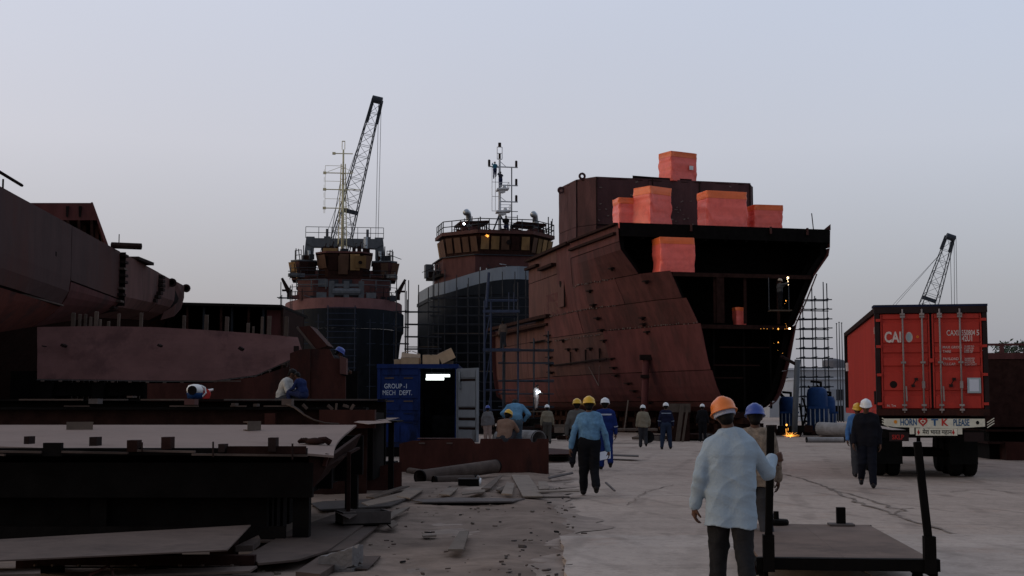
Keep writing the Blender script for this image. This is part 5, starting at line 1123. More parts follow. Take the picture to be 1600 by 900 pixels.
# ================================================================ left: hull block, sections, racks and plates
LH = empty('hull_block', V(-16, 45, 0), 0, label='large grey-brown ship hull block with raked underside at the left edge', cat='ship block')
def lw(Y): return -14.7-(Y-38.5)*.0794
def z0f(Y): return 3.5+(Y-38.5)*.105 if Y < 55 else 5.23+(Y-55)*.055
def lx(Y, z):
    if z >= 5.95+max(0, (Y-54.5)*.09): return lw(Y)
    zc_ = 5.95+max(0, (Y-54.5)*.09); t = (zc_-z)/(zc_-z0f(Y)+.001); return lw(Y) - 1.35*t**2.2
def LP(mb, name, mat, **kw):
    o = mb.build(name, MAT[mat], None, **kw); o.parent = LH; o.matrix_parent_inverse = Matrix.Translation(-LH.location); return o
def lplate(y0, y1, fz0, fz1, mat, out=0.0):
    g = .02
    m = MB().grid(lambda u, v: (lx(y0+(y1-y0)*u, fz0(y0+(y1-y0)*u)+g+(fz1(y0+(y1-y0)*u)-fz0(y0+(y1-y0)*u)-2*g)*v)+out + .015*mnoise.noise((u*4+y0, v*3, 1)), y0+g+(y1-y0-2*g)*u,
                                fz0(y0+(y1-y0)*u)+g+(fz1(y0+(y1-y0)*u)-fz0(y0+(y1-y0)*u)-2*g)*v), 8, 6, (-.04, 0, 0))
    return LP(m, 'shell_plate', mat)
c = lambda z: (lambda Y: z)
top = c(7.92)
for a, b in ((26, 34), (34, 46.5)): lplate(a, b, c(5.12), top, 'hull_grey'); 
lplate(46.5, 54.4, c(5.97), top, 'hull_grey'); lplate(46.5, 54.4, z0f, c(5.95), 'hull_rust_red', .01)
lplate(26, 37, z0f, c(5.08), 'hull_orange', .0); lplate(37, 46.5, z0f, c(5.08), 'hull_orange', .01)
lplate(54.9, 63, z0f, top, 'hull_rust_pale', .02); lplate(63.2, 67.6, z0f, top, 'hull_rust_pale', .0)
LP(MB().prism([(lw(67.65)+.02, 67.65, 7.92), (lw(70)+.02, 70.2, 7.92), (lw(70)+.02, 70.2, 7.3), (lw(70)-.05, 69.9, 6.7), (lw(69)-.3, 69.2, 6.25), (lw(67.65)-.7, 67.65, 5.95)], (-.04, 0, 0)), 'stern_plate', 'hull_rust_pale')
# inner skin, bottom down to the keel, deck, far side
LP(MB().grid(lambda u, v: (lx(26+43.5*u, z0f(26+43.5*u)+(7.9-z0f(26+43.5*u))*v)-.06, 26+43.5*u, z0f(26+43.5*u)+(7.9-z0f(26+43.5*u))*v), 20, 8), 'inner_skin', 'seam')
LP(MB().grid(lambda u, v: (lw(26+43.5*u)-1.40-4.8*v, 26+43.5*u, z0f(26+43.5*u)*(1-v)+1.0*v+.02), 16, 3), 'bottom_plating', 'dark_rust')
LP(MB().bb(-26, -14.6, 26, 26.06, 1.0, 7.9), 'end_bulkhead', 'dark_steel')
LP(MB().add([(lw(26)-.05, 26, 7.8), (lw(69.8)-.05, 69.8, 7.8), (-28, 69.8, 7.8), (-26, 26, 7.8)], [(0, 1, 2, 3)]), 'deck', 'dark_rust')
LP(MB().add([(lw(69.6)-.3, 69.6, 7.7), (-28, 69.6, 7.7), (-27, 69.6, 1.0), (-20, 69.6, 1.0), (-17.9, 69.6, 6.2)], [(0, 1, 2, 3, 4)]), 'stern_frame', 'dark_rust')
LP(MB().bb(-24, -20.5, 26.5, 69, 0.05, 1.3), 'keel_cradle', 'dark_steel')
me_lug = MB().bb(-.04, .22, -.28, .28, -.05, .05).mesh('seam_bracket'); me_lug.materials.append(MAT['bracket'])
me_lug2 = MB().bb(-.04, .2, -.35, .25, -.05, .03).mesh('seam_bracket_pale'); me_lug2.materials.append(MAT['plate_mid'])
for k in range(9):
    z = 7.75-.27*k; inst('seam_bracket', me_lug if k not in (2, 5, 7) else me_lug2, LH, V(lx(54.6, z)+.03, 54.6-.12*max(0, k-4), z)-LH.location, (0, 0, .05))
for k in range(7):
    z = 7.7-.2*k; inst('seam_bracket', me_lug, LH, V(lx(63.1, z)+.03, 63.1-.35*max(0, k-3), z)-LH.location, (0, 0, .05), (1, .8+.2*(k % 3), 1.4))
LP(MB().bar((lw(54.65)+.01, 54.65, 5.7), (lw(54.65)+.01, 54.65, 7.9), .06, .35, up=(1, 0, 0)), 'seam_gap', 'seam')
lug_ring = lambda Y, z: MB().lathe([(.12, -.05), (.22, -.05), (.22, .05), (.12, .05), (.12, -.05)], 12)
for Y, z in ((66.0, 7.7), (70.3, 7.8)):
    o = LP(lug_ring(Y, z), 'lifting_lug', 'bracket'); o.matrix_parent_inverse = Matrix.Translation(-LH.location); o.location = (lw(Y)+.12, Y, z); o.rotation_euler = (R(90), 0, 0)
LP(MB().tube((lw(53)-.2, 53.5, 8.05), (lw(53)+1.0, 53.5, 8.0), .13, 8), 'deck_pipe', 'bracket'); LP(MB().tube((lw(53)+.1, 53.5, 8.1), (lw(53)+.1, 53.5, 8.5), .02, 5), 'deck_pin', 'bracket')
LP(MB().bb(lw(57)-.3, lw(57)+.1, 57.5, 60, 7.92, 8.05), 'deck_edge_box', 'bracket')
LP(MB().tube((lw(40)-.3, 39.5, 7.9), (lw(40)-.3, 39.5, 8.35), .03, 5).tube((lw(40)-.1, 40.5, 8.32), (lw(37)-.6, 36.5, 8.7), .05, 5), 'deck_rail', 'bracket')
LP(MB().bar((lx(41, 5.1)+.05, 38, 5.1), (lx(46, 5.1)+.05, 46.4, 5.1), .08, .05), 'longitudinal_weld', 'plate_mid')
LP(MB().bb(lw(45)+.0, lw(45)+.05, 44.2, 44.5, 6.6, 6.75), 'hull_mark', 'seam')
# deckhouse on it
q = lambda px, py, Y=60: P(px, py, Y)
LP(MB().prism([q(30, 317), q(142, 317), q(152, 344), q(30, 344)], (-1.6, 5, 0)), 'deckhouse_wall', 'hull_rust_red')
LP(MB().prism([q(142, 316), q(145, 316), q(169, 382), q(164, 382)], (-1.6, 5, 0)), 'raked_end_plate', 'hull_rust')
LP(MB().prism([q(30, 346, 61.5), q(150, 346, 61.5), q(160, 385, 61.5), q(30, 400, 61.5)], (0, .1, 0)), 'recess_wall', 'dark_steel')
for px in (104, 121, 141): LP(MB().prism([q(px, 344), q(px+4, 344), q(px+5, 384), q(px, 384)], (0, .3, 0)), 'pillar', 'dark_rust')
for px, w in ((125, 9), (146, 8)): LP(MB().prism([q(px, 350, 61.3), q(px+w, 352, 61.3), q(px+w, 375, 61.3), q(px, 372, 61.3)], (0, .1, 0)), 'recess_panel', 'hull_rust_pale')
for px in (103, 123): LP(MB().prism([q(px, 322, 59.95), q(px+5, 322, 59.95), q(px+3, 340, 59.95), q(px, 338, 59.95)], (0, .02, 0)), 'scorch_mark', 'seam')

# dark ship section in the middle distance
SB = empty('ship_section', P(350, 640, 75)*1 - V(0, 0, P(350, 640, 75).z), 0, label='black open ship section with flat roof plate behind the pink panel', cat='ship block')
def SBp(mb, name, mat):
    o = mb.build(name, MAT[mat], None); o.parent = SB; o.matrix_parent_inverse = Matrix.Translation(-SB.location); return o
X0, X1, X2 = (205-800)/F*75, (442-800)/F*75, (415-800)/F*75
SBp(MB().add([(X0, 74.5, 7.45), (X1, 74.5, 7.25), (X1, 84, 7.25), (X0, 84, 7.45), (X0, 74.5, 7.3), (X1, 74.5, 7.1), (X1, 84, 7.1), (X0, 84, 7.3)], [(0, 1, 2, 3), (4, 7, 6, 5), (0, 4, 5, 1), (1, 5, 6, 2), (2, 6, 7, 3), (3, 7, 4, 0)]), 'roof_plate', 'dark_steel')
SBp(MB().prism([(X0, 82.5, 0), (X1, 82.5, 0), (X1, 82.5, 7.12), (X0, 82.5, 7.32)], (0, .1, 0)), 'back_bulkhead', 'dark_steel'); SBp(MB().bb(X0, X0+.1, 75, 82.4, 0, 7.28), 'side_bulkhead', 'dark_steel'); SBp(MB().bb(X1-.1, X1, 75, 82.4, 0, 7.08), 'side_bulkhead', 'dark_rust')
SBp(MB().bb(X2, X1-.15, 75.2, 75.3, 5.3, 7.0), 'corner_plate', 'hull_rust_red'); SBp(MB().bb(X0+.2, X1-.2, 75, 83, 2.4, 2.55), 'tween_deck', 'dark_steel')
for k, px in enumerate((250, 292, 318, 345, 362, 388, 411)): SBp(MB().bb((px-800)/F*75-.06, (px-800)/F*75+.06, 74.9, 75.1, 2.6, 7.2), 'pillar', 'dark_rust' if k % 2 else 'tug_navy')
# pink shell panel on its cradle with timber props behind
PN = empty('shell_panel', V(-9, 35, 0), 0, label='big pinkish-brown shell panel standing on edge at the left', cat='steel panel')
def PNp(mb, name, mat, root=PN):
    o = mb.build(name, MAT[mat], None); o.parent = root; o.matrix_parent_inverse = Matrix.Translation(-root.location); return o
tp = [(58, 511), (150, 509.5), (240, 511), (330, 516), (400, 521), (465, 527)]
bp_ = [(58, 592), (150, 593), (240, 594.5), (330, 595), (400, 586), (473, 553)]
def lerp_poly(pl_, u):
    i = u*(len(pl_)-1); k = min(int(i), len(pl_)-2); t = i-k; return (pl_[k][0]+(pl_[k+1][0]-pl_[k][0])*t, pl_[k][1]+(pl_[k+1][1]-pl_[k][1])*t)
def pfn(u, v):
    a, b = lerp_poly(bp_, u), lerp_poly(tp, u); Y = 34.6 + .9*v + .6*u*u
    return P(a[0]+(b[0]-a[0])*v, a[1]+(b[1]-a[1])*v, Y) + V(0, .04*mnoise.noise((u*6, v*3, 0)), 0)
PNp(MB().grid(pfn, 30, 8, (0, .05, 0)), 'plate', 'panel_pink')
PNp(MB().grid(lambda u, v: pfn(u, .015*v)+V(0, -.03, -.03), 30, 1, (0, .05, 0)), 'lower_edge', 'plate_dark')
for u in [.02+.06*k for k in range(16)]:
    a = pfn(u, 0)+V(0, -.04, -.05); PNp(MB().box(a, (.08, .05, .035)), 'tack_weld', 'plate_mid')
for px, py, s_ in ((100, 540, .14), (250, 540, .12), (377, 545, .16), (69, 541, .05)): PNp(MB().box(P(px, py, 34.9), (s_*.6, .3, s_*.5), Matrix.Rotation(.6, 3, 'Y')), 'lug', 'bracket')
for px, t, b, w in ((113, 489, 511, 6), (123, 491, 511, 4), (132, 491, 511, 4), (140, 495, 511, 4), (149, 487, 511, 6), (155, 499, 511, 3), (168, 502, 511, 4), (184, 490, 511, 4), (219, 489, 512, 5), (286, 493, 514, 5), (321, 492, 517, 6), (353, 495, 519, 6), (386, 505, 521, 5), (394, 510, 521, 3), (408, 495, 523, 4), (419, 494, 524, 6), (446, 495, 527, 6)):
    a, b_ = P(px-2, b+30, 36.3), P(px+2, t, 36.0); o = empty('prop_timber', V(a.x, a.y, 0), 0); o.parent = PN; o.matrix_parent_inverse = Matrix.Translation(-PN.location)
    bpy.data.objects.remove(o)
    PNp(MB().bar((a.x, a.y, max(.3, a.z-2.0)), b_, w/60, .07), 'prop_timber', 'timber_pale')
for px in (80, 160, 240, 320, 400): PNp(MB().bb((px-800)/F*35-.15, (px-800)/F*35+.15, 34.7, 36.2, 0.05, 2.25 if px < 380 else 2.35), 'cradle_leg', 'dark_steel')
PNp(MB().bb((60-800)/F*35, (455-800)/F*35, 34.9, 36.0, 1.9, 2.24), 'cradle_beam', 'dark_steel')
PNp(MB().bb((20-800)/F*37.5, (560-800)/F*37.5, 37.4, 37.5, .05, 2.6), 'gap_backing', 'dark_steel')  # dark wall added to block the sky showing under the panel
# dark red curved section under and right of it
RS = empty('curved_section', V(-6, 33.6, 0), 0, label='dark red curved hull section lying below the pink panel', cat='ship block')
R_ = lambda mb, n, m_: PNp(mb, n, m_, RS)
w_ = lambda l, Y: [P(x, y, Y) for x, y in l]
R_(MB().prism(w_([(230, 650), (230, 599), (330, 598), (400, 589), (452, 572), (452, 650)], 33.8), (0, .08, 0)), 'side_plate', 'barrier_rust')
R_(MB().prism(w_([(453, 650), (453, 552), (470, 546), (484, 545), (484, 650)], 33.7), (0, .08, 0)), 'side_plate', 'barrier_rust')
R_(MB().prism(w_([(485, 650), (485, 545), (515, 546), (522, 560), (531, 560), (531, 585), (540, 588), (540, 650)], 33.8), (0, .08, 0)), 'side_plate', 'barrier_rust')
R_(MB().prism(w_([(531, 556), (541, 560), (541, 585), (531, 584)], 33.7), (0, .3, 0)), 'end_bracket', 'hull_rust_pale')
R_(MB().prism(w_([(466, 511), (484, 509), (512, 540), (494, 546)], 34.0) , (0, 1.2, 0)), 'sloped_plate', 'barrier_rust'); R_(MB().bar(P(464, 511, 33.95), P(492, 546, 33.95), .05, .05), 'sloped_edge', 'plate_mid')
R_(MB().bb((230-800)/F*34, (540-800)/F*34, 34.0, 37.2, 0.05, 1.55), 'inner_floor', 'dark_steel')
R_(MB().bar(P(280, 595, 33.6), P(376, 595.5, 33.6), .04, .03), 'edge_bar', 'plate_mid')
R_(MB().box(P(463, 545, 33.8), (.12, .1, .14)), 'pad', 'bracket')

# ---- rear rack of long beams
RK = empty('beam_rack', V(-6, 25, 0), 0, label='long dark beam rack at eye height where two workers sit', cat='rack')
K_ = lambda mb, n, m_: PNp(mb, n, m_, RK)
xe = (592-800)/F*25
K_(MB().bb(-13, xe, 26.5, 26.6, .05, 1.72), 'back_web', 'dark_steel'); K_(MB().bb(-13, xe, 26.3, 26.8, 1.725, 1.76), 'top_flange', 'dark_steel')
K_(MB().bb(-13, xe-.1, 24.0, 24.1, .05, 1.56), 'front_web', 'dark_rust'); K_(MB().bb(-13, xe-.1, 23.85, 24.25, 1.565, 1.6), 'front_flange', 'dark_steel')  # webs carried down to the ground to keep the space below black
for k in range(9): K_(MB().bb(-12.2+1.2*k, -12.1+1.2*k, 24.3, 26.4, .3, 1.5), 'cross_beam', 'dark_steel')
for px0, px1, py, Y, mt in ((30, 130, 622, 26.28, 'plate_mid'), (150, 200, 622, 26.28, 'plate_dark'), (220, 300, 623, 26.28, 'plate_mid'), (350, 440, 623, 26.28, 'plate_dark'), (440, 590, 623, 26.28, 'plate_dark')):
    a, b = P(px0, py, Y), P(px1, py, Y); K_(MB().bb(a.x, b.x, Y-.02, Y+.02, 1.735, 1.765), 'lit_edge', mt)  # paler strips paint the light caught by the flange edges
for px0, px1, py in ((100, 140, 632), (265, 310, 632), (360, 385, 633), (412, 450, 633)):
    a, b = P(px0, py, 23.83), P(px1, py, 23.83); K_(MB().bb(a.x, b.x, 23.82, 23.85, 1.615, 1.635), 'lit_edge', 'plate_mid')
for px, py, w, h, mt in ((148, 627, .16, .09, 'plate_dark'), (298, 628, .18, .1, 'panel_pink'), (366, 632, .07, .05, 'plate_mid'), (400, 633, .06, .05, 'plate_mid'), (449, 628, .17, .11, 'plate_mid'), (205, 620, .10, .03, 'plate_mid')):
    p_ = P(px, py, 23.9); K_(MB().box((p_.x, 23.95, p_.z), (w, .3, h)), 'steel_offcut', mt)
for a, b in (((473, 632), (480, 639)), ((512, 633), (520, 640)), ((548, 640), (553, 632)), ((536, 633), (545, 636)), ((524, 650), (526, 630))):
    K_(MB().bar(P(*a, 23.8), P(*b, 23.8), .03, .05 if a[0] != 524 else .09), 'chalked_lug', 'timber_pale' if a[0] == 524 else 'plate_mid')
K_(MB().bb((505-800)/F*24, (590-800)/F*24, 23.6, 23.85, 1.24, 1.56), 'end_web', 'barrier_rust')
K_(MB().bb((420-800)/F*24, (436-800)/F*24, 23.7, 23.83, 1.3, 1.5), 'web_stiffener', 'barrier_rust')
HSo = MB().path([P(448, 632, 23.7), P(460, 637, 23.6), P(475, 648, 23.5), P(490, 656, 23.4), P(508, 661, 23.4), P(530, 662.5, 23.4)], .016, 6).build('air_hose', MAT['plate_mid'], smooth=True, label='pale hose sagging from the beam rack edge', cat='hose')
MB().path([P(455, 632, 23.75), P(466, 639, 23.65), P(474, 645, 23.6)], .012, 6).build('air_hose', MAT['plate_dark'], smooth=True, label='short dark hose beside the sagging pale hose', cat='hose')
# papers and plates at the rack's right end
TB = empty('side_table', P(600, 700, 25) - V(0, 0, P(600, 700, 25).z), 0, label='low dark table with pale sheets in front of the blue container', cat='table')
for px in (560, 612): PNp(MB().bb((px-800)/F*25-.05, (px-800)/F*25+.05, 25, 25.1, .05, 1.33), 'leg', 'dark_steel', TB)
PNp(MB().bb((552-800)/F*25, (626-800)/F*25, 24.4, 25.8, 1.33, 1.36), 'table_top', 'dark_steel', TB)
for i, (l, lab) in enumerate((([(553, 660), (570, 655), (600, 656), (612, 660), (575, 663)], 'pale cut steel sheet at the left on the low table'), ([(594, 653), (624, 653), (604, 658), (590, 657)], 'pale cut steel sheet at the right on the low table'))):
    z = 1.365+.006*i; MB().prism([G(x, y, z) for x, y in l], (0, 0, .004)).build('cut_sheet', MAT['plate_light'], label=lab, cat='sheet')
# white and blue drum with red box
JG = empty('water_drum', P(313, 621, 27.0), 0, label='white and blue rounded drum resting on the beam rack', cat='drum')
MB().lathe([(.02, 0), (.15, .01), (.165, .10), (.165, .12)], 16).build('lower_shell', MAT['machine_blue'], JG, smooth=True); MB().lathe([(.165, .12), (.17, .2), (.13, .27), (.04, .29)], 16).build('upper_shell', MAT['paper'], JG, smooth=True)
MB().tube((-.02, -.15, .17), (-.02, -.18, .17), .09, 14).build('opening', MAT['seam'], JG)
MB().path([(.15, -.03, .05), (.22, -.03, .12), (.2, -.03, .22), (.12, -.03, .26)], .018, 6).build('handle', MAT['paper'], JG)
RB = empty('red_canister', P(328, 621, 27.0), .2, label='red canister with pale spout beside the white drum', cat='canister')
MB().prism([(-.1, 0, 0), (.08, 0, 0), (.12, 0, .1), (.08, 0, .18), (-.1, 0, .26)], (0, .2, 0)).build('body', MAT['paint_red'], RB, bevel=.02); MB().tube((.05, .1, .16), (.16, .1, .19), .03, 8, .02).build('spout', MAT['paper'], RB)
for o_ in (JG, RB): o_.location.z = 1.765; o_.location.y = 26.55

# ---- front table with bent light plate
FT = empty('bending_table', V(-5, 17, 0), 0, label='heavy dark steel table carrying a pale bent plate', cat='table')
T_ = lambda mb, n, m_: PNp(mb, n, m_, FT)
def tz(Y, x): t = (Y-15)/5.2; return 1.115+.235*t - .10*t*(1-t)*1.6
def tab(u, v):
    Y = 14.95+5.2*v; xr = -1.97-.35*v-.10*math.sin(v*math.pi); x = -11+(xr+11)*u
    dip = .11*max(0, (-3.6-x))/3.5*(1-v)  # front edge rises towards the left
    return (x, Y, tz(Y, x)+min(.12, dip)-.02*max(0, (x+2.4))*4*(1-v))
BPL = MB().grid(tab, 40, 14, (0, 0, -.025)).build('bent_plate', MAT['plate_light'], smooth=False, label='long pale curved steel plate lying on the dark table', cat='plate')
for Y in (15.0, 16.6, 18.3, 20.0): T_(MB().bb(-11, -2.2, Y-.06, Y+.06, .62, 1.0+.2*(Y-15)/5.2), 'long_beam', 'dark_steel')
for k in range(6): T_(MB().bb(-10.5+1.6*k, -10.38+1.6*k, 15.1, 19.95, .6, .95), 'cross_beam', 'dark_steel')
for x in (-2.35, -4.6, -7, -10):
    for Y in (15.2, 19.9): T_(MB().bb(x-.09, x+.09, Y-.09, Y+.09, .04, .62), 'leg', 'dark_steel')
xa = lambda px, Y=14.8: (px-800)/F*Y
for px0, px1, py0, py1 in ((-120, 483, 701, 712),):
    T_(MB().bb(xa(-200), xa(483), 14.70, 14.80, P(0, 711, 14.75).z, P(0, 700, 14.75).z), 'front_beam', 'dark_steel')
T_(MB().bb(xa(361), xa(483), 14.66, 14.695, P(0, 709, 14.7).z, P(0, 697, 14.7).z), 'front_angle', 'dark_rust')
for px0, px1, py in ((-60, 65, 704.5), (97, 200, 706), (215, 305, 704), (300, 480, 710), (-20, 8, 709)):
    a, b = P(px0, py, 14.6), P(px1, py+2, 14.6); T_(MB().bar(a, b, .05, .022), 'pale_strip', 'plate_mid')
for px, py0, py1, w, lab in ((40, 682, 691, .055, 'bracket'), (144, 683, 694, .08, 'bracket'), (205, 688, 703, .11, 'dark_rust'), (258, 683, 699, .10, 'dark_rust'), (345, 694, 704, .07, 'bracket'), (424, 684, 703, .085, 'bracket'), (80, 692, 710, .2, 'dark_steel')):
    a, b = P(px, py1+3, 14.6), P(px, py0, 14.6); T_(MB().bb(a.x-w/2, a.x+w/2, 14.62, 14.69+.12*(w < .15), a.z, b.z), 'clamp_block', lab)
for px, y0, y1 in ((333, 690, 714), (457, 693, 718), (222, 691, 706)): T_(MB().tube(P(px, y1, 14.55), P(px, y0, 14.55), .011, 6), 'clamp_bolt', 'bracket')
for k in range(5):
    T_(MB().bb(-11, -2.75-.12*(k % 2), 15.25+.16*k, 15.37+.16*k, .06, .60), 'dark_fill_beam', 'dark_steel'); T_(MB().bb(-11, -2.9, 16.7+.5*k, 17.0+.5*k, .06, .55), 'dark_fill_beam', 'dark_steel')  # unseen dark beams added to black out the space under the table
T_(MB().bb(-11, -2.5, 14.99, 15.06, .12, .30), 'lower_rail', 'dark_steel')
# right end brackets
T_(MB().prism([V(-2.25, 15.0, 1.06), V(-2.05, 15.2, 1.08), V(-2.25, 19.8, 1.22), V(-2.35, 19.8, 1.0), V(-2.25, 15.0, .72)], (.05, 0, 0)), 'end_plate', 'dark_rust')
T_(MB().bar(P(506, 728, 15.2), P(560, 700, 18.5), .05, .03), 'end_brace', 'dark_rust'); T_(MB().bar(P(507, 728, 15.1), P(512, 709, 15.1), .10, .04), 'end_strut', 'barrier_rust')
T_(MB().bar((xa(547, 17), 17, .05), (xa(547, 17), 17, 1.05), .045, .045), 'end_post', 'dark_rust')
T_(MB().prism([P(451, 754, 15.4), P(480, 744, 16.4), P(470, 757, 15.6)], (0, 0, -.02)), 'gusset', 'dark_rust')
# loose pieces on the plate
for i, (px, py, w, h, rz, lab) in enumerate(((125, 664, .36, .10, .25, 'short rusty channel standing on the pale plate, left one'), (394, 664, .22, .11, .75, 'short rusty channel on the pale plate near its middle'))):
    Y = 19.2; p_ = P(px, py, Y); o = empty('steel_offcut', (p_.x, Y, tz(Y, p_.x)+.002), rz, label=lab, cat='offcut')
    MB().bb(-w/2, w/2, -.06, -.05, 0, h+.02).build('web', MAT['timber'], o); MB().bb(-w/2, w/2, -.049, .06, h, h+.015).build('flange', MAT['plate_mid'], o); MB().bb(-w/2, w/2, -.049, .06, 0, .012).build('flange', MAT['plate_mid'], o)
p_ = P(492, 687, 16.6); o = empty('work_glove', (p_.x, 16.6, tz(16.6, 0)+.0), -.3, label='crumpled dark work gloves lying on the pale plate', cat='glove')
MB().lathe([(.02, .0), (.12, .01), (.13, .04), (.08, .075), (.01, .085)], 14, sx=1.0, sy=.8).build('palm', MAT['dark_rust'], o, smooth=True)
for k in range(3): MB().path([(-.08, -.05+.05*k, .04), (-.15, -.06+.06*k, .06), (-.19, -.05+.06*k, .03)], .025, 6).build('finger', MAT['dark_rust'], o)
MB().path([(.05, 0, .05), (.13, .02, .06), (.18, .06, .02)], .04, 6).build('cuff', MAT['dark_rust'], o)

# ---- barrier girder, small plate, scrap
BR = empty('box_girder', V(-.9, 32, 0), 0, label='rust-red steel box girder lying across the yard before the blue container', cat='girder')
xr = lambda px: (px-800)/F*32
zr = lambda py: 1.62-(py-635)/F*32
outl = [(xr(625), .03), (xr(857), .03), (xr(857), zr(685)), (xr(846), zr(685))]
def notch(pxc, r): return [(xr(pxc)+r*math.cos(t), zr(685)-r*math.sin(t)*1.0) for t in [math.pi*k/8 for k in range(9)]]
outl += notch(834, .085) + notch(790, .08) + [(xr(751), zr(685)), (xr(750), zr(692)), (xr(742), zr(692)), (xr(737), zr(685)), (xr(645), zr(688)), (xr(625), zr(693))]
PNp(MB().prism([(x, 32, z) for x, z in outl], (0, .03, 0)), 'front_web', 'barrier_rust', BR); PNp(MB().prism([(x, 32.6, max(.02, z-.02)) for x, z in outl], (0, .03, 0)), 'back_web', 'barrier_rust', BR)
PNp(MB().bb(xr(652), xr(735), 32.05, 32.58, zr(686), zr(684.6)), 'top_flange', 'barrier_rust', BR)
for px in (660, 703): PNp(MB().bb(xr(px)-.07, xr(px)+.07, 31.98, 31.998, zr(693), zr(690.8)), 'tack_label', 'plate_mid', BR)
for px in (640, 700, 770, 845): PNp(MB().bb(xr(px), xr(px)+.03, 32.05, 32.58, .03, .6), 'diaphragm', 'dark_rust', BR)
SPt = empty('steel_plate', G(598, 770, 0), R(8), label='small rust-red plate standing on edge left of the box girder', cat='plate')
MB().prism([(-.38, 0, 0), (.36, 0, 0), (.36, .12, .58), (-.38, .12, .42)], (0, .03, 0)).build('plate', MAT['barrier_rust'], SPt); MB().bb(-.2, .2, .12, .5, 0, .4).build('prop', MAT['dark_steel'], SPt)
def gq(name, l, z, th, mat, label, cat='plank', kind=None):
    """flat piece lying on a real plane z; outline given as seen"""
    ps = [G(x, y, (z if not isinstance(z, (list, tuple)) else z[i])) for i, (x, y) in enumerate(l)]
    c0 = sum(ps, V(0, 0, 0))/len(ps)
    m = MB().prism([p - c0 for p in ps], (0, 0, -th)); o = m.build(name, MAT[mat], None, label=label, cat=cat); o.location = c0; return o
gq('steel_plate', [(-60, 846), (392, 820), (355, 859), (-60, 878)], .36, .012, 'plate_mid', 'long pale steel plate propped above the ground at lower left', 'plate')
gq('steel_plate', [(368, 853), (404, 836), (407, 842), (395, 852)], .22, .06, 'plate_mid', 'short block of plate beside the long pale plate', 'plate')
gq('steel_plate', [(398, 842), (455, 832), (452, 834), (428, 845), (404, 845)], .16, .02, 'plate_mid', 'thin narrow plate offcut behind the wide plates', 'plate')
gq('steel_plate', [(388, 866), (458, 826), (545, 795), (592, 803), (512, 860), (466, 874), (404, 880)], .17, .02, 'plate_mid', 'wide dusty steel plate stretching towards the girder', 'plate')
gq('steel_plate', [(513, 862), (594, 803), (640, 793), (596, 817), (547, 856)], .15, .02, 'plate_mid', 'narrow dusty plate strip along the right edge of the wide one', 'plate')
gq('steel_plate', [(462, 893), (500, 868), (548, 858), (553, 862), (500, 897)], .14, .06, 'plate_mid', 'thick plate end beside the concrete block', 'plate')
gq('steel_plate', [(553, 888), (555, 869), (595, 868), (574, 889)], .10, .012, 'plate_mid', 'small square steel plate right of the concrete block', 'plate')
CBk = empty('concrete_block', G(528, 905, 0)+V(0, .06, 0), R(-14), label='chipped concrete block standing at the bottom edge', cat='block')
m = MB(); rr = random.Random(5)
m.grid(lambda u, v: (-.17+.34*u, -.1+.3*v, .30-.10*(1-u)+.02*mnoise.noise((u*6, v*6, 0))-.05*max(0, u-.8)*5*mnoise.noise((v*9, 3, 0))), 8, 8, (0, 0, -.17)); m.build('block', MAT['concrete_block'], CBk); MB().bb(-.165, .165, -.095, .195, 0, .11).build('lower_half', MAT['concrete_block'], CBk)
BM = empty('steel_channel', G(230, 885, .3)*1, 0, label='dark steel channel with bolts along the lower left', cat='beam'); BM.location.z = 0; BMY = 12.75
PNp(MB().bb(xa(64, BMY), xa(403, BMY), BMY, BMY+.1, P(0, 884, BMY).z, P(0, 868, BMY).z), 'web', 'dark_rust', BM); PNp(MB().bb(xa(64, BMY), xa(403, BMY), BMY-.08, BMY-.002, P(0, 886, BMY).z, P(0, 884.5, BMY).z), 'flange', 'dark_steel', BM)
for px in (68, 95, 135, 222, 290, 325, 370): PNp(MB().tube((xa(px, BMY), BMY-.04, P(0, 884, BMY).z), (xa(px, BMY), BMY-.04, P(0, 881, BMY).z), .02, 6), 'bolt', 'plate_mid', BM)
for px in (90, 250, 390): PNp(MB().bb(xa(px, BMY)-.08, xa(px, BMY)+.08, BMY-.05, BMY+.15, .04, P(0, 886, BMY).z), 'support', 'dark_steel', BM)
gq('plank', [(-40, 888), (63, 888), (63, 896), (-40, 899)], .26, .03, 'plate_mid', 'pale plank end at the lower left corner', 'plank')
gq('plank', [(60, 896), (345, 886), (402, 884), (390, 892), (120, 901)], .16, .02, 'plate_mid', 'long pale plank under the bolted channel', 'plank')
gq('plank', [(363, 897), (425, 893), (430, 904), (363, 906)], .08, .02, 'plate_mid', 'short plank at the bottom edge left of the block', 'plank')
MB().bar(G(140, 899, .2), G(170, 884, .24), .015, .015).build('steel_rod', MAT['barrier_rust'], label='bent reddish rod leaning over the lower left planks', cat='rod'); MB().bar(G(174, 886, .24), G(178, 902, .2), .015, .015).build('steel_rod', MAT['dark_rust'], label='dark rod end crossing the lower left planks', cat='rod')
for x, Y in ((-4.6, 13.1), (-3.4, 13.4), (-3.0, 14.2), (-5.5, 13.2)): MB().box((x, Y, .19), (.25, .25, .3)).build('plate_support', MAT['dark_rust'], label='dark support block under the long pale plate', cat='block', group='supports under the long plate')
# tray-like dark offcut on the wide plate
TY = empty('steel_tray', G(567, 818, .17), R(20), label='dark open steel tray lying on the dusty plates', cat='tray')
MB().bb(-.3, .3, -.22, .22, 0, .02).build('base', MAT['dark_steel'], TY)
for a in ((-.3, -.28, -.22, .22), (.28, .3, -.22, .22), (-.28, .28, .2, .22), (-.28, .28, -.22, -.2)): MB().bb(*a, .021, .16).build('rim', MAT['plate_dark'], TY)
gq('steel_plate', [(524, 800), (550, 795), (560, 802), (545, 810)], .31, .012, 'plate_mid', 'bent plate corner leaning on the dark tray', 'plate')
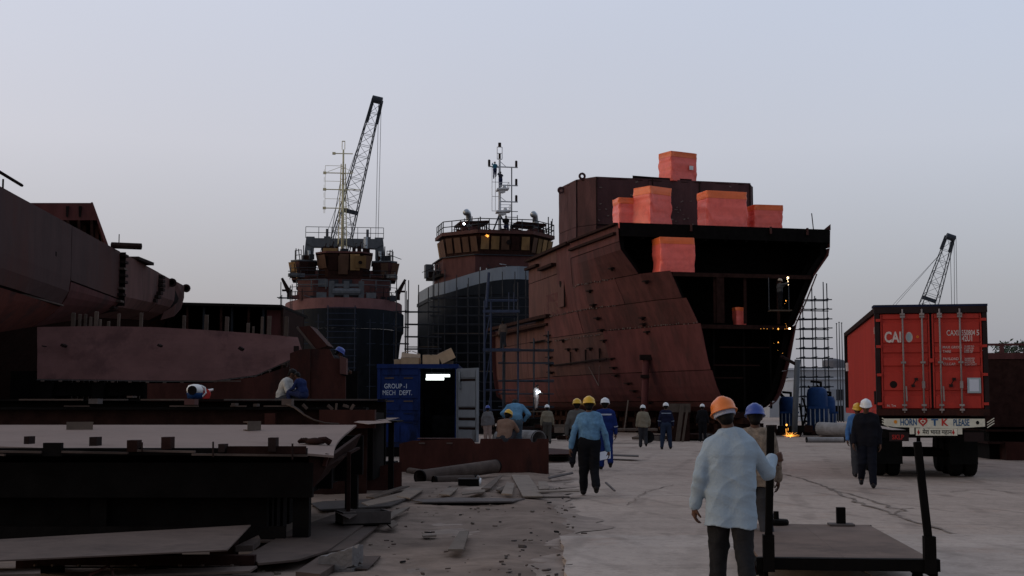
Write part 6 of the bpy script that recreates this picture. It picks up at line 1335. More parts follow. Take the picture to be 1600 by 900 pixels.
# planks and strips before the girder
SCR = [([(486, 786), (505, 783), (640, 777), (610, 790), (500, 796)], 'plate_dark', 'wide blue-grey steel sheet lying left of the dirt'),
 ([(565, 785), (655, 762), (661, 765), (640, 777), (575, 790)], 'plate_mid', 'pale plank angled towards the small red plate'),
 ([(620, 775), (636, 762), (662, 764), (640, 778)], 'plate_mid', 'short board at the dirt edge'),
 ([(572, 776), (625, 760), (640, 759), (585, 777)], 'timber', 'slim timber batten beside the small red plate'),
 ([(600, 813), (615, 797), (641, 791), (606, 812)], 'plate_mid', 'pale triangular offcut beside the dark tray'),
 ([(643, 781), (700, 777), (820, 779), (800, 783), (660, 784)], 'plate_dark', 'long thin dark strip across the dirt'),
 ([(686, 772), (700, 762), (716, 762), (703, 773)], 'plate_mid', 'small tilted board left of the bucket'),
 ([(721, 769), (757, 764), (758, 768), (722, 772)], 'plate_mid', 'flat pale batten near the bucket'),
 ([(752, 763), (782, 741), (785, 743), (766, 763)], 'timber', 'brown board pointing at the girder'),
 ([(783, 771), (792, 753), (804, 755), (800, 772)], 'plate_mid', 'short pale board between two longer ones'),
 ([(799, 742), (826, 742), (848, 775), (817, 775)], 'plate_mid', 'wide pale board nearest the girder end'),
 ([(775, 765), (790, 758), (793, 761), (782, 767)], 'timber', 'small splinter of board by the wide boards'),
 ([(841, 752), (855, 752), (858, 763), (842, 764)], 'plate_mid', 'square pale offcut right of the wide board'),
 ([(842, 766), (905, 764), (906, 767), (842, 768)], 'plate_mid', 'thin flat bar lying behind the walking man in light blue'),
 ([(700, 858), (718, 830), (733, 829), (724, 858)], 'plate_mid', 'lone pale board lying in the dirt'),
 ([(660, 835), (682, 834), (682, 836), (661, 837)], 'plate_mid', 'small chip of wood left of the lone board'),
 ([(856, 745), (895, 737), (896, 739), (858, 747)], 'plate_dark', 'dark flat bar right of the girder end'),
 ([(940, 709), (998, 711), (998, 713), (940, 711)], 'plate_dark', 'thin dark bar lying in the open yard'),
 ([(945, 753), (959, 766), (962, 766), (948, 753)], 'plate_dark', 'short thin rod on the concrete right of the walking man'),
 ([(604, 817), (615, 812), (622, 818), (612, 824)], 'timber', 'tilted brown wood chip at the plate edge')]
for i, (l, mt, lab) in enumerate(SCR): gq('board' if 'board' in lab else 'offcut' if 'offcut' in lab or 'chip' in lab else 'steel_strip', l, .115+.011*(i % 5), .022, 'board_wood' if mt == 'plate_mid' else mt, lab, 'board' if 'board' in lab else 'scrap')
SHs = empty('sheet_stack', G(875, 715, 0), 0, label='low stack of rusty sheets right of the girder end', cat='sheets')
for k in range(3): PNp(MB().prism([G(852-3*k, 716-k*3, .06+.09*k), G(893, 717-4*k, .06+.09*k), G(897, 709-3*k, .06+.09*k), G(858, 704-2*k, .06+.09*k)], (0, 0, -.02)), 'sheet', ['plate_dark', 'plate_mid', 'barrier_rust'][k], SHs)
PNp(MB().bb(.9, 1.6, 42.6, 43.2, 0, .12), 'bearer', 'dark_steel', SHs)
pipe(G(657, 757, 0)+V(0, 0, .15), G(775, 748, 0)+V(0, 0, .28), .15, 'pipe_dark', 'long dark pipe lying in front of the box girder')
pipe(G(680, 759, 0)+V(0, 0, .10), G(742, 757, 0)+V(0, 0, .10), .10, 'pipe_dark', 'short thin pipe under the long dark pipe')
pipe(G(640, 744, 0)+V(0, 0, .12), G(668, 749, 0)+V(0, 0, .12), .08, 'pipe_dark', 'stubby dark pipe end left of the long pipe')
BKt = empty('paint_tin', G(747, 762, 0)+V(0, 0, .05), 0, label='small white tin standing among the boards', cat='tin')
MB().lathe([(.06, 0), (.065, .14), (.055, .14), (.05, .02)], 14).build('body', MAT['paper'], BKt, smooth=True); MB().path([(-.065, 0, .12), (0, -.02, .2), (.065, 0, .12)], .005, 5).build('handle', MAT['galv'], BKt)
BXk = empty('steel_box', G(732, 764, 0)+V(0, 0, .03), R(6), label='small black steel box left of the white tin', cat='box')
MB().bb(-.2, .2, -.12, .12, .03, .16).build('body', MAT['dark_steel'], BXk); MB().bb(-.21, .21, -.13, .13, .161, .18).build('lid', MAT['plate_dark'], BXk)
JC = empty('jerrycan', P(592, 720, 30) - V(0, 0, P(592, 720, 30).z) + V(0, 0, .42), 0, label='white plastic can standing below the blue container door', cat='can')
MB().bb(-.07, .07, -.06, .06, .0, .2).build('body', MAT['paper_blue'], JC, bevel=.02); MB().tube((0, 0, .2), (0, 0, .27), .025, 8).build('neck', MAT['paper_blue'], JC)
MB().bb(-.4, .4, -.3, .3, -.4, -.01).build('stand', MAT['dark_steel'], JC)
# ================================================================ hand cart in the foreground
CT = empty('hand_cart', V(2.76, 11.2, 0), R(-5.9), label='flat steel platform cart with two upright posts in the foreground', cat='cart')
cw, clen, ch = 1.42, 3.45, .36
MB().bb(-cw/2, -.002, .1, clen, ch-.03, ch).build('deck_plate', MAT['cart_plate'], CT); MB().bb(.002, cw/2, .1, clen, ch-.032, ch-.002).build('deck_plate', MAT['cart_plate'], CT)
MB().bb(-cw/2-.03, cw/2+.03, -.0, .098, ch-.085, ch+.012).build('front_beam', MAT['dark_steel'], CT)
MB().bb(-cw/2-.03, cw/2+.03, clen+.002, clen+.06, ch-.13, ch-.01).build('rear_beam', MAT['dark_steel'], CT)
for s_ in (-1, 1): MB().bb(s_*cw/2-.03, s_*cw/2+.03, .1, clen, ch-.14, ch-.035).build('side_beam', MAT['dark_steel'], CT)
for x, lean, tz_ in ((-cw/2+.07, .035, 1.46), (cw/2-.05, -.075, 1.33)):
    MB().bb(x-.046, x+.046, -.03, .07, ch-.1, ch+.20).build('post_socket', MAT['dark_steel'], CT)
    MB().bar((x, .02, ch+.1), (x+lean, .02, tz_), .062, .062).build('upright_post', MAT['dark_steel'], CT, bevel=.008)
    for y in (.55, clen-.5):
        w = empty('wheel', (x, y, .11), 0); w.rotation_euler = (0, R(90), 0); w.parent = CT
        MB().lathe([(.05, -.035), (.10, -.035), (.11, 0), (.10, .035), (.05, .035)], 16).build('tyre', MAT['rubber'], w); MB().lathe([(.05, -.03), (.05, .03)], 10).build('rim', MAT['galv'], w)
        MB().bb(x-.05, x+.05, y-.06, y+.06, .2, ch-.04).build('caster_bracket', MAT['dark_steel'], CT)
x = -.28; MB().lathe([(.02, ch), (.13, ch), (.135, ch+.03), (.12, ch+.055), (.03, ch+.06), (.028, ch+.14), (.0, ch+.14)], 18, (x, clen-.15, .004)).build('turntable', MAT['dark_steel'], CT)
x = .40; MB().bb(x-.13, x+.13, clen-.25, clen-.02, ch+.002, ch+.02).build('socket_plate', MAT['plate_dark'], CT); MB().bb(x-.045, x+.045, clen-.18, clen-.09, ch+.02, ch+.19).build('stake_socket', MAT['dark_steel'], CT)
MB().bb(.62, .70, .03, .10, ch+.013, ch+.09).build('lug', MAT['dark_rust'], CT)
MB().bar((-cw/2-.05, .05, .24), (-cw/2-.11, -.02, ch+.14), .03, .05).build('brake_lever', MAT['barrier_rust'], CT)
# ================================================================ people
def surface_nets(D, o, h):
    s = D < 0; nx, ny, nz = D.shape
    cnt = np.zeros((nx-1, ny-1, nz-1), np.float32); acc = np.zeros((3, nx-1, ny-1, nz-1), np.float32)
    sl = lambda a, n: slice(a, a+n-1)
    for ax in range(3):
        oth = [a for a in range(3) if a != ax]
        for b in (0, 1):
            for c in (0, 1):
                off0 = [0, 0, 0]; off0[oth[0]] = b; off0[oth[1]] = c; off1 = list(off0); off1[ax] = 1
                A = D[sl(off0[0], nx), sl(off0[1], ny), sl(off0[2], nz)]; B = D[sl(off1[0], nx), sl(off1[1], ny), sl(off1[2], nz)]
                mk = (A < 0) != (B < 0); t = np.where(mk, A/np.where(mk, A-B, 1), 0)
                cnt += mk
                for k in range(3): acc[k] += np.where(mk, off0[k] + (t if k == ax else 0), 0)
    act = cnt > 0; idx = -np.ones(act.shape, np.int64); idx[act] = np.arange(act.sum())
    I = np.argwhere(act); v = np.stack([acc[k][act]/cnt[act] for k in range(3)], 1) + I
    verts = np.asarray(o) + v*h; faces = []
    for ax in range(3):
        oth = [a for a in range(3) if a != ax]; u, w = oth
        s0 = [slice(None)]*3; s1 = [slice(None)]*3; s0[ax] = slice(0, -1); s1[ax] = slice(1, None)
        ch_ = s[tuple(s0)] != s[tuple(s1)]; E = np.argwhere(ch_)
        E = E[(E[:, u] > 0) & (E[:, w] > 0) & (E[:, u] < D.shape[u]-1) & (E[:, w] < D.shape[w]-1)]
        if not len(E): continue
        def g(du, dw):
            q = E.copy(); q[:, u] -= du; q[:, w] -= dw; return idx[q[:, 0], q[:, 1], q[:, 2]]
        q = np.stack([g(1, 1), g(0, 1), g(0, 0), g(1, 0)], 1)
        fl = s[tuple(s0)][tuple(E.T)]
        if ax == 1: fl = ~fl
        q[~fl] = q[~fl][:, ::-1]; faces.append(q)
    return verts, np.concatenate(faces)
def field(prims, h, k=.035, pad=.07):
    A = np.array([list(p[0]) for p in prims] + [list(p[1]) for p in prims]); rm = max(max(p[2], p[3]) for p in prims)
    lo, hi = A.min(0)-rm-pad, A.max(0)+rm+pad; n = np.ceil((hi-lo)/h).astype(int)+1
    ax = [lo[i]+h*np.arange(n[i]) for i in range(3)]
    D = np.full(n, .5, np.float32)
    for p in prims:
        a, b, ra, rb = np.array(p[0], float), np.array(p[1], float), p[2], p[3]; kk = p[4] if len(p) > 4 else k
        mn, mx_ = np.minimum(a, b)-max(ra, rb)-.12, np.maximum(a, b)+max(ra, rb)+.12
        i0 = [max(0, int((mn[i]-lo[i])/h)) for i in range(3)]; i1 = [min(n[i], int((mx_[i]-lo[i])/h)+2) for i in range(3)]
        X, Y, Z = np.meshgrid(*[ax[i][i0[i]:i1[i]] for i in range(3)], indexing='ij', sparse=True)
        ba = b-a; L = max(1e-9, ba@ba)
        t = np.clip(((X-a[0])*ba[0]+(Y-a[1])*ba[1]+(Z-a[2])*ba[2])/L, 0, 1)
        d = np.sqrt((X-a[0]-t*ba[0])**2+(Y-a[1]-t*ba[1])**2+(Z-a[2]-t*ba[2])**2) - (ra+(rb-ra)*t)
        sub = D[i0[0]:i1[0], i0[1]:i1[1], i0[2]:i1[2]]
        hh = np.clip(.5+.5*(sub-d)/kk, 0, 1); sub[...] = sub*(1-hh)+d*hh - kk*hh*(1-hh)
    return D, lo, ax
def sdf_obj(name, prims, h, mat, parent=None, k=.035, cut=None, fold=None, smooth_it=1):
    D, lo, ax = field(prims, h, k)
    X, Y, Z = np.meshgrid(*ax, indexing='ij', sparse=True)
    if fold: D = D + fold(X, Y, Z)
    if cut: D = np.maximum(D, cut(X, Y, Z))
    v, f = surface_nets(D.astype(np.float32), lo, h)
    me = bpy.data.meshes.new(name); me.from_pydata(v.tolist(), [], f.tolist()); me.validate(); me.update()
    me.materials.append(mat); me.polygons.foreach_set('use_smooth', [True]*len(me.polygons))
    o = bpy.data.objects.new(name, me); COL.objects.link(o)
    if parent is not None: o.parent = parent
    return o
def folds(amp, seed):
    """wrinkles: warped ridges, mostly running down the cloth with some cross creases"""
    rr = random.Random(seed)
    W = [(rr.uniform(-16, 16), rr.uniform(-16, 16), rr.uniform(-5, 5), rr.uniform(0, 6)) for _ in range(4)] + [(rr.uniform(-8, 8), rr.uniform(-8, 8), rr.choice((-1, 1))*rr.uniform(14, 26), rr.uniform(0, 6)) for _ in range(3)] + [(rr.uniform(-30, 30), rr.uniform(-30, 30), rr.uniform(-30, 30), rr.uniform(0, 6)) for _ in range(2)]
    def f(X, Y, Z):
        wob = .9*np.sin(7*X+5*Z+seed)+.9*np.sin(6*Y-6*Z+2*seed)+.5*np.sin(15*Z+9*X)
        return -amp*(sum((1-np.abs(np.sin(.5*(a*X+b*Y+c*Z+d+wob))))**2.2*(1.0 if i < 4 else .75) for i, (a, b, c, d) in enumerate(W))/1.1-.8)
    return f
def nrm(v): return v/max(1e-9, np.linalg.norm(v))
def hand(wr, d, pn, curl, h, thumb=1):
    """palm and five fingers: d = direction of the hand, pn = side the palm faces"""
    d = nrm(np.array(d, float)); pn = np.array(pn, float); pn = nrm(pn-d*(pn@d)); sd_ = np.cross(d, pn)*thumb
    wr = np.array(wr, float); pr = []
    for q in (-.026, 0, .026): pr.append((wr+d*.01+sd_*q*.5, wr+d*.085+sd_*q, .019, .017, .012))
    for i, (q, L) in enumerate(((.033, .075), (.011, .085), (-.011, .08), (-.032, .062))):
        b = wr+d*.09+sd_*q; L *= 1.0
        a1 = nrm(d*math.cos(curl)+pn*math.sin(curl)); m1 = b+a1*L*.45
        a2 = nrm(d*math.cos(2.1*curl)+pn*math.sin(2.1*curl)); m2 = m1+a2*L*.32
        a3 = nrm(d*math.cos(2.9*curl)+pn*math.sin(2.9*curl)); m3 = m2+a3*L*.28
        pr += [(b, m1, .0105, .0095, .006), (m1, m2, .0095, .009, .006), (m2, m3, .009, .0075, .006)]
    t0 = wr+d*.025+sd_*.032; t1 = t0+nrm(d*.6+sd_*.7+pn*.35)*.045; t2 = t1+nrm(d*.9+sd_*.2+pn*.5*(1+curl))*.035
    pr += [(t0, t1, .014, .011, .008), (t1, t2, .011, .009, .006)]
    return pr
BASE = dict(pel=(0, 0, .93), waist=(0, 0, 1.06), chest=(0, .0, 1.26), neck=(0, -.005, 1.43), head=(0, .02, 1.575), look=(0, 1, 0),
            shL=(-.165, -.005, 1.37), elL=(-.235, -.03, 1.10), wrL=(-.25, .03, .86), shR=(.165, -.005, 1.37), elR=(.235, -.03, 1.10), wrR=(.25, .03, .86),
            hipL=(-.085, 0, .90), knL=(-.10, .02, .49), anL=(-.105, -.02, .085), hipR=(.085, 0, .90), knR=(.10, .02, .49), anR=(.105, -.02, .085), toeL=(0, .15, -.045), toeR=(0, .15, -.045))
def walk(ph=1.0, arm=.5, **kw):
    j = dict(BASE)
    j.update(knL=(-.09, .11*ph, .50), anL=(-.105, .20*ph, .10), knR=(.09, .03*ph, .49), anR=(.12, -.26*ph, .19),
             elL=(-.235, -.10*arm, 1.11), wrL=(-.25, -.10*arm+.05, .86), elR=(.235, .03*arm, 1.10), wrR=(.25, .22*arm, .88), toeR=(0, .13, -.09))
    if ph < 0: j.update(toeL=(0, .13, -.09), toeR=(0, .15, -.045), anL=(-.12, .26*ph, .19), anR=(.095, -.2*ph, .10), knR=(.09, -.11*ph, .50), knL=(-.09, -.03*ph, .49))
    j.update(kw); return j
HELMET = None
def helmet_mesh():
    m = MB(); n = 24
    prof = [(1.0, 0.0), (1.0, .25), (.95, .50), (.83, .73), (.62, .90), (.34, .985), (.05, 1.0)]
    vs = []; rx, ry, hz_ = .106, .130, .108
    ring = lambda r, z, lip=0: [(rx*r*math.cos(2*math.pi*k/n)*(1+lip), ry*r*math.sin(2*math.pi*k/n)*(1+lip*(1+1.6*max(0, math.sin(2*math.pi*k/n))**2)), z - (.012*max(0, math.sin(2*math.pi*k/n)) if lip else 0)) for k in range(n)]
    rows = [ring(.96, .006), ring(1.0, -.012, .13), ring(1.0, -.004, .14), ring(1.01, .012)] + [ring(r, .012+z*hz_) for r, z in prof[1:]]
    # centre ridge
    for i in range(4, len(rows)):
        rows[i] = [(x, y, z + (.012 if abs(x) < .03 and z > .07 else 0)) for x, y, z in rows[i]]
    for r_ in rows: vs += r_
    k = len(rows)
    fs = [(i*n+j, i*n+(j+1) % n, (i+1)*n+(j+1) % n, (i+1)*n+j) for i in range(k-1) for j in range(n)] + [tuple(range(n))[::-1], tuple(range((k-1)*n, k*n))]
    return MB().add(vs, fs)
PEOPLE = 'workers in the yard'
def person(label, pos, rz, J, shirt, trousers, helmet=None, h=.016, sc_=1.0, tuck=True, hem=.72, seed=1, hands=(), curl=(.35, .35), band=None, stripe=None, strap=False, face=False, amp=.007, hands_dir=None, palm=None, collar=False, bulk=0.0, hairy=True, group=PEOPLE, name='person', thick=.92):
    g = lambda k: np.array(J[k], float)
    look = nrm(np.array(J['look'], float)); hd = g('head'); nk = g('neck'); upv = nrm(hd-nk); look = nrm(look-upv*(look@upv)); sdv = np.cross(look, upv)
    body = []; add_ = body.append
    # head with face
    add_((hd+upv*.035, hd+upv*.045-look*.02, .088, .09)); add_((hd+upv*.02-look*.035, hd+upv*.02, .085, .088)); add_((hd-upv*.06+look*.035, hd-upv*.02+look*.02, .052, .07))
    add_((hd-upv*.105+look*.06, hd-upv*.08+look*.05, .026, .035, .025)); add_((hd+look*.085+upv*.015, hd+look*.115-upv*.03, .011, .017, .012))
    add_((hd+look*.075+upv*.03-sdv*.04, hd+look*.075+upv*.03+sdv*.04, .018, .018, .02)); add_((hd+look*.085-upv*.062-sdv*.018, hd+look*.085-upv*.062+sdv*.018, .012, .012, .012))
    for s_ in (-1, 1): add_((hd+sdv*s_*.086-upv*.025, hd+sdv*s_*.09+upv*.02, .012, .016, .012))
    add_((nk-upv*.03, hd-upv*.05-look*.02, .060, .054))
    hs = .87; body[:] = [(hd+(np.array(p[0])-hd)*hs, hd+(np.array(p[1])-hd)*hs, p[2]*hs, p[3]*hs)+tuple(p[4:]) for p in body]
    # torso
    pel, wa, chs = g('pel'), g('waist'), g('chest'); shL, shR = g('shL'), g('shR'); lat = nrm(shR-shL)
    def torso(inf):
        r = []
        for s_ in (-1, 1):
            r += [(pel+lat*s_*.065, wa+lat*s_*.06, (.115+inf)*thick, (.105+inf)*thick, .06), (wa+lat*s_*.06, chs+lat*s_*.075, (.105+inf)*thick, (.118+inf)*thick, .06)]
        r += [(chs+lat*-.08, nk-upv*.05-lat*.05, .11+inf, .075+inf*.7, .06), (chs+lat*.08, nk-upv*.05+lat*.05, .11+inf, .075+inf*.7, .06), (shL+lat*.03, shR-lat*.03, .062+inf*.8, .062+inf*.8, .06)]
        return r
    def limb(a, b, c, r0, r1, r2, inf, end=1.0):
        A_, B_, C_ = g(a), g(b), g(c); C2 = B_+(C_-B_)*end
        return [(A_, B_, r0+inf, r1+inf, .018), (B_, C2, r1+inf, r2+inf*1.1, .016)]
    legs = lambda inf, end=1.0: limb('hipL', 'knL', 'anL', .088, .058, .04, inf, end) + limb('hipR', 'knR', 'anR', .088, .058, .04, inf, end)
    body += torso(-.012) + limb('shL', 'elL', 'wrL', .046, .037, .028, 0) + limb('shR', 'elR', 'wrR', .046, .037, .028, 0) + legs(-.01)
    for S, thumb in (('L', 1), ('R', -1)):
        el, wr = g('el'+S), g('wr'+S); d = nrm(wr-el); pn = np.array((1 if S == 'L' else -1, .15, 0), float)
        if hands_dir and S in hands_dir: d = nrm(np.array(hands_dir[S], float))
        if palm and S in palm: pn = np.array(palm[S], float)
        body += hand(wr, d, pn, curl[0 if S == 'L' else 1], h, thumb)
        an = g('an'+S); to = an+g('toe'+S); add_((an, to, .034, .024, .03))
    o = sdf_obj(name, body, min(h, .012) if h < .02 else h, MAT['skin'], None, .03)
    o.location = pos; o.rotation_euler = (0, 0, rz); o.scale = (sc_, sc_, sc_); tag(o, label, 'person', group)
    # trousers
    top_z = wa[2]+.01
    tr = legs(.022, .97) + [(pel+lat*-.06, pel+lat*.06, .118, .118, .05), (pel+lat*-.05, wa+lat*-.055, .112, .112, .05), (pel+lat*.05, wa+lat*.055, .112, .112, .05)]
    t = sdf_obj('trousers', tr, h, trousers, o, .035, fold=folds(amp*1.1, seed+50), cut=(lambda X, Y, Z: Z-(top_z if tuck else hem+.045)+0*X) if abs(pel[2]-.93) < .1 else None)
    # shirt
    inf = .012+bulk
    sh = torso(inf) + limb('shL', 'elL', 'wrL', .048, .041, .032, inf*.9, .96) + limb('shR', 'elR', 'wrR', .048, .041, .032, inf*.9, .96)
    if not tuck:
        for s_ in (-1, 1): sh.append((chs+lat*s_*.07, np.array((pel+lat*s_*.075)*[1, 1, 0]+[0, 0, hem-.05]), .106+inf, .120+inf, .05))
        def cut(X, Y, Z): return hem+.012*np.sin(9*X+seed)+.010*np.cos(7*Y)+.006*np.sin(31*X)-Z
    else:
        zt_ = pel[2]+.045; upright = abs(pel[2]-.93) < .1
        def cut(X, Y, Z):
            near = ((X-pel[0])**2+(Y-pel[1])**2) < .2**2
            return np.where(near & upright, zt_-Z, -1.0) + 0*Z
    st = sdf_obj('shirt', sh, h, shirt, o, .035, cut=cut, fold=folds(amp*(1 if tuck else 1.25), seed))
    if collar:
        m = MB(); ring = []
        for k in range(21):
            a = math.pi*(-.5+ -.0)+2*math.pi*k/20; ring.append(k)
        n = 20; vs = []
        for r_, dz in ((.074, -.015), (.070, .028), (.082, .008), (.090, -.02)):
            vs += [tuple(nk+np.array((r_*math.cos(2*math.pi*k/n), r_*math.sin(2*math.pi*k/n)*1.05, dz - .03*max(0, math.sin(2*math.pi*k/n))))) for k in range(n)]
        MB().add(vs, [(i*n+k, i*n+(k+1) % n, (i+1)*n+(k+1) % n, (i+1)*n+k) for i in range(3) for k in range(n)]).build('collar', shirt, o, smooth=True)
    for S in 'LR':
        an = g('an'+S); to = an+g('toe'+S); zmin = min(an[2]-.085, to[2]-.04)
        sdf_obj('shoe', [(an+np.array((0, -.03, -.03)), to, .048, .04, .02), (an+np.array((0, 0, .03)), an+np.array((0, 0, -.02)), .05, .05, .02)], h if h < .02 else .016, MAT['shoe'], o, .02, cut=lambda X, Y, Z: (zmin+.0)-Z+0*X)
    Rm = Matrix((tuple(sdv), tuple(look), tuple(upv))).transposed()
    def on_head(mb, nm, mat, off, **kw):
        q = mb.build(nm, mat, o, **kw); q.matrix_basis = Matrix.Translation(Vector(hd+off)) @ Rm.to_4x4(); return q
    if hairy:
        hp_ = [(hd+upv*.04-look*.013, hd+upv*.043, .085, .083), (hd-look*.04-upv*.04, hd-look*.03+upv*.017, .061, .079)]
        sdf_obj('hair', hp_, max(h*.8, .010), MAT['hair'], o, .03, cut=(lambda X, Y, Z: ((X-hd[0])*look[0]+(Y-hd[1])*look[1]+(Z-hd[2])*look[2])-.045-.4*((X-hd[0])*upv[0]+(Y-hd[1])*upv[1]+(Z-hd[2])*upv[2])))
    if helmet is not None:
        on_head(helmet_mesh(), 'helmet', plastic(helmet), upv*.032-look*.0, smooth=True)
        if band is not None: on_head(MB().lathe([(.086, -.026), (.094, -.026), (.097, .012), (.086, .012)], 20, sy=1.2), 'head_band', cloth(band), upv*.016-look*.005)
    if face:
        for s_ in (-1, 1): on_head(MB().lathe([(.002, -.006), (.011, 0), (.002, .006)], 8), 'eye', MAT['eye_white'], look*.074+sdv*s_*.028+upv*.010)
    if stripe is not None:
        m = MB(); n = 16
        c0 = chs+np.array((0, 0, .075)); 
        ex = nrm(lat)
        ey = nrm(np.cross(np.array((0, 0, 1.)), ex))
        m.add([tuple(c0+ex*(.215*math.cos(2*math.pi*k/n))+ey*(.158*math.sin(2*math.pi*k/n))+np.array((0, 0, z))) for z in (-.018, .018) for k in range(n)], [(k, (k+1) % n, n+(k+1) % n, n+k) for k in range(n)]).build('reflective_band', cloth(stripe), o, smooth=True)
        for S in 'LR':
            e_, w_2 = g('el'+S), g('wr'+S); p0 = e_+(w_2-e_)*.15
            MB().tube(Vector(p0), Vector(p0+(w_2-e_)*.12), .072, 12, .070, caps=False).build('sleeve_band', cloth(stripe), o)
    return o

YEL, WHT, ORG, BLU = (.62, .36, .012), (.66, .67, .68), (.66, .16, .02), (.02, .05, .26)
navy = cloth((.020, .026, .070)); black = cloth((.008, .008, .010)); khaki = cloth((.22, .19, .14)); lblue = M('pale_shirt', (.31, .375, .435), 0.95, var=.06, scale=5, col2=(.25, .285, .32), amt2=.3, scale2=1.6, bump=.3, bscale=60, rnd=0, spec=.05); dgrey = cloth((.035, .035, .04))
def gp(px, feet): return G(px, feet)
def yaw_away(px): return -math.atan2((px-800)/F, 1)
# foreground man pushing the cart
fx = (1139-800)/F*10.7
j = dict(BASE); j.update(pel=(0, .02, .93), waist=(0, .03, 1.06), chest=(.0, .05, 1.27), neck=(0, .065, 1.435), head=(-.035, .10, 1.585), shL=(-.168, .04, 1.335), shR=(.168, .04, 1.335),
    elL=(-.27, .0, 1.07), wrL=(-.30, .10, .815), elR=(.33, .17, 1.09), wrR=(.40, .42, 1.20), knL=(-.10, .16, .50), anL=(-.11, .12, .09), knR=(.10, .0, .49), anR=(.115, -.22, .13), look=(-.05, 1, -.1), toeR=(0, .13, -.08))
person('man in pale blue loose shirt and orange helmet gripping the cart post', V(fx, 10.7, .075), R(-4), j, lblue, cloth((.020, .019, .020), .5, 4), ORG, h=.0085, sc_=.93, tuck=False, hem=.635, seed=3,
       curl=(.42, .85), band=(.38, .40, .50), hands_dir={'R': (.85, .35, .2), 'L': (-.05, .25, -1)}, palm={'R': (-.2, 1, 0), 'L': (1, .2, 0)}, collar=True, bulk=.003, amp=.0075, hairy=True)
person('man in blue helmet and striped brown shirt walking ahead of the pale blue shirt', V((1178-800)/F*13.9, 13.9, .08), R(-8), walk(.9, .4), cloth((.20, .155, .12), .55, 14), dgrey, BLU, h=.011, tuck=False, hem=.78, seed=8, sc_=.905)
# man in light blue, yellow helmet
person('man in light blue shirt and yellow helmet walking away past the girder', gp(921, 776), yaw_away(921), walk(.75, .5, wrR=(.33, .06, .80), elR=(.27, -.03, 1.09), elL=(-.27, -.05, 1.09), wrL=(-.32, -.02, .84)), cloth((.11, .22, .35), .3, 16), black, YEL, h=.012, sc_=1.04, seed=12, thick=.97)
person('man in grey shirt and yellow helmet half hidden behind the light blue shirt', gp(902, 735), yaw_away(902), walk(-.7, .4), cloth((.10, .095, .09)), black, YEL, seed=13, sc_=1.05)
person('man in navy coverall with white helmet and white chest band, papers in hand', gp(946, 735), yaw_away(946), walk(.3, .2, wrL=(-.22, .05, .88)), cloth((.012, .026, .125)), cloth((.012, .026, .125)), WHT, seed=14, sc_=1.06, stripe=(.42, .46, .55), bulk=.008)
sh_ = P(947, 713, 33.0); MB().grid(lambda u, v: (-.15+.26*u, .03*math.sin(u*3), -.10+.2*v+.05*u), 4, 4, (0, .004, 0)).build('paper_sheets', MAT['paper_blue'], label='white papers held low by the navy coverall man', cat='paper').location = sh_
person('worker in khaki shirt and white helmet beside the large grey pipe', gp(855, 696), yaw_away(855), walk(.3, .3), cloth((.20, .175, .13)), cloth((.06, .055, .05)), WHT, h=.02, seed=15, sc_=.98)
person('worker in khaki shirt and white helmet in the middle of the far yard', gp(1005, 700), yaw_away(1005), walk(.35, .3), khaki, dgrey, WHT, h=.02, seed=16, sc_=.97, tuck=False, hem=.82)
person('worker in dark navy with pale shoulder band and white helmet far away', gp(1041, 702), yaw_away(1041), walk(-.25, .25, anL=(-.16, -.05, .09), anR=(.16, .05, .09), knL=(-.13, 0, .49), knR=(.13, .04, .49)), cloth((.012, .014, .035)), cloth((.022, .032, .06)), WHT, h=.02, seed=17, sc_=1.02, stripe=(.22, .26, .33))
person('worker in black with white helmet in the shade under the hull', gp(1098, 691), yaw_away(1098), walk(.2, .2), black, black, WHT, h=.022, seed=18, sc_=1.0)
# two men by the truck
person('dark-clothed man with white helmet walking towards the viewer by the truck', gp(1356, 763), R(180)-.25, walk(.6, .4), cloth((.010, .010, .014)), cloth((.009, .010, .016)), WHT, h=.012, seed=20, sc_=1.02, face=True, tuck=False, hem=.80)
person('man in blue shirt and yellow helmet half hidden behind the dark-clothed man', gp(1342, 746), R(180)-.15, walk(-.5, .5), cloth((.06, .15, .34)), cloth((.05, .05, .055)), YEL, h=.014, seed=21, sc_=.98, face=True)
# group behind the girder
pal = MB(); 
PL = empty('timber_pallet', V((800-800)/F*37, 37.0, 0), 0, label='low timber pallet behind the box girder under the stooping man', cat='pallet')
for k in range(5): MB().bb(-.7, .7, -.5+.22*k, -.33+.22*k, .21, .24).build('board', MAT['timber'], PL)
for x in (-.6, 0, .6): MB().bb(x-.05, x+.05, -.5, .55, 0, .21).build('bearer', MAT['timber'], PL)
j = walk(.15, .2, pel=(0, -.10, .92), waist=(0, -.08, 1.05), chest=(0, .12, 1.25), neck=(0, .24, 1.36), head=(.0, .36, 1.42), shL=(-.19, .17, 1.33), shR=(.19, .17, 1.33), elL=(-.34, .0, 1.15), wrL=(-.20, .14, .98), elR=(.36, .02, 1.13), wrR=(.24, .10, .96), look=(0, .8, -.6), anL=(-.15, 0, .085), anR=(.15, -.05, .085), hipL=(-.085, -.1, .9), hipR=(.085, -.1, .9))
person('bareheaded man in bright blue shirt stooping behind the box girder', V((805-800)/F*37, 37, .25), R(0), j, cloth((.10, .22, .34), .25, 8), cloth((.06, .085, .11)), None, h=.014, seed=30, sc_=1.02)
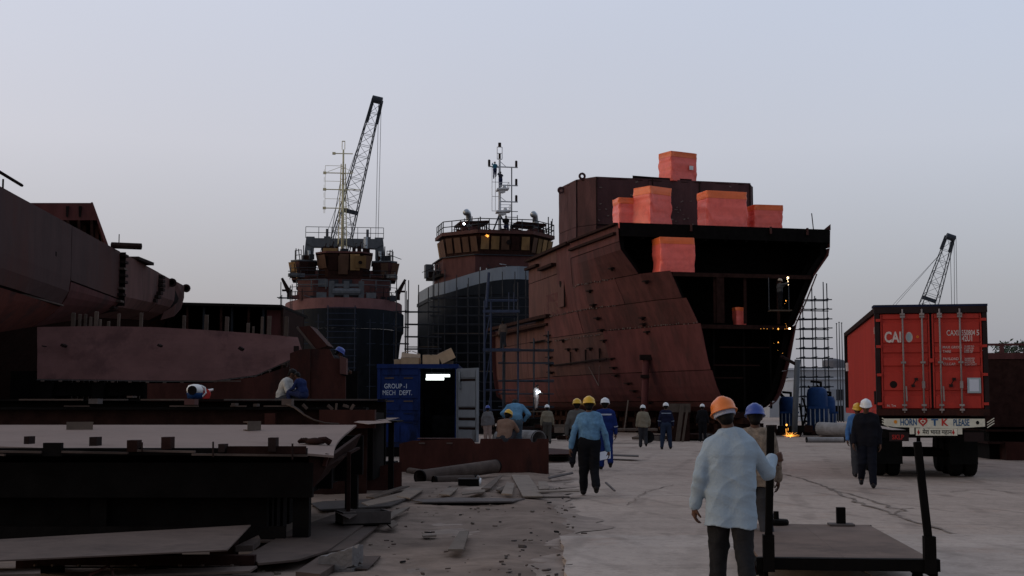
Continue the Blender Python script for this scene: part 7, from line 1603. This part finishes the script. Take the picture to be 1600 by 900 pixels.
j = walk(.1, .1, pel=(0, 0, .25), waist=(0, .05, .38), chest=(0, .16, .58), neck=(0, .22, .73), head=(.02, .28, .86), shL=(-.18, .19, .68), shR=(.18, .19, .68), elL=(-.26, .32, .48), wrL=(-.15, .50, .42), elR=(.26, .32, .48), wrR=(.15, .50, .42), hipL=(-.1, .02, .24), hipR=(.1, .02, .24), knL=(-.17, .38, .48), knR=(.17, .38, .48), anL=(-.14, .22, .09), anR=(.14, .22, .09))
person('crouching man in brown shirt and yellow helmet behind the box girder', V((787-800)/F*36, 35.6, .5), R(-20), j, cloth((.20, .12, .085)), dgrey, YEL, h=.016, seed=31, sc_=1.02)
MB().bb(-.45, .45, -.3, .3, 0, .48).build('tool_chest', MAT['dark_rust'], label='rusty low chest under the crouching man', cat='chest').location = ((787-800)/F*36, 35.75, 0)
person('man in grey shirt, pale trousers and blue helmet beside the grey door', gp(762, 694)*1, yaw_away(762), walk(.2, .1), cloth((.13, .125, .13)), cloth((.26, .19, .165)), BLU, h=.02, seed=32, sc_=.96, tuck=False, hem=.82)
# welder beside the hull with the arc
wp = P(838, 640, 82.0); wp.z = 1.35
person('welder lit white by his arc beside the aft hull', wp, R(-60), walk(.2, .2, elR=(.2, .22, 1.16), wrR=(.1, .42, 1.1), elL=(-.2, .22, 1.16), wrL=(-.1, .42, 1.1), head=(0, .08, 1.55)), cloth((.30, .29, .28)), cloth((.20, .17, .16)), None, h=.022, seed=33, sc_=.95)
ws = empty('welding_stage', V(wp.x, wp.y, 0), 0, label='dark plank stage under the welder', cat='stage'); MB().bb(-1.0, .8, -.5, .6, 1.28, 1.345).build('plank', MAT['scaff_plank'], ws)
for x in (-.9, .7):
    for y in (-.4, .5): MB().tube((x, y, 0), (x, y, 1.28), .04, 5).build('leg', MAT['crane_steel'], ws)
ap = P(840.5, 613, 81.6); ar = empty('welding_arc', ap, 0, label='dazzling white welding arc at the hull side', cat='arc')
m = MB(); rr = random.Random(2)
m.lathe([(.01, -.06), (.055, -.02), (.055, .02), (.01, .06)], 8)
for k in range(7):
    d = V(rr.gauss(0, 1), -.4, rr.gauss(0, 1)).normalized(); m.tube((0, 0, 0), d*rr.uniform(.08, .2), .015, 4, .003)
m.build('flare', MAT['arc'], ar)
ld_ = bpy.data.lights.new('arc_light', 'POINT'); ld_.energy = 22; ld_.color = (.8, .88, 1); ld_.shadow_soft_size = .08
lo_ = bpy.data.objects.new('arc_light', ld_); COL.objects.link(lo_); lo_.parent = ar; lo_.location = (-.1, -.3, .1)
# cutter high inside the open hull
cp_ = P(1219, 484, 73.8); st_ = empty('cutting_stage', cp_, 0, label='narrow plank stage hung inside the open hull', cat='stage')
MB().bb(-.6, .6, -.3, .4, -.08, -.02).build('plank', MAT['scaff_plank'], st_)
for x in (-.55, .55): MB().tube((x, .3, -.05), (x, .3, P(0, 433, 73.8).z-cp_.z), .025, 5).build('hanger', MAT['cable'], st_)
person('worker cutting steel high inside the dark open hull', cp_, R(-70), walk(.1, .2, elR=(.24, .16, 1.40), wrR=(.14, .42, 1.50), elL=(-.22, .2, 1.2), wrL=(-.1, .38, 1.4)), cloth((.05, .052, .055)), black, (.30, .24, .18), h=.022, seed=35)
def sparks(name, c, n, spread, fall, mat, label, seed, ln=.25, fan=False, r=.012):
    rr = random.Random(seed); o = empty(name, c, 0, label=label, cat='sparks'); m = MB()
    m.lathe([(.01, -.05*r/.012), (.05*r/.012, 0), (.01, .05*r/.012)], 8)
    for k in range(n):
        if fan:
            a = rr.uniform(-1.45, 1.45); d = V(math.sin(a), rr.uniform(-.5, .3), abs(math.cos(a))*.55); L = spread*rr.uniform(.3, 1); s0 = rr.uniform(.05, .4)
            m.tube(d*L*s0, d*L, r, 4, r*.3)
        else:
            p = V(rr.gauss(0, spread), rr.gauss(0, .05), -fall*rr.random()**1.5); m.tube(p, p+V(rr.gauss(0, .02), 0, -ln*rr.uniform(.2, 1)), r, 4, r*.4)
    m.build('spark_streaks', MAT[mat], o); o.children[0]['kind'] = 'stuff'; return o
sparks('cutting_sparks', P(1231, 434, 73.6), 4, .03, .5, 'spark_white', 'bright cutting flame and falling sparks high in the open hull', 3, .06, r=.014)
sparks('cutting_sparks', P(1228, 470, 73.6), 5, .08, 2.0, 'spark', 'faint sparks dropping inside the open hull', 4, .04, r=.008)
o = sparks('ember_row', P(1216, 514, 73.3), 0, .1, 0, 'spark', 'row of glowing embers along the lower deck edge of the hull', 5)
m = MB(); rr = random.Random(6)
for k in range(7): m.box((rr.uniform(-.95, .85), 0, rr.uniform(-.02, .03)), (rr.uniform(.01, .04), .02, rr.uniform(.01, .02)))
m.build('ember', MAT['spark'], o)
MB().box((.62, 0, .02), (.09, .05, .07)).build('ember', MAT['spark_white'], o)
sparks('cutting_sparks', P(1216, 535, 73.4), 3, .25, 1.0, 'spark', 'few sparks falling below the ember row', 9, .04, r=.008)
sparks('floor_sparks', G(1235, 684)+V(0, 0, .06), 36, .5, 0, 'spark', 'orange burst of sparks spraying on the yard floor', 7, fan=True, r=.010)
sparks('cutting_sparks', P(1229, 664, 66), 3, .04, .4, 'spark', 'thin falling spark streak above the floor burst', 10, .3, r=.014)
# warm work light glow on the wheelhouse roof of the larger tug
sparks('roof_flame', P(762, 369, 133), 12, .4, 0, 'spark', 'orange cutting flame on the larger tug wheelhouse roof', 12, fan=True, r=.03)
# two climbers on the tug mast
from_m = T2.matrix_basis if False else Matrix.Translation(T2.location) @ Matrix.Rotation(T2.rotation_euler.z, 4, 'Z')
def at_t2(x, y, z): return from_m @ V(x, y, z)
cl = walk(.4, .2, elL=(-.25, .15, 1.45), wrL=(-.15, .3, 1.6), elR=(.25, .15, 1.3), wrR=(.15, .3, 1.4), knR=(.12, .2, .62), anR=(.1, .1, .3))
person('climber in teal shirt standing on the upper mast of the larger tug', at_t2(-.55, 8.75, 24.9), R(10), cl, cloth((.03, .12, .19)), navy, None, h=.03, seed=40, sc_=1.05, name='person')
person('climber in dark clothes on the mast platform below the teal one', at_t2(.0, 8.55, 23.85), R(5), cl, cloth((.02, .022, .035)), navy, None, h=.03, seed=41, sc_=1.05)
person('dark figure crouched at the mast foot of the larger tug', at_t2(.4, 7.4, 19.25), R(170), walk(.2, .1, pel=(0, 0, .6), waist=(0, .05, .72), chest=(0, .15, .95), neck=(0, .22, 1.1), head=(0, .28, 1.22), shL=(-.18, .18, 1.05), shR=(.18, .18, 1.05), elL=(-.25, .3, .85), wrL=(-.15, .45, .7), elR=(.25, .3, .85), wrR=(.15, .45, .7), hipL=(-.09, 0, .58), hipR=(.09, 0, .58), knL=(-.13, .28, .42), knR=(.13, .28, .42)), black, navy, None, h=.035, seed=42, sc_=1.2)
# worker on the blue tower and on the left sections
person('worker in brown clothes standing on the lower platform of the blue tower', G2(786, 80.4)+V(0, 0, 5.06), R(20), walk(.2, .3), cloth((.14, .10, .08)), dgrey, None, h=.024, seed=43)
sit = walk(.1, .1, pel=(0, -.05, .14), waist=(0, -.04, .27), chest=(0, .06, .48), neck=(0, .14, .63), head=(.0, .21, .75), shL=(-.18, .08, .57), shR=(.18, .08, .57), elL=(-.24, .18, .35), wrL=(-.15, .40, .28), elR=(.24, .18, .35), wrR=(.15, .40, .28), hipL=(-.1, 0, .14), hipR=(.1, 0, .14), knL=(-.16, .42, .22), knR=(.16, .42, .22), anL=(-.14, .40, -.2), anR=(.14, .40, -.2), look=(0, .8, -.5))
sp_ = P(443, 624, 27.0); sp_.z = 1.62
person('seated man in white shirt bending over on the beam rack', sp_, R(-100), sit, cloth((.44, .42, .39), .15), dgrey, None, h=.012, seed=50, sc_=.86)
sp_ = P(472, 624, 26.7); sp_.z = 1.76
person('man in dark blue seated low right of the white shirted man', sp_, R(60), sit, cloth((.014, .022, .075)), navy, None, h=.014, seed=51, sc_=.62)
hp_ = P(516, 546, 35.6)
person('worker with blue helmet leaning behind the dark red section', V(hp_.x, 35.6, 1.56), R(-70), walk(.2, .2, chest=(0, .10, 1.22), neck=(0, .18, 1.36), head=(0, .24, 1.47), shL=(-.18, .12, 1.3), shR=(.18, .12, 1.3), elL=(-.22, .25, 1.1), wrL=(-.15, .45, 1.0), elR=(.22, .25, 1.1), wrR=(.15, .45, 1.0)), cloth((.03, .028, .03)), black, BLU, h=.018, seed=52)
# trolley and clutter in the hull's shadow
TRo = empty('trolley', G2(972, 60), R(4), label='low flat trolley in the shade under the hull', cat='trolley')
MB().bb(-1.3, 1.5, -.4, .4, .55, .65).build('deck', MAT['timber'], TRo)
for x in (-1.0, 1.1):
    w = empty('wheel', (x, -.3, .27), 0); w.rotation_euler = (R(90), 0, 0); w.parent = TRo; MB().lathe([(.08, -.06), (.25, -.06), (.27, 0), (.25, .06), (.08, .06)], 16).build('tyre', MAT['rubber'], w)
    MB().bb(x-.08, x+.08, -.4, .4, .2, .545).build('axle_bracket', MAT['dark_steel'], TRo)
MB().bar((.0, -.45, .6), (.18, -.5, 1.9), .05, .05).build('handle', MAT['timber'], TRo)
for i, (px, Y, w, h_, lab) in enumerate(((1065, 62, .25, 1.5, 'brown plank leaning under the hull beside the navy worker'), (1057, 62.5, .5, 1.7, 'short brown post under the hull near the red pipe'))):
    o = empty('leaning_plank', G2(px, Y), 0, label=lab, cat='plank'); MB().bar((0, 0, 0), (.25, .1, h_), w*.4, .06).build('plank', MAT['timber'], o)
o = empty('timber_head_block', G2(1058, 63), 0, label='pale timber block set on a stack right of the red pipe foot', cat='block'); MB().bb(-.5, .5, -.3, .3, 0, 1.35).build('stack', MAT['dark_rust'], o); MB().bb(-.6, .55, -.35, .35, 1.35, 1.75).build('cap', MAT['timber'], o)
rr = random.Random(77)
RBl = empty('scrap_heap', G2(1070, 64), 0, label='low heap of dark scrap along the hull shadow line', cat='scrap')
for k in range(36): MB().box((rr.uniform(-2.6, 3.2), rr.uniform(-.6, .6), .1+.06*(k % 3)), (rr.uniform(.2, .7), rr.uniform(.15, .4), rr.uniform(.1, .3)), Matrix.Rotation(rr.uniform(0, 3), 3, 'Z') @ Matrix.Rotation(rr.uniform(-.3, .3), 3, 'X')).build('scrap_piece', MAT[rr.choice(['plate_dark', 'dark_rust', 'dark_steel', 'timber'])], RBl)
RB2 = empty('scrap_heap', G2(880, 64), 0, label='dark scrap and timber piled behind the khaki worker', cat='scrap')
for k in range(22): MB().box((rr.uniform(-1.3, 1.3), rr.uniform(-.6, .6), .15+.18*(k % 4)), (rr.uniform(.3, 1.0), rr.uniform(.15, .4), rr.uniform(.1, .25)), Matrix.Rotation(rr.uniform(-.4, .4), 3, 'Z')).build('scrap_piece', MAT[rr.choice(['plate_dark', 'dark_rust', 'dark_steel', 'timber'])], RB2)
